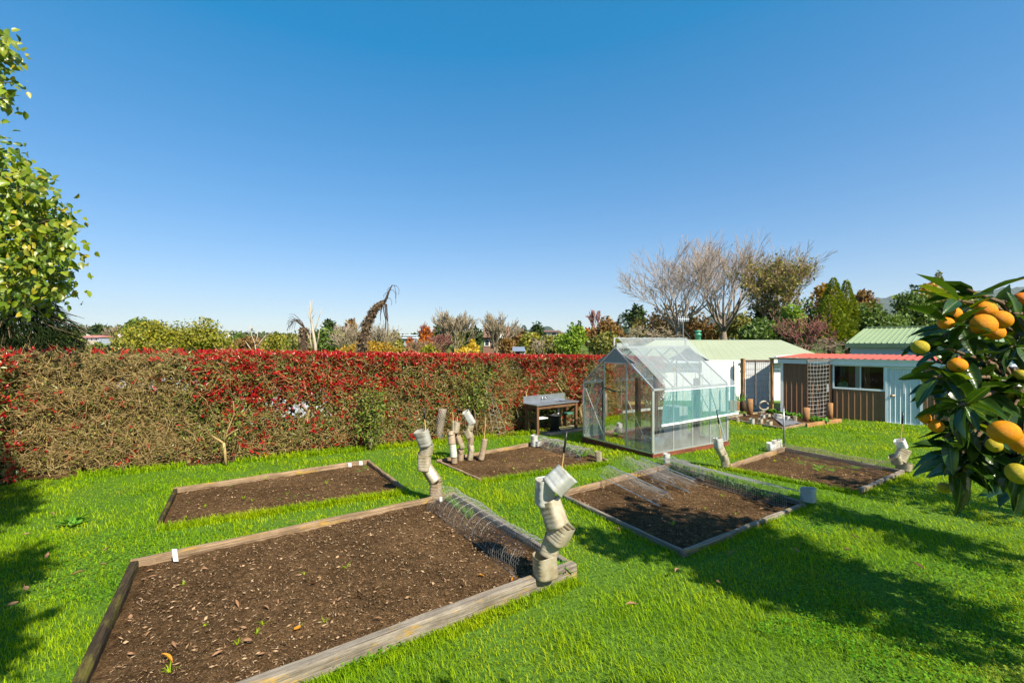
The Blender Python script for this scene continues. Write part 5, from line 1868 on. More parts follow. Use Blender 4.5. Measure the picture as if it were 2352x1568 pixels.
def build_hedge(label, P0, Dv, Nv, s0, s1, red_fn, counts, twig_fn, topz, thick=.85, gap_fn=None):
    root = empty('photinia_hedge', (*(P0 + Dv * (s0 + s1) / 2), gz(0, P0[1])), 0, label, 'hedge')
    P0, Dv, Nv = np.r_[P0, 0], np.r_[Dv, 0], np.r_[Nv, 0]

    def surface(n, deep=.22):
        s = s0 + (s1 - s0) * rng.random(n)
        hf = rng.random(n)
        q = P0 + Dv * s[:, None]
        zt_ = topz(q[:, 0]); zb_ = gz(0, q[:, 1])
        z = zb_ + .04 + (zt_ - zb_ - .04) * hf
        bulge = .18 * (vnoise(s, z, 2, 1.6) - .5) + .20 * (vnoise(s, z, 12, 4.5) - .5)
        bay = smooth(8.2, 8.7, s) * (1 - smooth(10.7, 11.3, s)) if s1 > 10 else 0
        off = bulge * (1 - .5 * bay) - deep * rng.random(n) ** 1.4 - .05 - .30 * bay
        p = q + Nv * off[:, None]; p[:, 2] = z
        return s, hf, p

    def top(n):
        s = s0 + (s1 - s0) * rng.random(n)
        d = rng.random(n)
        q = P0 + Dv * s[:, None] - Nv * (thick * d)[:, None]
        z = topz(q[:, 0]) + .05 * (vnoise(s, d, 6, 3) - .3) + .05 * rng.random(n)
        q[:, 2] = z
        return s, np.ones(n), q

    def put(name, mat, n, keep, size, wr, up, n_top=0, shape=0, deep=.22, ros=1):
        s, hf, p = surface(n, deep)
        k = rng.random(n) < keep(s, hf, p)
        if gap_fn is not None: k &= rng.random(n) > gap_fn(s, hf, p)
        p = p[k]
        if n_top:
            s2, h2, p2 = top(n_top)
            k2 = rng.random(n_top) < keep(s2, h2, p2)
            p = np.concatenate([p, p2[k2]])
        m_ = len(p)
        if ros > 1:                       # shoots: several leaves spreading from one tip
            p = np.repeat(p, ros, 0) + rng.normal(size=(m_ * ros, 3)) * .008
            m_ *= ros
        D = rand_dirs(m_) * .9 + Nv * .55 + np.array([0, 0, up])
        N = rand_dirs(m_) + Nv * .6 + np.array([0, 0, .5])
        L = size * (.6 + .7 * rng.random(m_))
        v, f = leaves(p, D, N, L, L * wr, .2, shape)
        return tag(link(name, np_mesh(name, v, f, M[mat]), root), kind='stuff')

    put('red_leaves', 'hedge_red', counts[0] // 5, red_fn, .078, .34, .6, counts[4] // 5, ros=6, deep=.14)
    put('green_leaves', 'hedge_green', counts[1], lambda s, hf, p: .9 - .75 * twig_fn(s, hf, p), .070, .42, .2, counts[4] // 4)
    put('dry_leaves', 'hedge_dry', counts[2], lambda s, hf, p: .35 + .30 * twig_fn(s, hf, p), .055, .40, 0)
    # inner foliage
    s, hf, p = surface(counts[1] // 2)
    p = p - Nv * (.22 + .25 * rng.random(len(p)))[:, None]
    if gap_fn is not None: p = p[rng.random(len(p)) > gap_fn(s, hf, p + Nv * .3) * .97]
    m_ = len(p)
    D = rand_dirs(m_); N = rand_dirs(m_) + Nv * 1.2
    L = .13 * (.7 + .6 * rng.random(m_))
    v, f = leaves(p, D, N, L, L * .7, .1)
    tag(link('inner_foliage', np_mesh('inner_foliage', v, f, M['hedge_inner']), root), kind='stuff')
    # twigs: short crooked chains
    n = counts[3]
    s, hf, p = surface(n, .46)
    k = rng.random(n) < .18 + .82 * twig_fn(s, hf, p)
    if gap_fn is not None: k &= rng.random(n) > gap_fn(s, hf, p) * .75
    p = p[k]; n = len(p)
    d = rand_dirs(n) * np.array([1, 1, .8]) + Nv * .25 + np.array([0, 0, .15])
    d = unit(d)
    r = .0030 + .0050 * rng.random(n) ** 3
    A, B, R0, R1 = [], [], [], []
    for j in range(3):
        L = (.06 + .10 * rng.random(n))[:, None]
        q = p + d * L
        A.append(p); B.append(q); R0.append(r * (1 - .2 * j)); R1.append(r * (.8 - .2 * j))
        p = q
        d = unit(d + .55 * rng.normal(size=(n, 3)))
    v, f = seg_tubes(np.concatenate(A), np.concatenate(B), np.concatenate(R0), np.concatenate(R1), 3)
    tag(link('twigs', np_mesh('twigs', v, f, M['twig_tan']), root), kind='stuff')
    # stems
    for s in np.arange(s0 + .4, s1, .95):
        s = s + .3 * (rng.random() - .5)
        q = P0 + Dv * s - Nv * (.22 + .1 * rng.random())
        zb_ = gz(0, q[1]); zt_ = topz(q[0])
        mb = MB()
        pts = [np.array([q[0], q[1], zb_ - .05])]
        for j in range(5):
            pts.append(np.array([q[0], q[1], zb_ + (zt_ - zb_) * .13 * (j + 1)]) + Dv * (rng.normal() * .05 + .03 * j * (1 if rng.random() > .5 else -1)) + Nv * rng.normal() * .04)
        mb.tube(pts, [.055, .042, .035, .028, .02, .012], 7)
        for j in range(3):
            st = pts[1 + j]
            dd = Dv * rng.normal() + np.array([0, 0, .7]) + Nv * rng.normal() * .3
            dd = unit(dd)
            mb.tube([st, st + dd * .25, st + dd * .5 + Dv * rng.normal() * .08], [.022, .015, .008], 5)
        mb.build('stem', M['twig_tan'], root, True)
    return root


def uv_of(p):
    return 1176 + F * p[:, 0] / p[:, 1], 784 - F * (p[:, 2] - 2) / p[:, 1]


def main_red(s, hf, p):
    u, v = uv_of(p)
    n1 = vnoise(s, p[:, 2], 31, 3.2)
    r = np.full(len(u), .05)
    a = smooth(400, 500, u) * (1 - smooth(1000, 1120, u))           # red shoulder of the middle
    lim = 905 + 45 * np.exp(-((u - 560) / 120) ** 2) - 40 * smooth(780, 1050, u)
    r = np.maximum(r, a * (.22 + .78 * (1 - smooth(lim - 45, lim + 25, v))))
    b = smooth(1140, 1230, u)
    r = np.maximum(r, b * (.25 + .70 * (1 - smooth(895, 945, v))))
    r = np.maximum(r, .30 * smooth(1080, 1180, u))
    c = smooth(700, 1000, u) * .14
    r = np.maximum(r, c)
    r = r * np.clip(.15 + 2.1 * (n1 - .22), 0, 1.25)
    topb = smooth(.90, .97, hf)
    r = np.maximum(r, topb * (.16 + .84 * smooth(380, 520, u)) * (.6 + .5 * n1))
    return r


def main_twig(s, hf, p):
    u, v = uv_of(p)
    t = 1 - smooth(360, 500, u)
    t = np.maximum(t, .75 * smooth(950, 1000, v) * (1 - smooth(820, 1000, u)))
    t = np.maximum(t, .35)
    return t


def main_gap(s, hf, p):
    u, v = uv_of(p)
    g = .92 * np.exp(-(((u - 690) / 48) ** 2 + ((v - 942) / 24) ** 2))
    g = np.maximum(g, .6 * np.exp(-(((u - 810) / 50) ** 2 + ((v - 948) / 12) ** 2)))
    g = np.maximum(g, .6 * np.exp(-(((u - 640) / 40) ** 2 + ((v - 925) / 16) ** 2)))
    g = np.maximum(g, .45 * np.exp(-(((u - 350) / 130) ** 2 + ((v - 890) / 14) ** 2)))
    g = np.maximum(g, .8 * np.exp(-(((u - 1150) / 60) ** 2 + ((v - 950) / 15) ** 2)))
    g = np.maximum(g, .75 * np.exp(-(((u - 1275) / 60) ** 2 + ((v - 965) / 28) ** 2)))
    return g


build_hedge('long clipped hedge behind the beds, brown twigs on the left turning to red leaves', HP0, HD, HN, -2.6, 14.2, main_red, (74000, 52000, 46000, 36000, 15000), main_twig, hedge_top, .85, main_gap)
rn = np.array([-RD[1], RD[0]])
build_hedge('short shaded return of the red leaved hedge at the left edge of the lawn', RP0, RD, rn, -.3, 4.4, lambda s, hf, p: np.full(len(s), .5), (5200, 6000, 3000, 2500, 1500), lambda s, hf, p: np.full(len(s), .3), lambda x: 1.72 + 0 * x, .7)

# things glimpsed behind the hedge
cv = empty('white_shed', W(690, 945, 12.0), 0, 'white wall glimpsed through the thin middle of the hedge', 'shed')
a = W(560, 975, 11.6)
ev = np.r_[HD, 0]
MB().box(a + ev * 0, ev * 2.1, np.r_[-HN, 0] * 1.5, (0, 0, .75)).build('wall', M['wall_blue'], cv)
MB().box(a + np.array([0, 0, .755]) - ev * .05, ev * 2.2, np.r_[-HN, 0] * 1.6, (0, 0, .05)).build('roof', M['wall_blue'], cv)
a = W(330, 900, 10.3)
o = MB().box(a - ev * .7, ev * 1.9, np.r_[-HN, 0] * .05, (0, 0, .30)).build('white_board', M['wall_blue'])
tag(o, 'low white board glimpsed through the twiggy left part of the hedge', 'board')
tp_ = MB()
a = W(1120, 962, 13.3)
tp_.box(a, ev * 1.0, np.r_[-HN, 0] * .3, (0, 0, .35))
tag(tp_.build('blue_tarpaulin', mat_plain('blue_tarp', (.10, .32, .55), .5)), 'blue tarpaulin glimpsed through the foot of the hedge left of the sink bench', 'tarpaulin')


# ------------------------------------------------------------------ young trees and supports in front of the hedge
def young_tree(u, v, label, limbs, r, leafn, mat_l, y_off=0.0, name='young_tree'):
    p = G(u, v, 0); y = p[1] + y_off
    p = W(u, v, y)
    root = empty(name, p, 0, label, 'tree')
    mb = MB(); tips = []
    for pts, r0, r1 in limbs:
        q = [W(uu, vv, y + (dd[0] if dd else 0)) for (uu, vv, *dd) in pts]
        mb.tube(q, np.linspace(r0, r1, len(q)), 7)
        tips.append(q)
    mb.build('trunk', M['bark_brown'] if leafn > 400 else M['twig_tan'], root, True)
    if leafn:
        P = []
        for q in tips[1:]:
            for _ in range(leafn // max(1, len(tips) - 1)):
                i = rng.integers(len(q) - 1); t = rng.random()
                P.append(q[i] * (1 - t) + q[i + 1] * t + rng.normal(size=3) * np.array([.10, .06, .10]))
        P = np.array(P); D = rand_dirs(len(P)) + np.array([0, -.3, -.1]); N = rand_dirs(len(P)) + np.array([0, -.5, .6])
        L = .085 * (.6 + .6 * rng.random(len(P)))
        vv, ff = leaves(P, D, N, L, L * .45, .15, 1)
        tag(link('foliage', np_mesh('foliage', vv, ff, M[mat_l]), root), kind='stuff')


M['sap_leaf'] = mat_leaf('sapling_leaf', [(.07, .13, .02), (.15, .21, .035), (.24, .26, .04)], .4, .3)
young_tree(520, 1068, 'small bare fruit tree with a pale trunk before the hedge',
           [([(520, 1068), (517, 1040), (514, 1015)], .028, .022), ([(514, 1017), (500, 1008), (486, 1000)], .019, .010), ([(514, 1015), (522, 1000), (538, 990), (547, 985)], .018, .008), ([(515, 1016), (524, 985), (538, 950), (536, 920)], .015, .006),
            ([(486, 1000), (478, 985), (470, 975)], .007, .003), ([(536, 960), (545, 945), (548, 920)], .005, .004)], .04, 60, 'sap_leaf', -.14)
young_tree(850, 1034, 'leafy young citrus tree in front of the middle of the hedge',
           [([(850, 1034), (851, 1020), (852, 1005)], .045, .035), ([(852, 1005), (835, 1000), (822, 975), (815, 950)], .02, .008), ([(852, 1005), (866, 990), (878, 975), (882, 950)], .02, .008), ([(852, 1005), (850, 960), (856, 920), (860, 880)], .022, .006),
            ([(852, 960), (868, 930), (875, 900)], .01, .005), ([(850, 970), (838, 930), (842, 900)], .01, .005)], .045, 700, 'sap_leaf')
young_tree(1096, 1003, 'slender leafy sapling left of the sink bench against the hedge',
           [([(1096, 1006), (1094, 980), (1090, 940)], .03, .018), ([(1090, 940), (1088, 900), (1092, 860), (1088, 845)], .014, .004), ([(1090, 940), (1110, 930), (1118, 905)], .014, .005), ([(1090, 935), (1068, 915), (1055, 895)], .012, .005),
            ([(1090, 900), (1100, 880), (1128, 858)], .01, .004)], .03, 520, 'sap_leaf', -.15)
# old stump wrapped in netting
p = G(1007, 1012); y = p[1]
st = empty('tree_stump', p, 0, 'grey stump wrapped in wire netting at the foot of the hedge', 'stump')
axis = [W(1007, 1014, y), W(1009, 985, y), W(1013, 960, y), W(1017, 938, y)]
MB().tube(axis, [.085, .08, .085, .10], 12).build('trunk', M['bark_grey'], st, True)
e0 = []; e1 = []
for (q0, q1) in hex_edges(12, 16):
    def cyl(q):
        t = min(q[1], 1.0); i = min(2, int(t * 3)); c = np.array(axis[i]) * (1 - (t * 3 - i)) + np.array(axis[i + 1]) * (t * 3 - i)
        a = q[0] * 2 * math.pi
        return c + np.array([math.cos(a), math.sin(a), 0]) * .10
    e0.append(cyl(q0)); e1.append(cyl(q1))
v, f = seg_tubes(e0, e1, .0022, .0022, 3)
tag(link('netting', np_mesh('netting', v, f, M['wire']), st), kind='stuff')


def wire_panel(label, corners, nu, nv, y0, y1, mat='wire_pale'):
    """tall wire support; corners (bl, br, tr, tl) as survey readings at y0 / y1"""
    c = [W(corners[0][0], corners[0][1], y0), W(corners[1][0], corners[1][1], y1), W(corners[2][0], corners[2][1], y1), W(corners[3][0], corners[3][1], y0)]
    e = np.array(sq_edges(nu, nv))

    def B_(q):
        u, v = q[:, 0:1], q[:, 1:2]
        p = c[0] * (1 - u) * (1 - v) + c[1] * u * (1 - v) + c[2] * u * v + c[3] * (1 - u) * v
        return p + np.stack([.012 * np.sin(q[:, 1] * 17 + q[:, 0] * 5), .02 * np.sin(q[:, 1] * 9), .01 * np.sin(q[:, 0] * 9)], 1)
    v, f = seg_tubes(B_(e[:, 0]), B_(e[:, 1]), .0042, .0042, 4)
    o = link('wire_support', np_mesh('wire_support', v, f, M[mat]))
    return tag(o, label, 'wire support', 'wire plant supports')


yy = G(948, 1015)[1]
wire_panel('leaning wire plant support against the hedge left of the netted stump', [(946, 1015), (962, 990), (938, 856), (921, 858)], 1, 8, yy, yy + .15)
wire_panel('second wire plant support just left of the far bed tower', [(925, 1012), (946, 1015), (930, 880), (915, 900)], 1, 6, yy + .05, yy)
yy = G(1160, 1000)[1]
wire_panel('leaning wire plant support left of the sink bench', [(1133, 998), (1162, 992), (1132, 905), (1112, 870)], 2, 8, yy - .1, yy + .1)
# ------------------------------------------------------------------ trees beyond
GREENS = {
    'dark': [(.020, .040, .010), (.045, .075, .016), (.07, .10, .022)],
    'mid': [(.035, .07, .012), (.075, .12, .020), (.12, .16, .03)],
    'bright': [(.07, .13, .012), (.14, .22, .02), (.22, .28, .03)],
    'olive': [(.07, .085, .016), (.15, .15, .028), (.22, .19, .04)],
    'yellowgreen': [(.09, .12, .010), (.23, .23, .016), (.36, .30, .03), (.12, .15, .014)],
    'gold': [(.22, .13, .014), (.38, .22, .02), (.46, .30, .03)],
    'yellow': [(.45, .28, .015), (.62, .42, .025), (.50, .36, .04)],
    'orange': [(.22, .06, .010), (.36, .11, .014), (.30, .09, .016)],
    'russet': [(.10, .05, .018), (.19, .10, .03), (.14, .10, .025)],
    'blue': [(.035, .065, .045), (.06, .10, .07), (.045, .08, .05)],
    'conifer': [(.04, .07, .006), (.13, .17, .010), (.25, .26, .016)],
    'rusttwig': [(.18, .085, .05), (.28, .15, .09)],
}
for k_, c_ in GREENS.items():
    g_ = 1.0 if k_ in ('yellow', 'dark', 'gold', 'yellowgreen') else 1.4
    c_ = [tuple(min(.8, q * g_) for q in t_) for t_ in c_]
    M['t_' + k_] = mat_leaf('foliage_' + k_, c_, .5, .25, .3)
M['twig_grey'] = mat_bark('twig_grey', (.19, .15, .095), (.35, .285, .19), 3)
M['twig_red'] = mat_bark('twig_red', (.16, .06, .05), (.28, .13, .10), 3)
M['twig_brown'] = mat_bark('twig_brown', (.15, .09, .05), (.27, .18, .10), 3)
M['twig_gold'] = mat_bark('twig_gold', (.30, .17, .02), (.48, .30, .04), 3)


def gzt(x, y):
    return float(terrain_z(np.array(x, float), np.array(y, float)))


def leafy(name, label, u, vtop, vbot, halfw, y, pal, n=2600, leaf=None, clumps=14, trunk='bark_brown', depth=None, cat='tree', group='trees beyond the garden', ground=None, spiky=0.0, flat=.35, stuff=True):
    """crown of leaf clumps between two heights on a tapered trunk with limbs"""
    x = (u - 1176) / F * y
    zt_, zb_ = 2 + (784 - vtop) / F * y, 2 + (784 - vbot) / F * y
    g = gzt(x, y) if ground is None else ground
    hw = halfw / F * y; hd = depth if depth else hw * .9
    hz = (zt_ - zb_) / 2; zc = (zt_ + zb_) / 2
    root = empty(name, (x, y, min(g, zb_)), 0, label, cat, group)
    leaf = leaf if leaf else 3.3 * y / 455
    cc = rand_dirs(clumps) * (rng.random((clumps, 1)) ** .45) * .72
    cc[0] = (0, 0, .62)
    cr = .30 + .22 * rng.random(clumps)
    w = cr ** 2; pick = rng.choice(clumps, n, p=w / w.sum())
    d = rand_dirs(n)
    rad = cr[pick] * (.55 + .5 * rng.random(n) ** .6)
    q = cc[pick] + d * rad[:, None]
    q[:, 2] += spiky * rng.random(n) ** 3
    P = np.stack([x + q[:, 0] * hw, y + q[:, 1] * hd, zc + q[:, 2] * hz], 1)
    k = P[:, 2] < zt_ + .1 * hz
    P = P[k]; d = d[k]
    D = rand_dirs(len(P)) + d * .4
    N = rand_dirs(len(P)) * .8 + d + np.array([0, 0, flat])
    L = leaf * (.6 + .8 * rng.random(len(P)))
    v, f = leaves(P, D, N, L, L * .62, .12)
    tag(link('crown', np_mesh('crown', v, f, M['t_' + pal]), root), kind='stuff')
    mb = MB()
    r = max(.05, hw * .07)
    b0 = np.array([x, y, min(g, zb_) - .1]); b1 = np.array([x + .05 * hw, y, zc - hz * .4])
    mb.tube([b0, b0 * .5 + b1 * .5 + [r * .5, 0, 0], b1], [r, r * .8, r * .6], 7)
    for c in cc[:min(clumps, 7)]:
        e = np.array([x + c[0] * hw, y + c[1] * hd, zc + c[2] * hz])
        mb.tube([b1, b1 * .5 + e * .5 + [0, 0, .1 * hz], e], [r * .5, r * .3, r * .12], 5)
    mb.build('trunk', M[trunk], root, True)
    return root


def branch_segs(p, d, L, r, levels, nsub, spread, upw, rngl, wob=.12, ratio=.66, steps=4, tipr=.0):
    """recursive limbs as straight pieces"""
    A, B, R0, R1 = [], [], [], []

    def rec(p, d, L, r, lev):
        q = p.copy(); dd = d.copy()
        nodes = []
        for i in range(steps):
            dd = dd + rngl.normal(size=3) * wob + np.array([0, 0, upw])
            dd /= np.linalg.norm(dd)
            e = q + dd * L / steps
            ra, rb = r * (1 - .55 * i / steps), r * (1 - .55 * (i + 1) / steps)
            A.append(q); B.append(e); R0.append(ra); R1.append(rb)
            q = e; nodes.append((e.copy(), dd.copy(), rb))
        if lev <= 0: return
        for i in range(nsub):
            t = (i + 1) / nsub
            k = min(steps - 1, int((.3 + .7 * t) * steps - .01))
            e, ed, er = nodes[k]
            a = rngl.normal(size=3); a -= ed * np.dot(a, ed); a /= np.linalg.norm(a)
            nd = ed * math.cos(spread) + a * math.sin(spread) * (1.0)
            nd /= np.linalg.norm(nd)
            rec(e, nd, L * ratio * (.75 + .5 * rngl.random()), max(er * .62, tipr), lev - 1)
    rec(np.array(p, float), np.array(d, float) / np.linalg.norm(d), L, r, levels)
    return np.array(A), np.array(B), np.array(R0), np.array(R1)


def bare(name, label, u, vtop, vbase, halfw, y, mat='twig_grey', limbs=5, levels=3, nsub=4, spread=.55, upw=.10, twig_px=.45, seed=0, trunk_frac=.18, cat='tree', group='trees beyond the garden', trunk_mat=None, lean=0.0, fit=True, wob=.12, buds=None, nbuds=0):
    rl = np.random.default_rng(seed + 300)
    x = (u - 1176) / F * y
    zb_, zt_ = 2 + (784 - vbase) / F * y, 2 + (784 - vtop) / F * y
    H = zt_ - zb_; hw = halfw / F * y
    rmin = twig_px * y / 455 * .5
    A, B, R0, R1 = [], [], [], []
    tr0 = H * .026
    base = np.array([x, y, zb_]); fork = base + np.array([lean * H * trunk_frac, 0, H * trunk_frac])
    for i in range(limbs):
        az = 2 * math.pi * (i + .5 * rl.random()) / limbs
        tilt = .20 + .55 * rl.random()
        tilt *= 1.0
        d = np.array([math.cos(az) * math.sin(tilt) * 1.1, math.sin(az) * math.sin(tilt), math.cos(tilt)])
        st = base + (fork - base) * (.65 + .35 * rl.random())
        a, b, r0, r1 = branch_segs(st, d, H * .48, tr0 * .62, levels, nsub, spread, upw, rl, wob)
        A.append(a); B.append(b); R0.append(r0); R1.append(r1)
    A, B, R0, R1 = np.concatenate(A), np.concatenate(B), np.concatenate(R0), np.concatenate(R1)
    if fit:                                  # stretch the crown to the height and spread seen
        zmax = np.percentile(B[:, 2], 99.7)
        s = (zt_ - fork[2]) / max(.1, zmax - fork[2])
        wx = np.percentile(np.abs(B[:, 0] - x), 98)
        sx = hw / max(.05, wx)
        for Q in (A, B):
            Q[:, 2] = np.where(Q[:, 2] > fork[2], fork[2] + (Q[:, 2] - fork[2]) * s, Q[:, 2])
            Q[:, 0] = x + (Q[:, 0] - x) * sx; Q[:, 1] = y + (Q[:, 1] - y) * sx
    root = empty(name, base, 0, label, cat, group)
    MB().tube([base - [0, 0, max(0, zb_ - gzt(x, y)) + .2], base, base * .4 + fork * .6, fork], [tr0 * 1.5, tr0 * 1.25, tr0 * .95, tr0 * .75], 9).build('trunk', M[trunk_mat or mat], root, True)
    thick = R0 > rmin * 3
    v, f = seg_tubes(A[thick], B[thick], R0[thick], R1[thick], 6)
    if thick.any(): tag(link('limbs', np_mesh('limbs', v, f, M[trunk_mat or mat], True), root), kind='stuff')
    th = ~thick
    v, f = seg_tubes(A[th], B[th], np.maximum(R0[th], rmin), np.maximum(R1[th], rmin * .7), 3)
    tag(link('twigs', np_mesh('twigs', v, f, M[mat]), root), kind='stuff')
    if nbuds:
        k = rl.choice(np.where(th)[0], nbuds)
        P = B[k] + rl.normal(size=(nbuds, 3)) * rmin * 4
        L = (3.0 if nbuds > 1000 else 2.0) * y / 455 * (.5 + .7 * rl.random(nbuds))
        v, f = leaves(P, rand_dirs(nbuds), rand_dirs(nbuds), L, L * .6, .1)
        tag(link('leaves', np_mesh('leaves', v, f, M['t_' + buds]), root), kind='stuff')
    return root


def conifer(name, label, u, vtop, vbot, halfw, y, pal, n=2600, spires=1, group='trees beyond the garden', leaf=None, droop=-.1):
    x = (u - 1176) / F * y
    zt_, zb_ = 2 + (784 - vtop) / F * y, 2 + (784 - vbot) / F * y
    hw = halfw / F * y
    root = empty(name, (x, y, min(zb_, gzt(x, y))), 0, label, 'tree', group)
    t = rng.random(n) ** .75                    # 0 top .. 1 bottom
    az = rng.random(n) * 2 * np.pi
    lump = .72 + .5 * vnoise(az * 2.2, t * 9, 9, 1.0)
    rad = hw * (t ** .8) * lump * (.70 + .32 * rng.random(n))
    P = np.stack([x + np.cos(az) * rad, y + np.sin(az) * rad, zt_ - (zt_ - zb_) * t], 1)
    out_ = np.stack([np.cos(az), np.sin(az), np.full(n, droop)], 1)
    leaf = leaf if leaf else 3.4 * y / 455
    D = out_ + np.array([0, 0, .55]) + rand_dirs(n) * .5
    N = rand_dirs(n) * .8 + out_ * .4
    L = leaf * (.6 + .8 * rng.random(n)) * (.5 + .6 * t)
    v, f = leaves(P, D, N, L, L * .5, .1)
    tag(link('crown', np_mesh('crown', v, f, M['t_' + pal]), root), kind='stuff')
    MB().tube([(x, y, min(zb_, gzt(x, y)) - .1), (x, y, (zt_ + zb_) / 2), (x, y, zt_ - .1)], [hw * .12, hw * .08, .02], 7).build('trunk', M['bark_brown'], root, True)
    return root


# --- right: behind the sheds
bare('bare_tree', 'large leafless tree with pale spreading limbs behind the greenhouse ridge', 1557, 563, 776, 122, 44, 'twig_pink', 9, 4, 4, .40, .06, .32, 1, .09, wob=.05, trunk_mat='bark_grey', buds='rusttwig', nbuds=260)
bare('bare_tree', 'tallest leafless tree rising above the long green roof', 1662, 538, 780, 116, 46, 'twig_pink', 9, 4, 4, .40, .06, .32, 2, .09, wob=.05, trunk_mat='bark_grey', buds='rusttwig', nbuds=300)
bare('bare_tree', 'leafless tree standing behind the brownish thin leaved tree', 1790, 575, 760, 74, 58, 'twig_pink', 7, 4, 4, .42, .06, .32, 3, .12, wob=.05, trunk_mat='bark_grey', buds='russet', nbuds=220)
bare('brown_tree', 'tall thin leaved brownish tree between the bare trees and the conifers', 1778, 590, 780, 92, 38, 'twig_brown', 8, 4, 4, .50, .05, .35, 4, .08, wob=.08, buds='olive', nbuds=4200)
leafy('shrub', 'bright green bush at the foot of the brownish tree', 1818, 703, 762, 33, 31, 'bright', 1700)
leafy('shrub', 'dark green shrub right behind the roof ridge of the long green roof', 1748, 735, 800, 52, 30, 'mid', 2400)
leafy('shrub', 'low dark shrub beside the bright green bush', 1800, 748, 800, 34, 29.5, 'dark', 1200)
bare('red_shrub', 'leafless reddish shrub behind the right end of the long green roof', 1850, 722, 815, 68, 28.0, 'twig_red', 9, 3, 4, .6, .02, .55, 5, .06, wob=.2)
bare('red_shrub', 'smaller tangle of pale bare twigs right of the long green roof', 1885, 775, 818, 45, 27.6, 'twig_grey', 8, 3, 3, .7, .0, .55, 6, .06, wob=.25)
conifer('conifer', 'yellow green conifer with the taller left spire', 1914, 638, 775, 42, 33, 'conifer', 5600)
conifer('conifer', 'yellow green conifer with the right spire beside the taller one', 1944, 643, 780, 34, 33.5, 'conifer', 4400)
conifer('conifer', 'broad low yellow green conifer under the two spires', 1905, 678, 790, 50, 31.5, 'conifer', 4800)
leafy('yellow_tree', 'golden yellow tree peeking out left of the conifer spires', 1893, 654, 730, 26, 38, 'gold', 900)
leafy('dark_tree', 'dark evergreen mass right behind the conifers', 1945, 715, 815, 44, 34.5, 'dark', 2200)
leafy('red_tree', 'dull red leaved tree top behind the green trees on the right', 1985, 668, 740, 36, 46, 'russet', 1300)
leafy('broadleaf_tree', 'rounded dark green tree directly behind the sage green garage roof', 2000, 694, 800, 66, 33, 'mid', 4200)
leafy('broadleaf_tree', 'dense grey green tree right of the rounded one above the garage', 2085, 672, 800, 66, 36, 'mid', 4200)
leafy('broadleaf_tree', 'large olive green tree half hidden by the orange tree', 2180, 668, 800, 86, 38, 'olive', 4600)
leafy('broadleaf_tree', 'dark green tree at the right edge behind the orange tree', 2320, 690, 810, 90, 36, 'mid', 3800)
leafy('yellow_tree', 'yellowing tree top just left of the orange tree', 2138, 650, 690, 32, 44, 'gold', 800)
conifer('conifer', 'slender distant conifer tip above the orange tree', 2156, 622, 690, 14, 52, 'olive', 900)
leafy('dark_tree', 'dark spreading tree left of the bare trees', 1463, 700, 755, 26, 60, 'dark', 900, flat=1.0)
leafy('russet_tree', 'russet undergrowth tree beneath the bare trees', 1545, 706, 790, 95, 52, 'russet', 2600)
leafy('russet_tree', 'orange brown thicket between the two bare tree trunks', 1620, 742, 795, 60, 50, 'russet', 1600)
leafy('shrub', 'tangled olive thicket right of the two bare trees', 1700, 720, 790, 46, 48, 'olive', 1500)
bare('fallen_tree', 'leaning tree with long pale bare branches left of the greenhouse ridge', 1500, 748, 800, 85, 40, 'twig_grey', 9, 3, 3, .7, -.02, .6, 7, .1, wob=.22)
aer = empty('tv_aerial', W(1569, 776, 27.5), 0, 'tall roof aerial with short crossbars behind the greenhouse', 'aerial')
MB().tube([W(1569, 785, 27.5), W(1569, 728, 27.5)], .03, 6).build('mast', M['grey_metal'], aer)
mb = MB()
for j in range(6): mb.tube([W(1559 + j * 4.2, 727, 27.5), W(1559 + j * 4.2, 738, 27.3)], .012, 4)
mb.tube([W(1557, 732, 27.4), W(1583, 733, 27.4)], .018, 5)
mb.build('crossbar', M['white_trim'], aer)
MB().tube([W(1569, 755, 27.5), W(1586, 776, 27.5)], .012, 4).build('stay', M['grey_metal'], aer)

leafy('dark_tree', 'tall dark evergreen behind the bright green bush', 1760, 688, 800, 50, 41, 'dark', 2600)
leafy('dark_tree', 'dark evergreen left of the conifer spires behind the red twigs', 1850, 690, 800, 40, 40, 'mid', 2200)
leafy('broadleaf_tree', 'tallest dark green tree just left of the orange tree', 2110, 655, 790, 52, 48, 'dark', 2600)
leafy('broadleaf_tree', 'grey green tree between the conifer spires and the garage roof', 1968, 700, 800, 40, 39, 'mid', 2200)
# --- middle: beyond the hedge
for (u_, vt_, hw_, y_, pal_, lab_) in ((742, 758, 30, 120, 'mid', 'green tree in the far band right of the pale dead trunk'), (775, 762, 26, 85, 'olive', 'olive tree between the two pale bare shrubs'),
                                       (835, 764, 30, 90, 'russet', 'russet tree low behind the leaning dead trunk'), (905, 765, 26, 75, 'olive', 'olive tree in front of the flat roofed white house'),
                                       (1000, 762, 22, 95, 'russet', 'russet tree behind the red twiggy shrub'), (1060, 760, 28, 90, 'olive', 'olive tree behind the wide bare tree by the yellow one'),
                                       (1190, 762, 26, 85, 'russet', 'russet tree below the two blue green conifers'), (1225, 768, 24, 70, 'gold', 'golden tree right of the grey roofed shed'),
                                       (1290, 764, 26, 78, 'russet', 'russet tree just behind the bright round tree'), (660, 768, 30, 100, 'olive', 'olive tree left of the shaggy stump'),
                                       (545, 768, 30, 110, 'mid', 'green tree right of the yellow green shrubbery'), (1420, 752, 30, 66, 'russet', 'russet tree in front of the blue green conifer'),
                                       (1470, 745, 34, 58, 'olive', 'olive tree under the dark spreading tree')):
    leafy('far_tree', lab_, u_, vt_, 826, hw_, y_, pal_, 1500)
leafy('green_tree', 'bright round green tree left of the greenhouse', 1315, 743, 822, 36, 42, 'bright', 3600, leaf=.26)
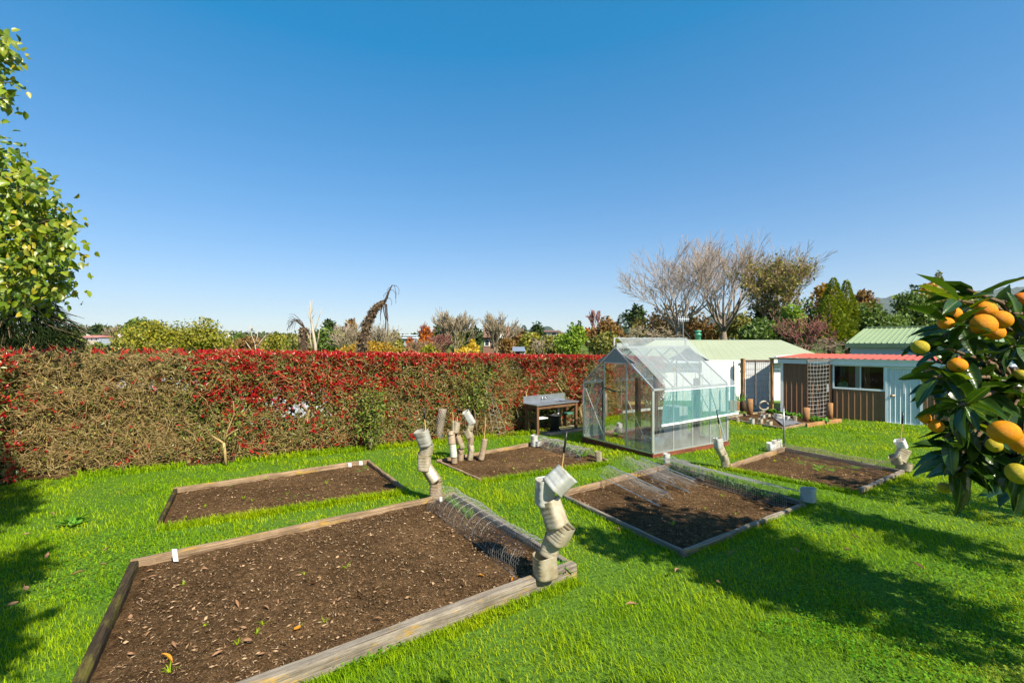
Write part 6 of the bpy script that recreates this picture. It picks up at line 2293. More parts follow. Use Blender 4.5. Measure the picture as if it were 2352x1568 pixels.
leafy('russet_tree', 'round brown green tree above the gap left of the greenhouse', 1392, 730, 800, 32, 56, 'russet', 2200)
bare('bare_tree', 'thin reddish bare tree behind the round brown one', 1366, 712, 790, 18, 62, 'twig_red', 6, 3, 3, .4, .1, .6, 8, .2)
conifer('conifer', 'blue green conifer left of the dark spreading tree', 1426, 722, 790, 20, 70, 'blue', 900)
conifer('conifer', 'small pointed dark conifer above the bright round tree', 1331, 737, 790, 9, 75, 'dark', 600)
leafy('orange_tree', 'small orange tree right above the bright round tree', 1352, 755, 800, 20, 58, 'orange', 900)
leafy('shrub', 'green brown shrubs just left of the greenhouse gable', 1395, 765, 830, 48, 34, 'olive', 2600)
leafy('pine', 'dark flat topped pine in the middle distance', 1234, 743, 790, 15, 110, 'dark', 700, flat=1.0)
conifer('conifer', 'left of two blue green conifers right of the brown roofed house', 1184, 744, 800, 12, 110, 'blue', 600)
conifer('conifer', 'right of two blue green conifers right of the brown roofed house', 1203, 747, 800, 14, 112, 'blue', 600)
leafy('shrub', 'wide yellow olive thicket right of the brown roofed house', 1215, 765, 830, 50, 60, 'yellowgreen', 2200)
leafy('shrub', 'orange olive thicket left of the bright round tree', 1262, 772, 830, 34, 52, 'olive', 1700)
bare('bare_tree', 'pale bare branches poking up before the orange olive thicket', 1245, 775, 830, 30, 45, 'twig_grey', 6, 3, 3, .6, .05, .5, 9, .1)
bare('bare_tree', 'wide bare tree in front of the brown roofed house', 1138, 720, 822, 50, 55, 'twig_grey', 9, 3, 5, .42, .12, .55, 10, .1)
leafy('russet_tree', 'reddish brown shrub right of the bare tree by the brown roofed house', 1166, 775, 828, 20, 52, 'russet', 900)
bare('bare_tree', 'wide bare tree with fine twigs left of the yellow tree', 1045, 715, 822, 45, 55, 'twig_grey', 9, 3, 5, .42, .12, .55, 11, .1)
bare('red_shrub', 'reddish twiggy shrub left of the yellow tree', 1016, 766, 822, 26, 54, 'twig_red', 9, 3, 4, .45, .08, .55, 12, .1)
leafy('yellow_tree', 'vivid yellow tree just above the hedge', 1086, 782, 830, 16, 44, 'yellow', 900, leaf=.24, spiky=.3)
leafy('yellow_tree', 'low yellow bush beside the vivid yellow tree', 1066, 797, 830, 22, 42, 'yellow', 800, leaf=.22)
leafy('green_tree', 'dark green dome shaped tree behind the left bare tree', 1020, 745, 800, 26, 80, 'mid', 1300)
leafy('dark_tree', 'dark green tree between the two wide bare trees', 1090, 752, 815, 22, 75, 'dark', 1100)
leafy('orange_tree', 'orange leaved tree with a red twiggy top beyond the hedge', 977, 752, 824, 23, 62, 'orange', 1700)
bare('red_shrub', 'red twigs at the top of the orange leaved tree', 979, 741, 800, 20, 62.5, 'twig_red', 7, 3, 3, .4, .1, .5, 13, .2)
leafy('orange_tree', 'small deep orange tree in front of the flat roofed white house', 943, 778, 828, 11, 50, 'orange', 900, leaf=.3)
leafy('palm_shrub', 'arching yellow green shrub just above the hedge', 985, 797, 830, 24, 36, 'yellowgreen', 1000)
bare('bare_tree', 'brownish bare thicket between the orange tree and the hedge', 975, 780, 828, 40, 48, 'twig_brown', 8, 3, 4, .5, .08, .55, 14, .1)
leafy('willow', 'wide golden willow bushes just above the hedge', 852, 787, 830, 78, 40, 'gold', 4200, leaf=.22, clumps=26)
bare('bare_tree', 'pale fan shaped bare shrub left of the leaning dead trunk', 800, 745, 828, 48, 46, 'twig_grey', 10, 3, 4, .45, .08, .5, 15, .06)
bare('bare_tree', 'pale bare shrub right of the leaning dead trunk', 870, 742, 826, 45, 46, 'twig_grey', 10, 3, 4, .45, .1, .5, 16, .06)
leafy('dark_tree', 'dark green tree clump left of the leaning dead trunk', 758, 733, 800, 24, 95, 'dark', 1500)
leafy('green_tree', 'yellowish green tree below the dark clump', 750, 752, 828, 30, 60, 'mid', 1800)
leafy('dark_tree', 'bronze topped dark tree right behind the leaning dead trunk', 806, 735, 790, 18, 100, 'russet', 800)
bare('bare_tree', 'greyish bare tree right of the dark tree clump', 784, 742, 800, 18, 90, 'twig_pink', 6, 3, 3, .45, .1, .5, 17, .15)
leafy('shrub', 'small yellow green bush left of the shaggy stump', 630, 768, 828, 30, 24, 'yellowgreen', 1700, leaf=.12)
leafy('shrub', 'mixed olive scrub behind the shaggy stump', 690, 775, 828, 60, 70, 'olive', 2200)
leafy('shrub', 'green brown scrub between the bushes left of the shaggy stump', 580, 778, 828, 50, 80, 'russet', 1800)
leafy('shrub', 'left dome of the yellow green shrubbery above the hedge', 352, 738, 830, 78, 19, 'yellowgreen', 4600, leaf=.105, clumps=24, spiky=.25)
leafy('shrub', 'right taller dome of the yellow green shrubbery above the hedge', 462, 735, 830, 72, 19.5, 'yellowgreen', 4800, leaf=.105, clumps=22, spiky=.3)
leafy('green_tree', 'dark rounded tree on the left skyline with a taller crown', 325, 733, 790, 34, 190, 'mid', 1900)
leafy('green_tree', 'lower rounded tree on the left skyline', 297, 742, 790, 20, 185, 'mid', 1000)
leafy('green_tree', 'rounded tree at the right of the left skyline group', 355, 743, 790, 24, 192, 'dark', 1200)
leafy('dark_tree', 'dark tree right of the pink roofed house', 245, 747, 790, 16, 180, 'dark', 900)
bare('bare_tree', 'pale bare trees right of the pink roofed house', 262, 744, 790, 16, 178, 'twig_grey', 6, 3, 3, .4, .1, .45, 18, .15)
leafy('dark_tree', 'loose dark tree above the pink roofed house', 226, 746, 780, 13, 215, 'dark', 700)
bare('bare_tree', 'faint bare trees on the skyline above the pink roofed house', 192, 746, 780, 22, 220, 'twig_grey', 7, 3, 3, .4, .1, .4, 19, .15)
leafy('green_tree', 'olive tree left of the pink roofed house', 165, 764, 815, 30, 120, 'olive', 1500)
leafy('shrub', 'dark bush on the grass slope below the pink roofed house', 226, 788, 812, 12, 95, 'mid', 500)
bare('bare_tree', 'pale twiggy bush left of the grass slope', 168, 772, 812, 14, 100, 'twig_grey', 7, 3, 3, .6, .02, .45, 20, .1)
leafy('shrub', 'green bush at the foot of the grass slope', 290, 772, 820, 26, 110, 'olive', 1100)

# far woods along the ridge: read as one mass
n = 26000
az = rng.uniform(-1.45, 1.45, n)
rr = rng.uniform(230, 520, n)
xx, yy_ = az * rr, rr
dens = vnoise(xx, yy_, 41, .02)
k = dens > .40 + .25 * (rr < 330)
xx, yy_ = xx[k], yy_[k]; n = len(xx)
hh = 2.5 + 5.0 * vnoise(xx, yy_, 42, .05) ** 2
P = np.stack([xx, yy_, terrain_z(xx, yy_) + hh * rng.random(n) ** .6], 1)
L = 3.2 * (.6 + .8 * rng.random(n))
v, f = leaves(P, rand_dirs(n), rand_dirs(n) + np.array([0, -.6, .8]), L, L * .7, .15)
M['far_wood'] = mat_leaf('far_woodland', [(.03, .05, .016), (.06, .085, .025), (.10, .085, .035), (.045, .065, .02)], .7, .15, .2)
tag(link('far_woodland', np_mesh('far_woodland', v, f, M['far_wood'])), kind='stuff')
# orchard and scrub on the valley side
n = 20000
az = rng.uniform(-1.4, .45, n)
rr = rng.uniform(75, 230, n)
xx, yy_ = az * rr, rr
k = (vnoise(xx, yy_, 51, .045) > .50) & ~((az < -.80) & (az > -1.0) & (rr < 190))
xx, yy_, rr = xx[k], yy_[k], rr[k]; n = len(xx)
P = np.stack([xx, yy_, terrain_z(xx, yy_) + (1.2 + 2.8 * vnoise(xx, yy_, 52, .1)) * rng.random(n) ** .7], 1)
L = 3.4 * rr / 455 * (.6 + .8 * rng.random(n))
v, f = leaves(P, rand_dirs(n), rand_dirs(n) + np.array([0, -.6, .8]), L, L * .7, .15)
M['scrub'] = mat_leaf('valley_scrub', [(.06, .085, .016), (.13, .12, .03), (.16, .11, .03), (.08, .11, .02)], .7, .2, .2)
tag(link('valley_undergrowth', np_mesh('valley_undergrowth', v, f, M['scrub'])), kind='stuff')


# forested hills on the horizon
def far_hill(name, u0, u1, y, prof, mat):
    us = np.linspace(u0, u1, 70)
    vs, fs = [], []
    rows = 8
    for j in range(rows):
        t = j / (rows - 1)
        for u in us:
            vt = np.interp(u, [p_[0] for p_ in prof], [p_[1] for p_ in prof])
            top = W(u, vt, y)
            yy2 = y * (1 - .28 * (1 - t))
            z = -30 + (top[2] + 30) * t ** 1.3 + (18 * (vnoise(np.array(u * .12), np.array(t * 6.), 4, 1.0) - .5)) * (.4 + t)
            vs.append((top[0] * (.92 + .08 * t), yy2, float(z)))
    nu = len(us)
    for j in range(rows - 1):
        for i in range(nu - 1): fs.append((j * nu + i, j * nu + i + 1, (j + 1) * nu + i + 1, (j + 1) * nu + i))
    k0 = len(vs)
    for i in range(nu): vs.append((vs[(rows - 1) * nu + i][0], y * 1.3, -30))
    for i in range(nu - 1): fs.append(((rows - 1) * nu + i, (rows - 1) * nu + i + 1, k0 + i + 1, k0 + i))
    o = MB().add(vs, fs).build(name, mat)
    return tag(o, kind='structure')


def forest_mat():
    m, nt, out = new_mat('forested_hill')
    n1 = noise(nt, coords(nt), .012, 6, .7)
    r = ramp(nt, [(.3, .028, .045, .030), (.7, .065, .085, .050)])
    nt.links.new(n1, r.inputs[0])
    p = principled(nt, r.outputs[0], .95, 0, .05, bump(nt, n1, 1.0, 30))
    nt.links.new(p.outputs[0], out.inputs[0])
    return m


fm = forest_mat()
far_hill('forested_hill', 1560, 1760, 3800, [(1560, 760), (1600, 741), (1640, 722), (1680, 716), (1705, 722), (1760, 745)], fm)
far_hill('forested_hill', 1960, 2700, 4300, [(1960, 700), (2010, 684), (2060, 679), (2150, 676), (2250, 668), (2300, 661), (2360, 658), (2500, 640), (2700, 680)], fm)
far_hill('far_hill', 1150, 1500, 3200, [(1150, 775), (1200, 760), (1232, 749), (1262, 753), (1300, 764), (1440, 750), (1500, 760)], fm)


# --- houses across the valley
def house(label, u0, u1, vroof, veave, vbase, y, wall, roof, windows=3, gable=False, deck=False):
    a, b = W(u0, vbase, y), W(u1, vbase, y)
    ze, zr = W(u0, veave, y)[2], W(u0, vroof, y)[2]
    root = empty('house', (a + b) / 2, 0, label, 'house', 'houses across the valley')
    Lh = b[0] - a[0]; dp = max(6.0, Lh * .5)
    zb_ = a[2] - 1.5
    MB().box((a[0], y, zb_), (Lh, 0, 0), (0, dp, 0), (0, 0, ze - zb_)).build('wall', wall, root)
    mb = MB()
    o_ = .04 * Lh
    p = [(a[0] - o_, y - .8, ze), (b[0] + o_, y - .8, ze), (b[0] + o_, y + dp + .8, ze), (a[0] - o_, y + dp + .8, ze), (a[0] - o_ + .02, y + dp / 2, zr), (b[0] + o_ - .02, y + dp / 2, zr)]
    mb.add(p, [(0, 1, 5, 4), (2, 3, 4, 5), (1, 2, 5), (3, 0, 4), (3, 2, 1, 0)])
    mb.build('roof', roof, root)
    dark = M['dark_pane']
    for i in range(windows):
        x0 = a[0] + Lh * (i + .2) / windows
        wdw = MB().box((x0 - .1, y - .12, a[2] + (ze - a[2]) * .22), (Lh / windows * .6, 0, 0), (0, .1, 0), (0, 0, (ze - a[2]) * .6)).build('window', M['white_paint'], root)
        MB().box((x0 + .05, y - .16, a[2] + (ze - a[2]) * .28), (Lh / windows * .6 - .3, 0, 0), (0, .04, 0), (0, 0, (ze - a[2]) * .48)).build('pane', dark, wdw)
    return root, a, b, ze, zr


M['dark_pane'] = mat_plain('dark_window_pane', (.03, .04, .055), .12, 0, .1)
pink = mat_plain('pink_tile_roof', (.42, .17, .14), .7)
cream = mat_plain('cream_wall', (.55, .44, .34), .7)
root, a, b, ze, zr = house('long low house with a pinkish red roof on the far left slope', 186, 228, 769.5, 775, 783, 170, M['wall_blue'], pink, 4)
MB().box((a[0] - 1.5, 166, a[2] - 1.2), (b[0] - a[0] + 1, 0, 0), (0, 3.8, 0), (0, 0, 1.3)).build('terrace', cream, root)
house('white flat roofed building beyond the left shrubbery', 493, 516, 763, 764.5, 772, 200, M['white_paint'], M['white_trim'], 2)
house('small pale house partly behind the pink roofed one', 198, 222, 760, 763, 768, 230, M['white_paint'], M['green_roof'], 2)
house('white house with flat roofs right of the golden willow', 916, 956, 768.5, 771, 785, 130, M['white_paint'], M['white_trim'], 3)
house('grey house under the flat roofed white one', 905, 948, 774, 777, 790, 118, M['wall_blue'], M['white_trim'], 2)
brn = mat_plain('brown_tile_roof', (.19, .10, .07), .8)
root, a, b, ze, zr = house('brown roofed house with a steep white gable behind the bare tree', 1110, 1171, 749, 775, 800, 78, brn, brn, 3)
g0, g1, g2 = W(1141, 776, 76.5), W(1161, 776, 76.5), W(1151, 748.5, 76.5)
mb = MB(); mb.add([g0, g1, g2, g0 + [0, 4, 0], g1 + [0, 4, 0], g2 + [0, 4, 0]], [(0, 1, 2), (5, 4, 3), (0, 2, 5, 3), (1, 4, 5, 2), (0, 3, 4, 1)])
mb.build('gable', M['white_paint'], root)
gs = mat_plain('slate_roof', (.20, .23, .28), .5)
house('grey roofed shed just above the hedge right of the wide bare tree', 1178, 1206, 797, 806, 815, 38, M['wall_blue'], gs, 1)
house('brown roofed houses on the skyline left of the bright round tree', 1243, 1283, 758, 762, 772, 140, M['wall_blue'], brn, 2)
# white and pink balloon-like tank on the far slope
o = MB().lathe(W(277, 778, 160), [(0, -.1), (.6, .1), (.9, .6), (.9, 1.0), (.6, 1.5), (0, 1.7)], 16).build('dome_tank', mat_plain('pink_white_tank', (.72, .55, .55), .5), None, True)
tag(o, 'small round pale pink tank on the far left slope', 'tank')

# --- dead trunks just behind the hedge
def shaggy(label, axis, radii, y, strips, mat='bark_dark', extra=(), pal_strip='bark_brown', name='dead_tree', fr=1.0):
    root = empty(name, W(axis[0][0], axis[0][1], y), 0, label, 'tree', 'dead trunks behind the hedge')
    pts = np.array([W(u, v, y) for (u, v) in axis]); rad = np.array(radii) / F * y
    MB().tube(pts, rad, 10).build('trunk', M[mat], root, True)
    P, D, Ls = [], [], []
    for _ in range(strips):
        i = rng.integers(len(pts) - 1); t = rng.random()
        c = pts[i] * (1 - t) + pts[i + 1] * t; r = rad[i] * (1 - t) + rad[i + 1] * t
        a = rng.random() * 6.28
        o_ = np.array([math.cos(a), math.sin(a), 0])
        ax = unit(pts[i + 1] - pts[i])
        P.append(c + o_ * r * .95); D.append(o_ * .7 - ax * .75 * (1 if rng.random() > .25 else -1) + rng.normal(size=3) * .25); Ls.append(r * (.5 + .8 * rng.random()))
    P, D, Ls = np.array(P), np.array(D), np.array(Ls) * fr
    v, f = leaves(P, D, rand_dirs(len(P)), Ls, Ls * .38, .1)
    tag(link('loose_bark', np_mesh('loose_bark', v, f, M[pal_strip]), root), kind='stuff')
    for pth, r0, r1 in extra:
        q = [W(u, v, y + (k[0] if k else 0)) for (u, v, *k) in pth]
        MB().tube(q, np.linspace(r0, r1, len(q)) / F * y, 6).build('branch', M[mat], root, True)
    return root, pts


Y = 17.0
droop = []
for (u, v, du, l) in ((901, 655, 8, 30), (901, 655, 16, 22), (899, 660, -10, 18), (895, 672, -14, 14), (900, 655, 10, 42), (897, 666, 12, 20), (893, 676, -8, 20), (890, 684, 10, 18)):
    droop.append(([(u, v), (u + du * .6, v + 1), (u + du, v + l * .45), (u + du * .9, v + l)], .7, .3))
for (u0, w_, l) in ((880, 6, 62), (884, 7, 75), (888, 3, 50), (876, -2, 40), (885, 2, 58)):
    droop.append(([(u0, 698), (u0 + w_ * .3, 715), (u0 + w_, 698 + l * .6), (u0 + w_ * .8, 698 + l)], 1.6, .5))
for k in range(5):
    droop.append(([(848 - k, 727 + 3 * k), (838 - 2 * k, 731 + 4 * k), (826 - k, 745 + 3 * k)], .7, .3))
shaggy('leaning dead trunk with shaggy bark, hanging strips and a bent bare tip', [(829, 830), (832, 795), (838, 765), (848, 735), (860, 712), (872, 700), (883, 692)], [9.5, 9, 8.5, 8, 8, 7.5, 4.5], Y, 620,
       extra=[([(880, 697), (888, 685), (893, 670), (901, 654.5)], 3.6, 1.2)] + droop)
tw = []
for (u, v, a) in ((700, 752, 0), (698, 750, 1), (696, 752, 2), (694, 754, 3)):
    tw.append(([(701, 755), (693 - a * 6, 738 - 2 * a), (682 - a * 6, 733 + 3 * a), (672 - a * 4, 740 + 7 * a)], 1.3, .35))
    tw.append(([(690 - a * 5, 735 + a), (676 - a * 4, 722 + 5 * a), (664 - a * 2, 722 + 8 * a)], .8, .3))
    tw.append(([(684 - a * 4, 733 + 2 * a), (678 - a * 5, 745 + a * 2), (676 - a * 6, 756 + a)], .6, .25))
shaggy('short upright shaggy stump with drooping bare twigs', [(699, 832), (698, 800), (696, 775), (697, 752)], [9, 8.5, 7.5, 8], Y, 260, extra=tw)
pb = [([(727, 830), (724, 790), (717, 750), (714, 720), (712, 690)], 4.5, .6), ([(726, 815), (716, 790), (705, 765), (700, 752)], 3.2, .8), ([(720, 768), (728, 745), (734, 725), (740, 705)], 1.8, .3), ([(716, 745), (709, 725), (706, 700)], 1.3, .3),
      ([(714, 725), (719, 708), (718, 688)], 1.0, .3), ([(728, 795), (732, 770), (736, 745)], 1.6, .4), ([(722, 775), (712, 755), (704, 748)], 1.3, .4), ([(715, 735), (722, 722), (731, 712)], .9, .3), ([(734, 750), (740, 742), (744, 738)], .7, .3),
      ([(716, 800), (712, 780), (713, 765)], 1.6, .5)]
root = empty('dead_tree', W(727, 825, Y), 0, 'pale bare forked trunk right of the shaggy stump', 'tree', 'dead trunks behind the hedge')
for k, (pth, r0, r1) in enumerate(pb):
    MB().tube([W(u, v, Y + .12 * (k % 3)) for (u, v) in pth], np.linspace(r0, r1, len(pth)) / F * Y, 7).build('trunk' if k == 0 else 'branch', M['bark_pale'], root, True)
root = empty('dead_tree', W(590, 825, 15.0), 0, 'thin pale dead stems right of the yellow green shrubbery', 'tree', 'dead trunks behind the hedge')
for k, pth in enumerate(([(590, 830), (586, 790), (578, 770), (575, 748)], [(588, 805), (598, 785), (612, 768)], [(592, 820), (575, 800), (563, 782)], [(586, 790), (592, 770), (590, 758)])):
    MB().tube([W(u, v, 15.0) for (u, v) in pth], np.linspace(1.7, .5, len(pth)) / F * 15, 6).build('stem', M['bark_pale'], root, True)

# --- dark conifer behind the hedge corner at the left
Yc = 15.0
n = 12000
root = empty('dark_conifer', W(20, 840, Yc), 0, 'dark drooping conifer behind the hedge under the large leaved tree', 'tree')
x0 = W(15, 800, Yc)[0]
t = rng.random(n); az = rng.random(n) * 2 * np.pi
rad = (1.0 + 1.1 * t) * (.25 + .75 * rng.random(n) ** .6) * (.75 + .5 * vnoise(az * 2, t * 7, 14, 1.0))
P = np.stack([x0 + np.cos(az) * rad * .95, Yc + np.sin(az) * rad, W(0, 640, Yc)[2] - (W(0, 640, Yc)[2] - W(0, 835, Yc)[2]) * t], 1)
D = np.stack([np.cos(az) * .6, np.sin(az) * .6, np.full(n, -.55)], 1) + rand_dirs(n) * .35
v, f = leaves(P, D, rand_dirs(n), .30 * (.6 + .8 * rng.random(n)), .032, .1)
M['t_blackgreen'] = mat_leaf('foliage_blackgreen', [(.005, .011, .004), (.012, .022, .006), (.02, .03, .008)], .9, .12, .04)
tag(link('crown', np_mesh('crown', v, f, M['t_blackgreen']), root), kind='stuff')
mb = MB(); mb.tube([(x0, Yc, -1.0), (x0, Yc, 2.4), (x0, Yc, 4.0)], [.22, .16, .05], 8)
for k in range(26):
    a = rng.random() * 6.28; z = .8 + 2.8 * rng.random()
    mb.tube([(x0, Yc, z), (x0 + math.cos(a) * 1.0, Yc + math.sin(a), z + .1), (x0 + math.cos(a) * 1.9, Yc + math.sin(a) * 1.9, z - .25)], [.035, .02, .006], 4)
mb.build('trunk', M['bark_brown'], root, True)
leafy('shrub', 'green scrub behind the dark conifer at the left edge', 130, 770, 830, 60, 45, 'mid', 1500)
# ------------------------------------------------------------------ large leaved tree on the left
def leaf_shape(L, Wd, heart=.5, fold=.25, droop=.35, wavy=.03, seed=0, nx=9, ny=4):
    r = np.random.default_rng(seed)
    vs, fs = [], []
    tw = r.normal() * .25
    for i in range(nx + 1):
        u = i / nx
        w = (math.sin(math.pi * (u * .985 + .008)) ** .75) * (1.0 + heart * (.5 - u))
        for j in range(ny + 1):
            s = (j / ny - .5) * 2
            yy = s * w * Wd / 2
            z = abs(s) * w * Wd / 2 * fold * 2 - droop * L * u * u * .5 + wavy * L * math.sin(u * 11 + s * 2 + seed) * abs(s)
            a = tw * u
            vs.append((u * L, yy * math.cos(a) - z * math.sin(a) * .5, z + yy * math.sin(a)))
    for i in range(nx):
        for j in range(ny):
            a = i * (ny + 1) + j
            fs.append((a, a + ny + 1, a + ny + 2, a + 1))
    k = len(vs)
    vs += [(-.18 * L, -.006 * L, .02 * L), (-.18 * L, .006 * L, .02 * L), (.01 * L, .008 * L, 0), (.01 * L, -.008 * L, 0)]
    fs.append((k, k + 3, k + 2, k + 1))
    return vs, fs


def obj_leaf_mat(name, cols, rough, trans, tint, spec=.5, vein_col=(.10, .16, .03)):
    m, nt, out = new_mat(name)
    oi = nt.nodes.new('ShaderNodeObjectInfo')
    r = ramp(nt, cols)
    nt.links.new(oi.outputs['Random'], r.inputs[0])
    vec = coords(nt)
    n = noise(nt, vec, 40, 3)
    rr = ramp(nt, [(.3, .8, .8, .8), (.7, 1.15, 1.15, 1.1)])
    nt.links.new(n, rr.inputs[0])
    col = mixc(nt, 1, r.outputs[0], rr.outputs[0], 'MULTIPLY')
    # pale midrib and side veins, in the leaf's own coordinates
    sx = nt.nodes.new('ShaderNodeSeparateXYZ'); nt.links.new(coords(nt), sx.inputs[0])
    ay = nt.nodes.new('ShaderNodeMath'); ay.operation = 'ABSOLUTE'; nt.links.new(sx.outputs[1], ay.inputs[0])
    mr = nt.nodes.new('ShaderNodeMapRange'); mr.inputs[1].default_value = .0006; mr.inputs[2].default_value = .0022; mr.inputs[3].default_value = 1; mr.inputs[4].default_value = 0
    nt.links.new(ay.outputs[0], mr.inputs[0])
    sd = nt.nodes.new('ShaderNodeMath'); sd.operation = 'MULTIPLY_ADD'; sd.inputs[1].default_value = .7
    nt.links.new(ay.outputs[0], sd.inputs[0])
    ng = nt.nodes.new('ShaderNodeMath'); ng.operation = 'MULTIPLY'; ng.inputs[1].default_value = -1
    nt.links.new(sx.outputs[0], ng.inputs[0]); nt.links.new(ng.outputs[0], sd.inputs[2])
    wv = nt.nodes.new('ShaderNodeMath'); wv.operation = 'MULTIPLY'; wv.inputs[1].default_value = 560
    nt.links.new(sd.outputs[0], wv.inputs[0])
    sn = nt.nodes.new('ShaderNodeMath'); sn.operation = 'SINE'; nt.links.new(wv.outputs[0], sn.inputs[0])
    col = mixc(nt, mr.outputs[0], col, vein_col)
    b1 = bump(nt, sn.outputs[0], .07, .001)
    p = principled(nt, col, rough, 0, spec, b1)
    t = nt.nodes.new('ShaderNodeBsdfTranslucent')
    nt.links.new(mixc(nt, 1, col, tint, 'MULTIPLY'), t.inputs[0])
    mx = nt.nodes.new('ShaderNodeMixShader'); mx.inputs[0].default_value = trans
    nt.links.new(p.outputs[0], mx.inputs[1]); nt.links.new(t.outputs[0], mx.inputs[2])
    nt.links.new(mx.outputs[0], out.inputs[0])
    return m


def leaf_meshes(name, mat, sizes, count=4, **kw):
    res = []
    for i in range(count):
        vs, fs = leaf_shape(sizes[0], sizes[1], seed=i + 2, **kw)
        me = bpy.data.meshes.new(name); me.from_pydata(vs, [], fs); me.materials.append(mat)
        for p in me.polygons: p.use_smooth = True
        res.append(me)
    return res


def orient(o, p, d, n, s):
    d = Vector(d).normalized(); n = Vector(n)
    y = n.cross(d)
    if y.length < 1e-4: y = Vector((1, 0, 0)).cross(d)
    y.normalize(); z = d.cross(y)
    m = Matrix.Identity(4)
    for i in range(3): m[i][0], m[i][1], m[i][2], m[i][3] = d[i] * s, y[i] * s, z[i] * s, p[i]
    o.matrix_basis = m


def leaf_children(parent, meshes, items, cap=300):
    for k, (p, d, n, s) in enumerate(items[:cap]):
        o = bpy.data.objects.new('leaf', meshes[k % len(meshes)])
        C.objects.link(o)
        o.parent = parent
        o.matrix_parent_inverse = Matrix.Translation(parent.location).inverted()
        orient(o, p, d, n, s)


def leaf_rest(parent, items, L, Wd, mat):
    if not items: return
    P = np.array([i[0] for i in items]); D = np.array([i[1] for i in items]); N = np.array([i[2] for i in items]); S = np.array([i[3] for i in items])
    v, f = leaves(P, D, N, L * S, Wd * S, .15, 1)
    tag(link('foliage', np_mesh('foliage', v, f, mat), parent), kind='stuff')


BIG = [(.055, .11, .006), (.12, .19, .008), (.20, .27, .010), (.26, .28, .010), (.08, .14, .008), (.40, .32, .015)]
M['big_leaf'] = obj_leaf_mat('big_leaf', BIG, .38, .28, (1.4, 1.3, .4))
M['big_leaf_rest'] = mat_leaf('big_leaf_joined', BIG, .38, .28, .5, (1.4, 1.3, .4))
YT = 7.6
lt = empty('large_leaved_tree', (-10.4, 8.6, -.3), 0, 'tree with large yellow green heart shaped leaves reaching in at the upper left', 'tree')
mb = MB()
trunk_top = np.array([-10.1, 8.3, 3.4])
mb.tube([(-10.4, 8.6, -.5), (-10.3, 8.5, 1.2), trunk_top, (-9.9, 8.0, 6.5)], [.24, .20, .16, .07], 10)
mb.build('trunk', M['bark_grey'], lt, True)
lobes = [(30, 470, 60, 60), (80, 450, 40, 40), (60, 530, 70, 60), (120, 540, 50, 45), (30, 600, 55, 60), (100, 620, 60, 50), (140, 590, 34, 45), (150, 650, 26, 30), (60, 670, 50, 34), (20, 400, 40, 50), (130, 500, 26, 26), (10, 690, 20, 20),
         (8, 130, 22, 40), (12, 95, 14, 25), (8, 225, 16, 22), (2, 180, 12, 30), (60, 410, 26, 26), (165, 560, 16, 30), (170, 630, 12, 24), (10, 340, 22, 24)]
items, far_items = [], []
br = MB()
for (u, v, su, sv_) in lobes:
    c = W(u, v, YT + .4 * rng.normal() * .5)
    m1 = (trunk_top + c) / 2 + np.array([0, 0, .15])
    st = trunk_top if v > 300 else np.array([-10.0, 8.1, 5.6])
    br.tube([st, (st + c) / 2 + np.array([0, 0, .12]), c], [.05, .025, .008], 5)
    cnt = max(10, int(su * sv_ / 50))
    for _ in range(cnt):
        e = np.clip(rng.normal(size=3) * .55, -1.2, 1.2)
        y_ = YT + e[1] * .7
        p = W(u + e[0] * su, v + e[2] * sv_, y_)
        if p[0] > (165 - 1176) / F * y_ or (v < 300 and p[0] > (26 - 1176) / F * y_): continue
        d = np.array([rng.normal() * .5 + .15, rng.normal() * .5 - .35, -.75 + .35 * rng.normal()])
        n = rng.normal(size=3) * .5 + np.array([.45, -.75, .45])
        s = .75 + .5 * rng.random()
        (items if y_ < YT + .25 else far_items).append((p, d, n, s))
        if True:
            for _k in range(4):
                far_items.append((p + rng.normal(size=3) * .13 + np.array([-.14, .12, 0]), d + rng.normal(size=3) * .5, n + rng.normal(size=3) * .4, s * .9))
br.build('branches', M['bark_brown'], lt, True)
for _ in range(1500):     # the rest of the crown, out of view to the left
    q = rand_dirs(1)[0] * (rng.random() ** .33)
    p = np.array([-10.9, 8.4, 5.0]) + q * np.array([1.9, 2.2, 2.9])
    if p[0] > (-40 - 1176) / F * p[1]: continue
    far_items.append((p, rng.normal(size=3) + np.array([0, 0, -.6]), rng.normal(size=3) + np.array([.4, -.6, .5]), .8 + .5 * rng.random()))
items.sort(key=lambda i: i[0][1])
leaf_children(lt, leaf_meshes('leaf', M['big_leaf'], (.135, .088), 5, heart=.75, fold=.18, droop=.5), items)
leaf_rest(lt, items[300:] + far_items, .135, .09, M['big_leaf_rest'])
print('big leaves', len(items), len(far_items))

# ------------------------------------------------------------------ orange tree at the right
CIT = [(.013, .036, .006), (.022, .058, .008), (.038, .088, .010), (.018, .046, .008)]
M['citrus_leaf'] = obj_leaf_mat('citrus_leaf', CIT, .28, .22, (2.0, 1.9, .5), .55)
M['citrus_young_backlit'] = obj_leaf_mat('citrus_young_backlit_leaf', [(.08, .13, .010), (.13, .19, .015)], .3, .35, (1.7, 1.5, .4), .5)  # paler young leaves, the glow of backlit ones partly painted into the colour
M['citrus_rest'] = mat_leaf('citrus_leaf_joined', CIT, .26, .22, .55, (2.6, 2.3, .5))


def peel(name, c1, c2):
    m, nt, out = new_mat(name)
    vec = coords(nt)
    n = noise(nt, vec, 9, 3); n2 = noise(nt, vec, 160, 2)
    r = ramp(nt, [(.35, *c1), (.65, *c2)])
    nt.links.new(n, r.inputs[0])
    p = principled(nt, r.outputs[0], .5, 0, .22, bump(nt, n2, .5, .002))
    p.inputs['Subsurface Weight'].default_value = .0
    nt.links.new(p.outputs[0], out.inputs[0])
    return m


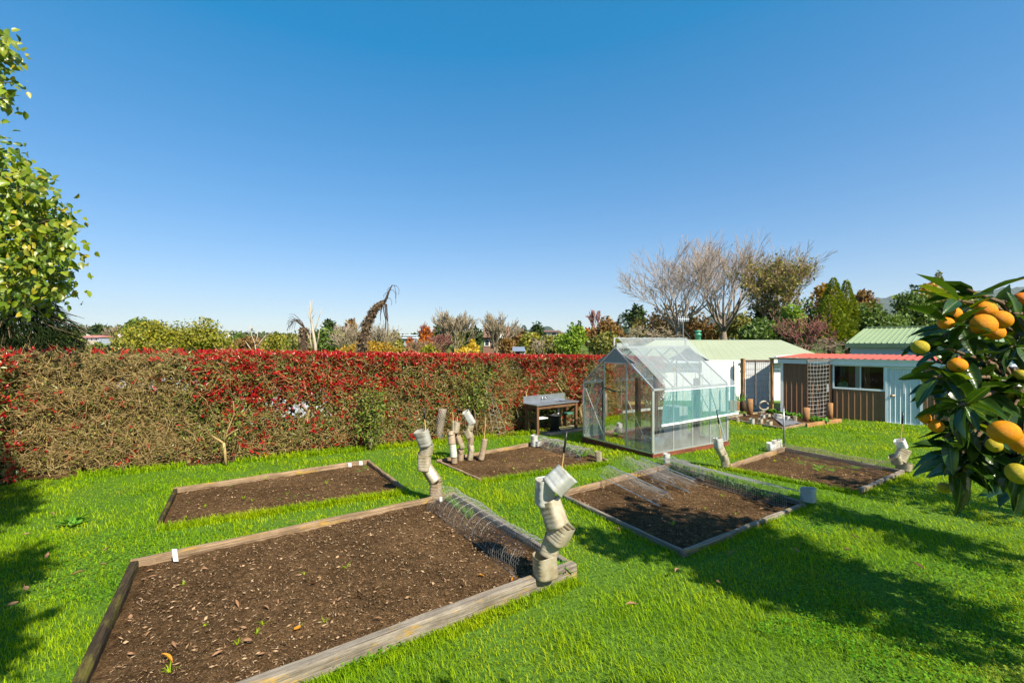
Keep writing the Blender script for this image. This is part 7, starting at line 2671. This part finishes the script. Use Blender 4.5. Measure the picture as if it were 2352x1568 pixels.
M['orange'] = peel('orange_peel', (.62, .20, .002), (.66, .27, .002))
M['orange_green'] = peel('green_orange_peel', (.30, .27, .018), (.48, .34, .015))
M['orange_red'] = peel('deep_orange_peel', (.68, .15, .006), (.70, .20, .008))

ot = empty('orange_tree', (1.80, 1.12, -.04), 0, 'orange tree with ripening fruit and glossy dark leaves close at the right edge', 'tree')
clusters = [(2200, 690, 1.30), (2222, 665, 1.28), (2148, 690, 1.35), (2150, 745, 1.25), (2118, 770, 1.28), (2095, 830, 1.28), (2092, 865, 1.30), (2150, 800, 1.22), (2190, 780, 1.25), (2225, 800, 1.3), (2262, 690, 1.35), (2300, 690, 1.4),
            (2330, 720, 1.3), (2345, 770, 1.3), (2320, 800, 1.3), (2280, 830, 1.32), (2220, 860, 1.3), (2180, 880, 1.3), (2130, 900, 1.25), (2160, 930, 1.28), (2205, 930, 1.22), (2250, 900, 1.3), (2300, 880, 1.3), (2340, 870, 1.25),
            (2330, 930, 1.25), (2280, 960, 1.3), (2240, 985, 1.28), (2190, 985, 1.25), (2140, 1005, 1.25), (2165, 1035, 1.27), (2210, 1040, 1.28), (2255, 1040, 1.26), (2300, 1030, 1.3), (2345, 1050, 1.25), (2330, 1090, 1.25), (2280, 1080, 1.3),
            (2230, 1090, 1.25), (2180, 1085, 1.27), (2150, 1100, 1.28), (2170, 1140, 1.27), (2215, 1125, 1.25), (2260, 1120, 1.27), (2310, 1120, 1.27), (2345, 1130, 1.3)]
KS = .67


def near(p):
    p = np.array(p, float)
    return np.array([p[0] * KS, p[1] * KS, 2 + (p[2] - 2) * KS])


items, rest = [], []
br = MB()
forks = [near([1.72, 1.45, 1.58]), near([1.62, 1.42, 1.80]), near([1.66, 1.46, 2.0])]
br.tube([(1.80, 1.12, -.1), (1.78, 1.12, .6), (1.66, 1.10, 1.2), (1.45, 1.08, 1.52), forks[0]], [.04, .036, .03, .022, .014], 9)
br.tube([forks[0], forks[1], forks[2]], [.02, .014, .008], 7)
br.tube([(1.72, 1.11, .95), (1.8, 1.25, 1.4), (1.9, 1.3, 1.8)], [.022, .014, .007], 7)
clusters = [(u + (52 if u < 2140 else 26 if u < 2200 else 0), v - (45 if v > 1105 else 25 if v > 1060 else 0), y_) for (u, v, y_) in clusters]
for (u, v, y_) in clusters:
    c = W(u, v, (y_ + .05 * rng.normal()) * KS)
    fk = min(forks, key=lambda k: np.linalg.norm(k - c))
    sag = (fk + c) / 2 + np.array([0, 0, .03])
    br.tube([fk, sag, c], [.007, .0045, .0025], 5)
    td = unit(c - sag + np.array([0, 0, .03]))
    top_ = v < 720
    for k in range(8):
        a = k * 2.4 + rng.random()
        s1 = unit(np.cross(td, [0, 0, 1.0])); s2 = np.cross(s1, td)
        d = td * (.15 + .75 * rng.random()) + s1 * math.cos(a) + s2 * math.sin(a) * .9
        d[2] += .55 if top_ else -.12
        d = unit(d)
        st = c - td * (.07 * rng.random())
        n = np.array([0, 0, 1.0]) + rng.normal(size=3) * .45 - td * .1
        e_ = st + d * .09
        if 784 - F * (e_[2] - 2) / e_[1] < 612: continue
        items.append((st, d, n, KS * (.55 + .60 * rng.random())))
ordr = list(range(len(items))); random.shuffle(ordr)
items = [items[i] for i in ordr]
for _ in range(900):       # rest of the crown, to the right and behind
    q = rand_dirs(1)[0] * (.35 + .65 * rng.random() ** .5)
    p = np.array([1.62, 1.18, 1.72]) + q * np.array([.50, .42, .42])
    if p[1] + .83 * (p[2] + .05) > 2.72: continue
    if 1176 + F * p[0] / max(.3, p[1]) < 2250 and p[1] < 1.45: continue
    if 1176 + F * p[0] / max(.3, p[1]) < 2130: continue
    if 784 - F * (p[2] - 2) / max(.3, p[1]) > 1060 + 90 * rng.random() and 1176 + F * p[0] / max(.3, p[1]) < 2480: continue
    if 784 - F * (p[2] + .05 - 2) / max(.3, p[1]) < 660: continue
    rest.append((p, unit(q + rng.normal(size=3) * .6), np.array([0, 0, 1.0]) + rng.normal(size=3) * .5, KS * (.75 + .5 * rng.random())))
br.build('trunk', M['bark_brown'], ot, True)
lm = leaf_meshes('leaf', M['citrus_leaf'], (.112, .038), 6, heart=.1, fold=.26, droop=.42, wavy=.015)
ly = leaf_meshes('leaf', M['citrus_young_backlit'], (.095, .042), 2, heart=.1, fold=.25, droop=.3, wavy=.015)
leaf_children(ot, lm + lm + ly[:1] + lm[:3] + ly[1:], items, 300)
leaf_rest(ot, items[300:] + rest, .115, .052, M['citrus_rest'])


def orange_mesh(name, mat, sq=.90):
    mb = MB()
    prof = [(.002, .47 * sq)]
    for i in range(1, 16):
        a = math.pi * i / 16
        dim = .03 * math.exp(-((a - math.pi) / .2) ** 2) + .03 * math.exp(-(a / .2) ** 2)
        prof.append((.5 * math.sin(a), (.5 * math.cos(a)) * sq * (1 - dim)))
    prof.append((.002, -.48 * sq))
    mb.lathe((0, 0, 0), prof[::-1], 28, True)
    return mb.mesh(name, mat, True)


om = {k: orange_mesh('orange', M[k]) for k in ('orange', 'orange_green', 'orange_red')}
nav = MB().lathe((0, 0, -.445), [(.0, -.004), (.035, -.006), (.04, .01), (.03, .02)], 10).mesh('navel', mat_plain('navel_brown', (.05, .03, .01), .8), True)
for (u, v, r_, kind, y_) in ((2259, 746, 29, 'orange', 1.16), (2297, 734, 26, 'orange', 1.20), (2262, 712, 26, 'orange', 1.26), (2184, 721, 23, 'orange', 1.24), (2172, 742, 18, 'orange', 1.22), (2113, 797, 20, 'orange_green', 1.20), (2199, 838, 21, 'orange', 1.18),
                            (2131, 871, 15, 'orange_green', 1.24), (2124, 958, 16, 'orange', 1.22), (2150, 978, 17, 'orange', 1.20), (2306, 992, 33, 'orange', 1.04), (2347, 1018, 28, 'orange', 1.08), (2283, 1022, 18, 'orange_green', 1.14),
                            (2337, 1087, 27, 'orange_green', 1.10), (2347, 686, 18, 'orange_red', 1.28), (2286, 763, 21, 'orange', 1.24), (2345, 860, 14, 'orange_green', 1.2), (2318, 905, 17, 'orange_green', 1.3), (2168, 1120, 15, 'orange_green', 1.4)):
    y_ *= KS
    p = W(u, v, y_)
    s = 1.74 * r_ / F * y_
    o = bpy.data.objects.new('orange', om[kind])
    C.objects.link(o); o.parent = ot
    o.matrix_parent_inverse = Matrix.Translation(ot.location).inverted()
    o.location = p
    e = (rng.normal() * .3 + (-1.0 if rng.random() < .6 else .2), rng.normal() * .25, rng.random() * 6)
    o.rotation_euler = (.9 + .3 * rng.normal() if rng.random() < .6 else .2, .2 * rng.normal(), .3 * rng.normal())
    o.scale = (s, s, s)
    nv = bpy.data.objects.new('navel', nav); C.objects.link(nv); nv.parent = o


# ------------------------------------------------------------------ taller trees beside and behind the viewpoint, whose shade falls on the lawn
def shade_tree(label, x, y, zc, rx, ry, rz, n, leaf, clumps, seed, density=1.0):
    global rng
    keep = rng
    rng = np.random.default_rng(seed)
    root = empty('broadleaf_tree', (x, y, gz(x, y)), 0, label, 'tree', 'trees around the viewpoint')
    cc = rand_dirs(clumps) * (rng.random((clumps, 1)) ** .4) * .8
    cr = .22 + .18 * rng.random(clumps)
    pick = rng.integers(clumps, size=n)
    q = cc[pick] + rand_dirs(n) * (cr[pick] * rng.random(n) ** .4)[:, None]
    P = np.array([x, y, zc]) + q * np.array([rx, ry, rz])
    ok = ~((P[:, 1] > 0.05) & (np.abs(P[:, 0]) < 1.22 * P[:, 1]) & (np.abs(P[:, 2] - 2) < .84 * P[:, 1]))
    P = P[ok]
    L = leaf * (.6 + .8 * rng.random(len(P)))
    v, f = leaves(P, rand_dirs(len(P)), rand_dirs(len(P)) + np.array([0, 0, .6]), L, L * .55, .1)
    tag(link('crown', np_mesh('crown', v, f, M['t_mid']), root), kind='stuff')
    mb = MB()
    b0 = np.array([x, y, gz(x, y) - .1]); b1 = np.array([x + .1, y, zc - rz * .5])
    mb.tube([b0, (b0 + b1) / 2 + [.05, 0, 0], b1], [.16, .13, .10], 8)
    for c in cc:
        e = np.array([x, y, zc]) + c * np.array([rx, ry, rz])
        mb.tube([b1, (b1 + e) / 2 + [0, 0, .15], e], [.06, .035, .01], 5)
    mb.build('trunk', M['bark_brown'], root, True)
    rng = keep
    return root


shade_tree('broad tree out of frame to the right whose crown shades the lawn', 4.86, 1.45, 3.6, 1.3, 1.3, 2.0, 4500, .16, 20, 71)
shade_tree('slim tree out of frame at the right, shading the far lawn', 6.38, 2.74, 3.1, .75, .75, 1.4, 1500, .14, 12, 74)
shade_tree('tree out of frame at the far right, its thin branches streaking the lawn with shade', 7.95, 3.98, 2.8, 1.0, 1.0, 1.3, 1000, .13, 14, 72)
shade_tree('lower of two slim trees behind the viewpoint shading the left lawn', -.62, -1.25, 4.8, .78, .78, 1.9, 4600, .16, 14, 73)
shade_tree('taller of two slim trees behind the viewpoint shading the left hedge corner', -1.2, -1.71, 8.2, .85, .85, 2.9, 3600, .17, 22, 75)


# ------------------------------------------------------------------ clear autumn air: faint haze over the distance
hz = MB().box((-7600, -520, -60), (15600, 0, 0), (0, 8200, 0), (0, 0, 700)).build('haze', None)
hm = bpy.data.materials.new('haze'); hm.use_nodes = True
hm.node_tree.nodes.clear()
ho = hm.node_tree.nodes.new('ShaderNodeOutputMaterial')
hv = hm.node_tree.nodes.new('ShaderNodeVolumePrincipled')
hv.inputs['Color'].default_value = (.80, .89, 1.0, 1)
hv.inputs['Density'].default_value = .00005
hv.inputs['Anisotropy'].default_value = .2
hm.node_tree.links.new(hv.outputs[0], ho.inputs['Volume'])
hz.data.materials.append(hm)
tag(hz, kind='stuff')
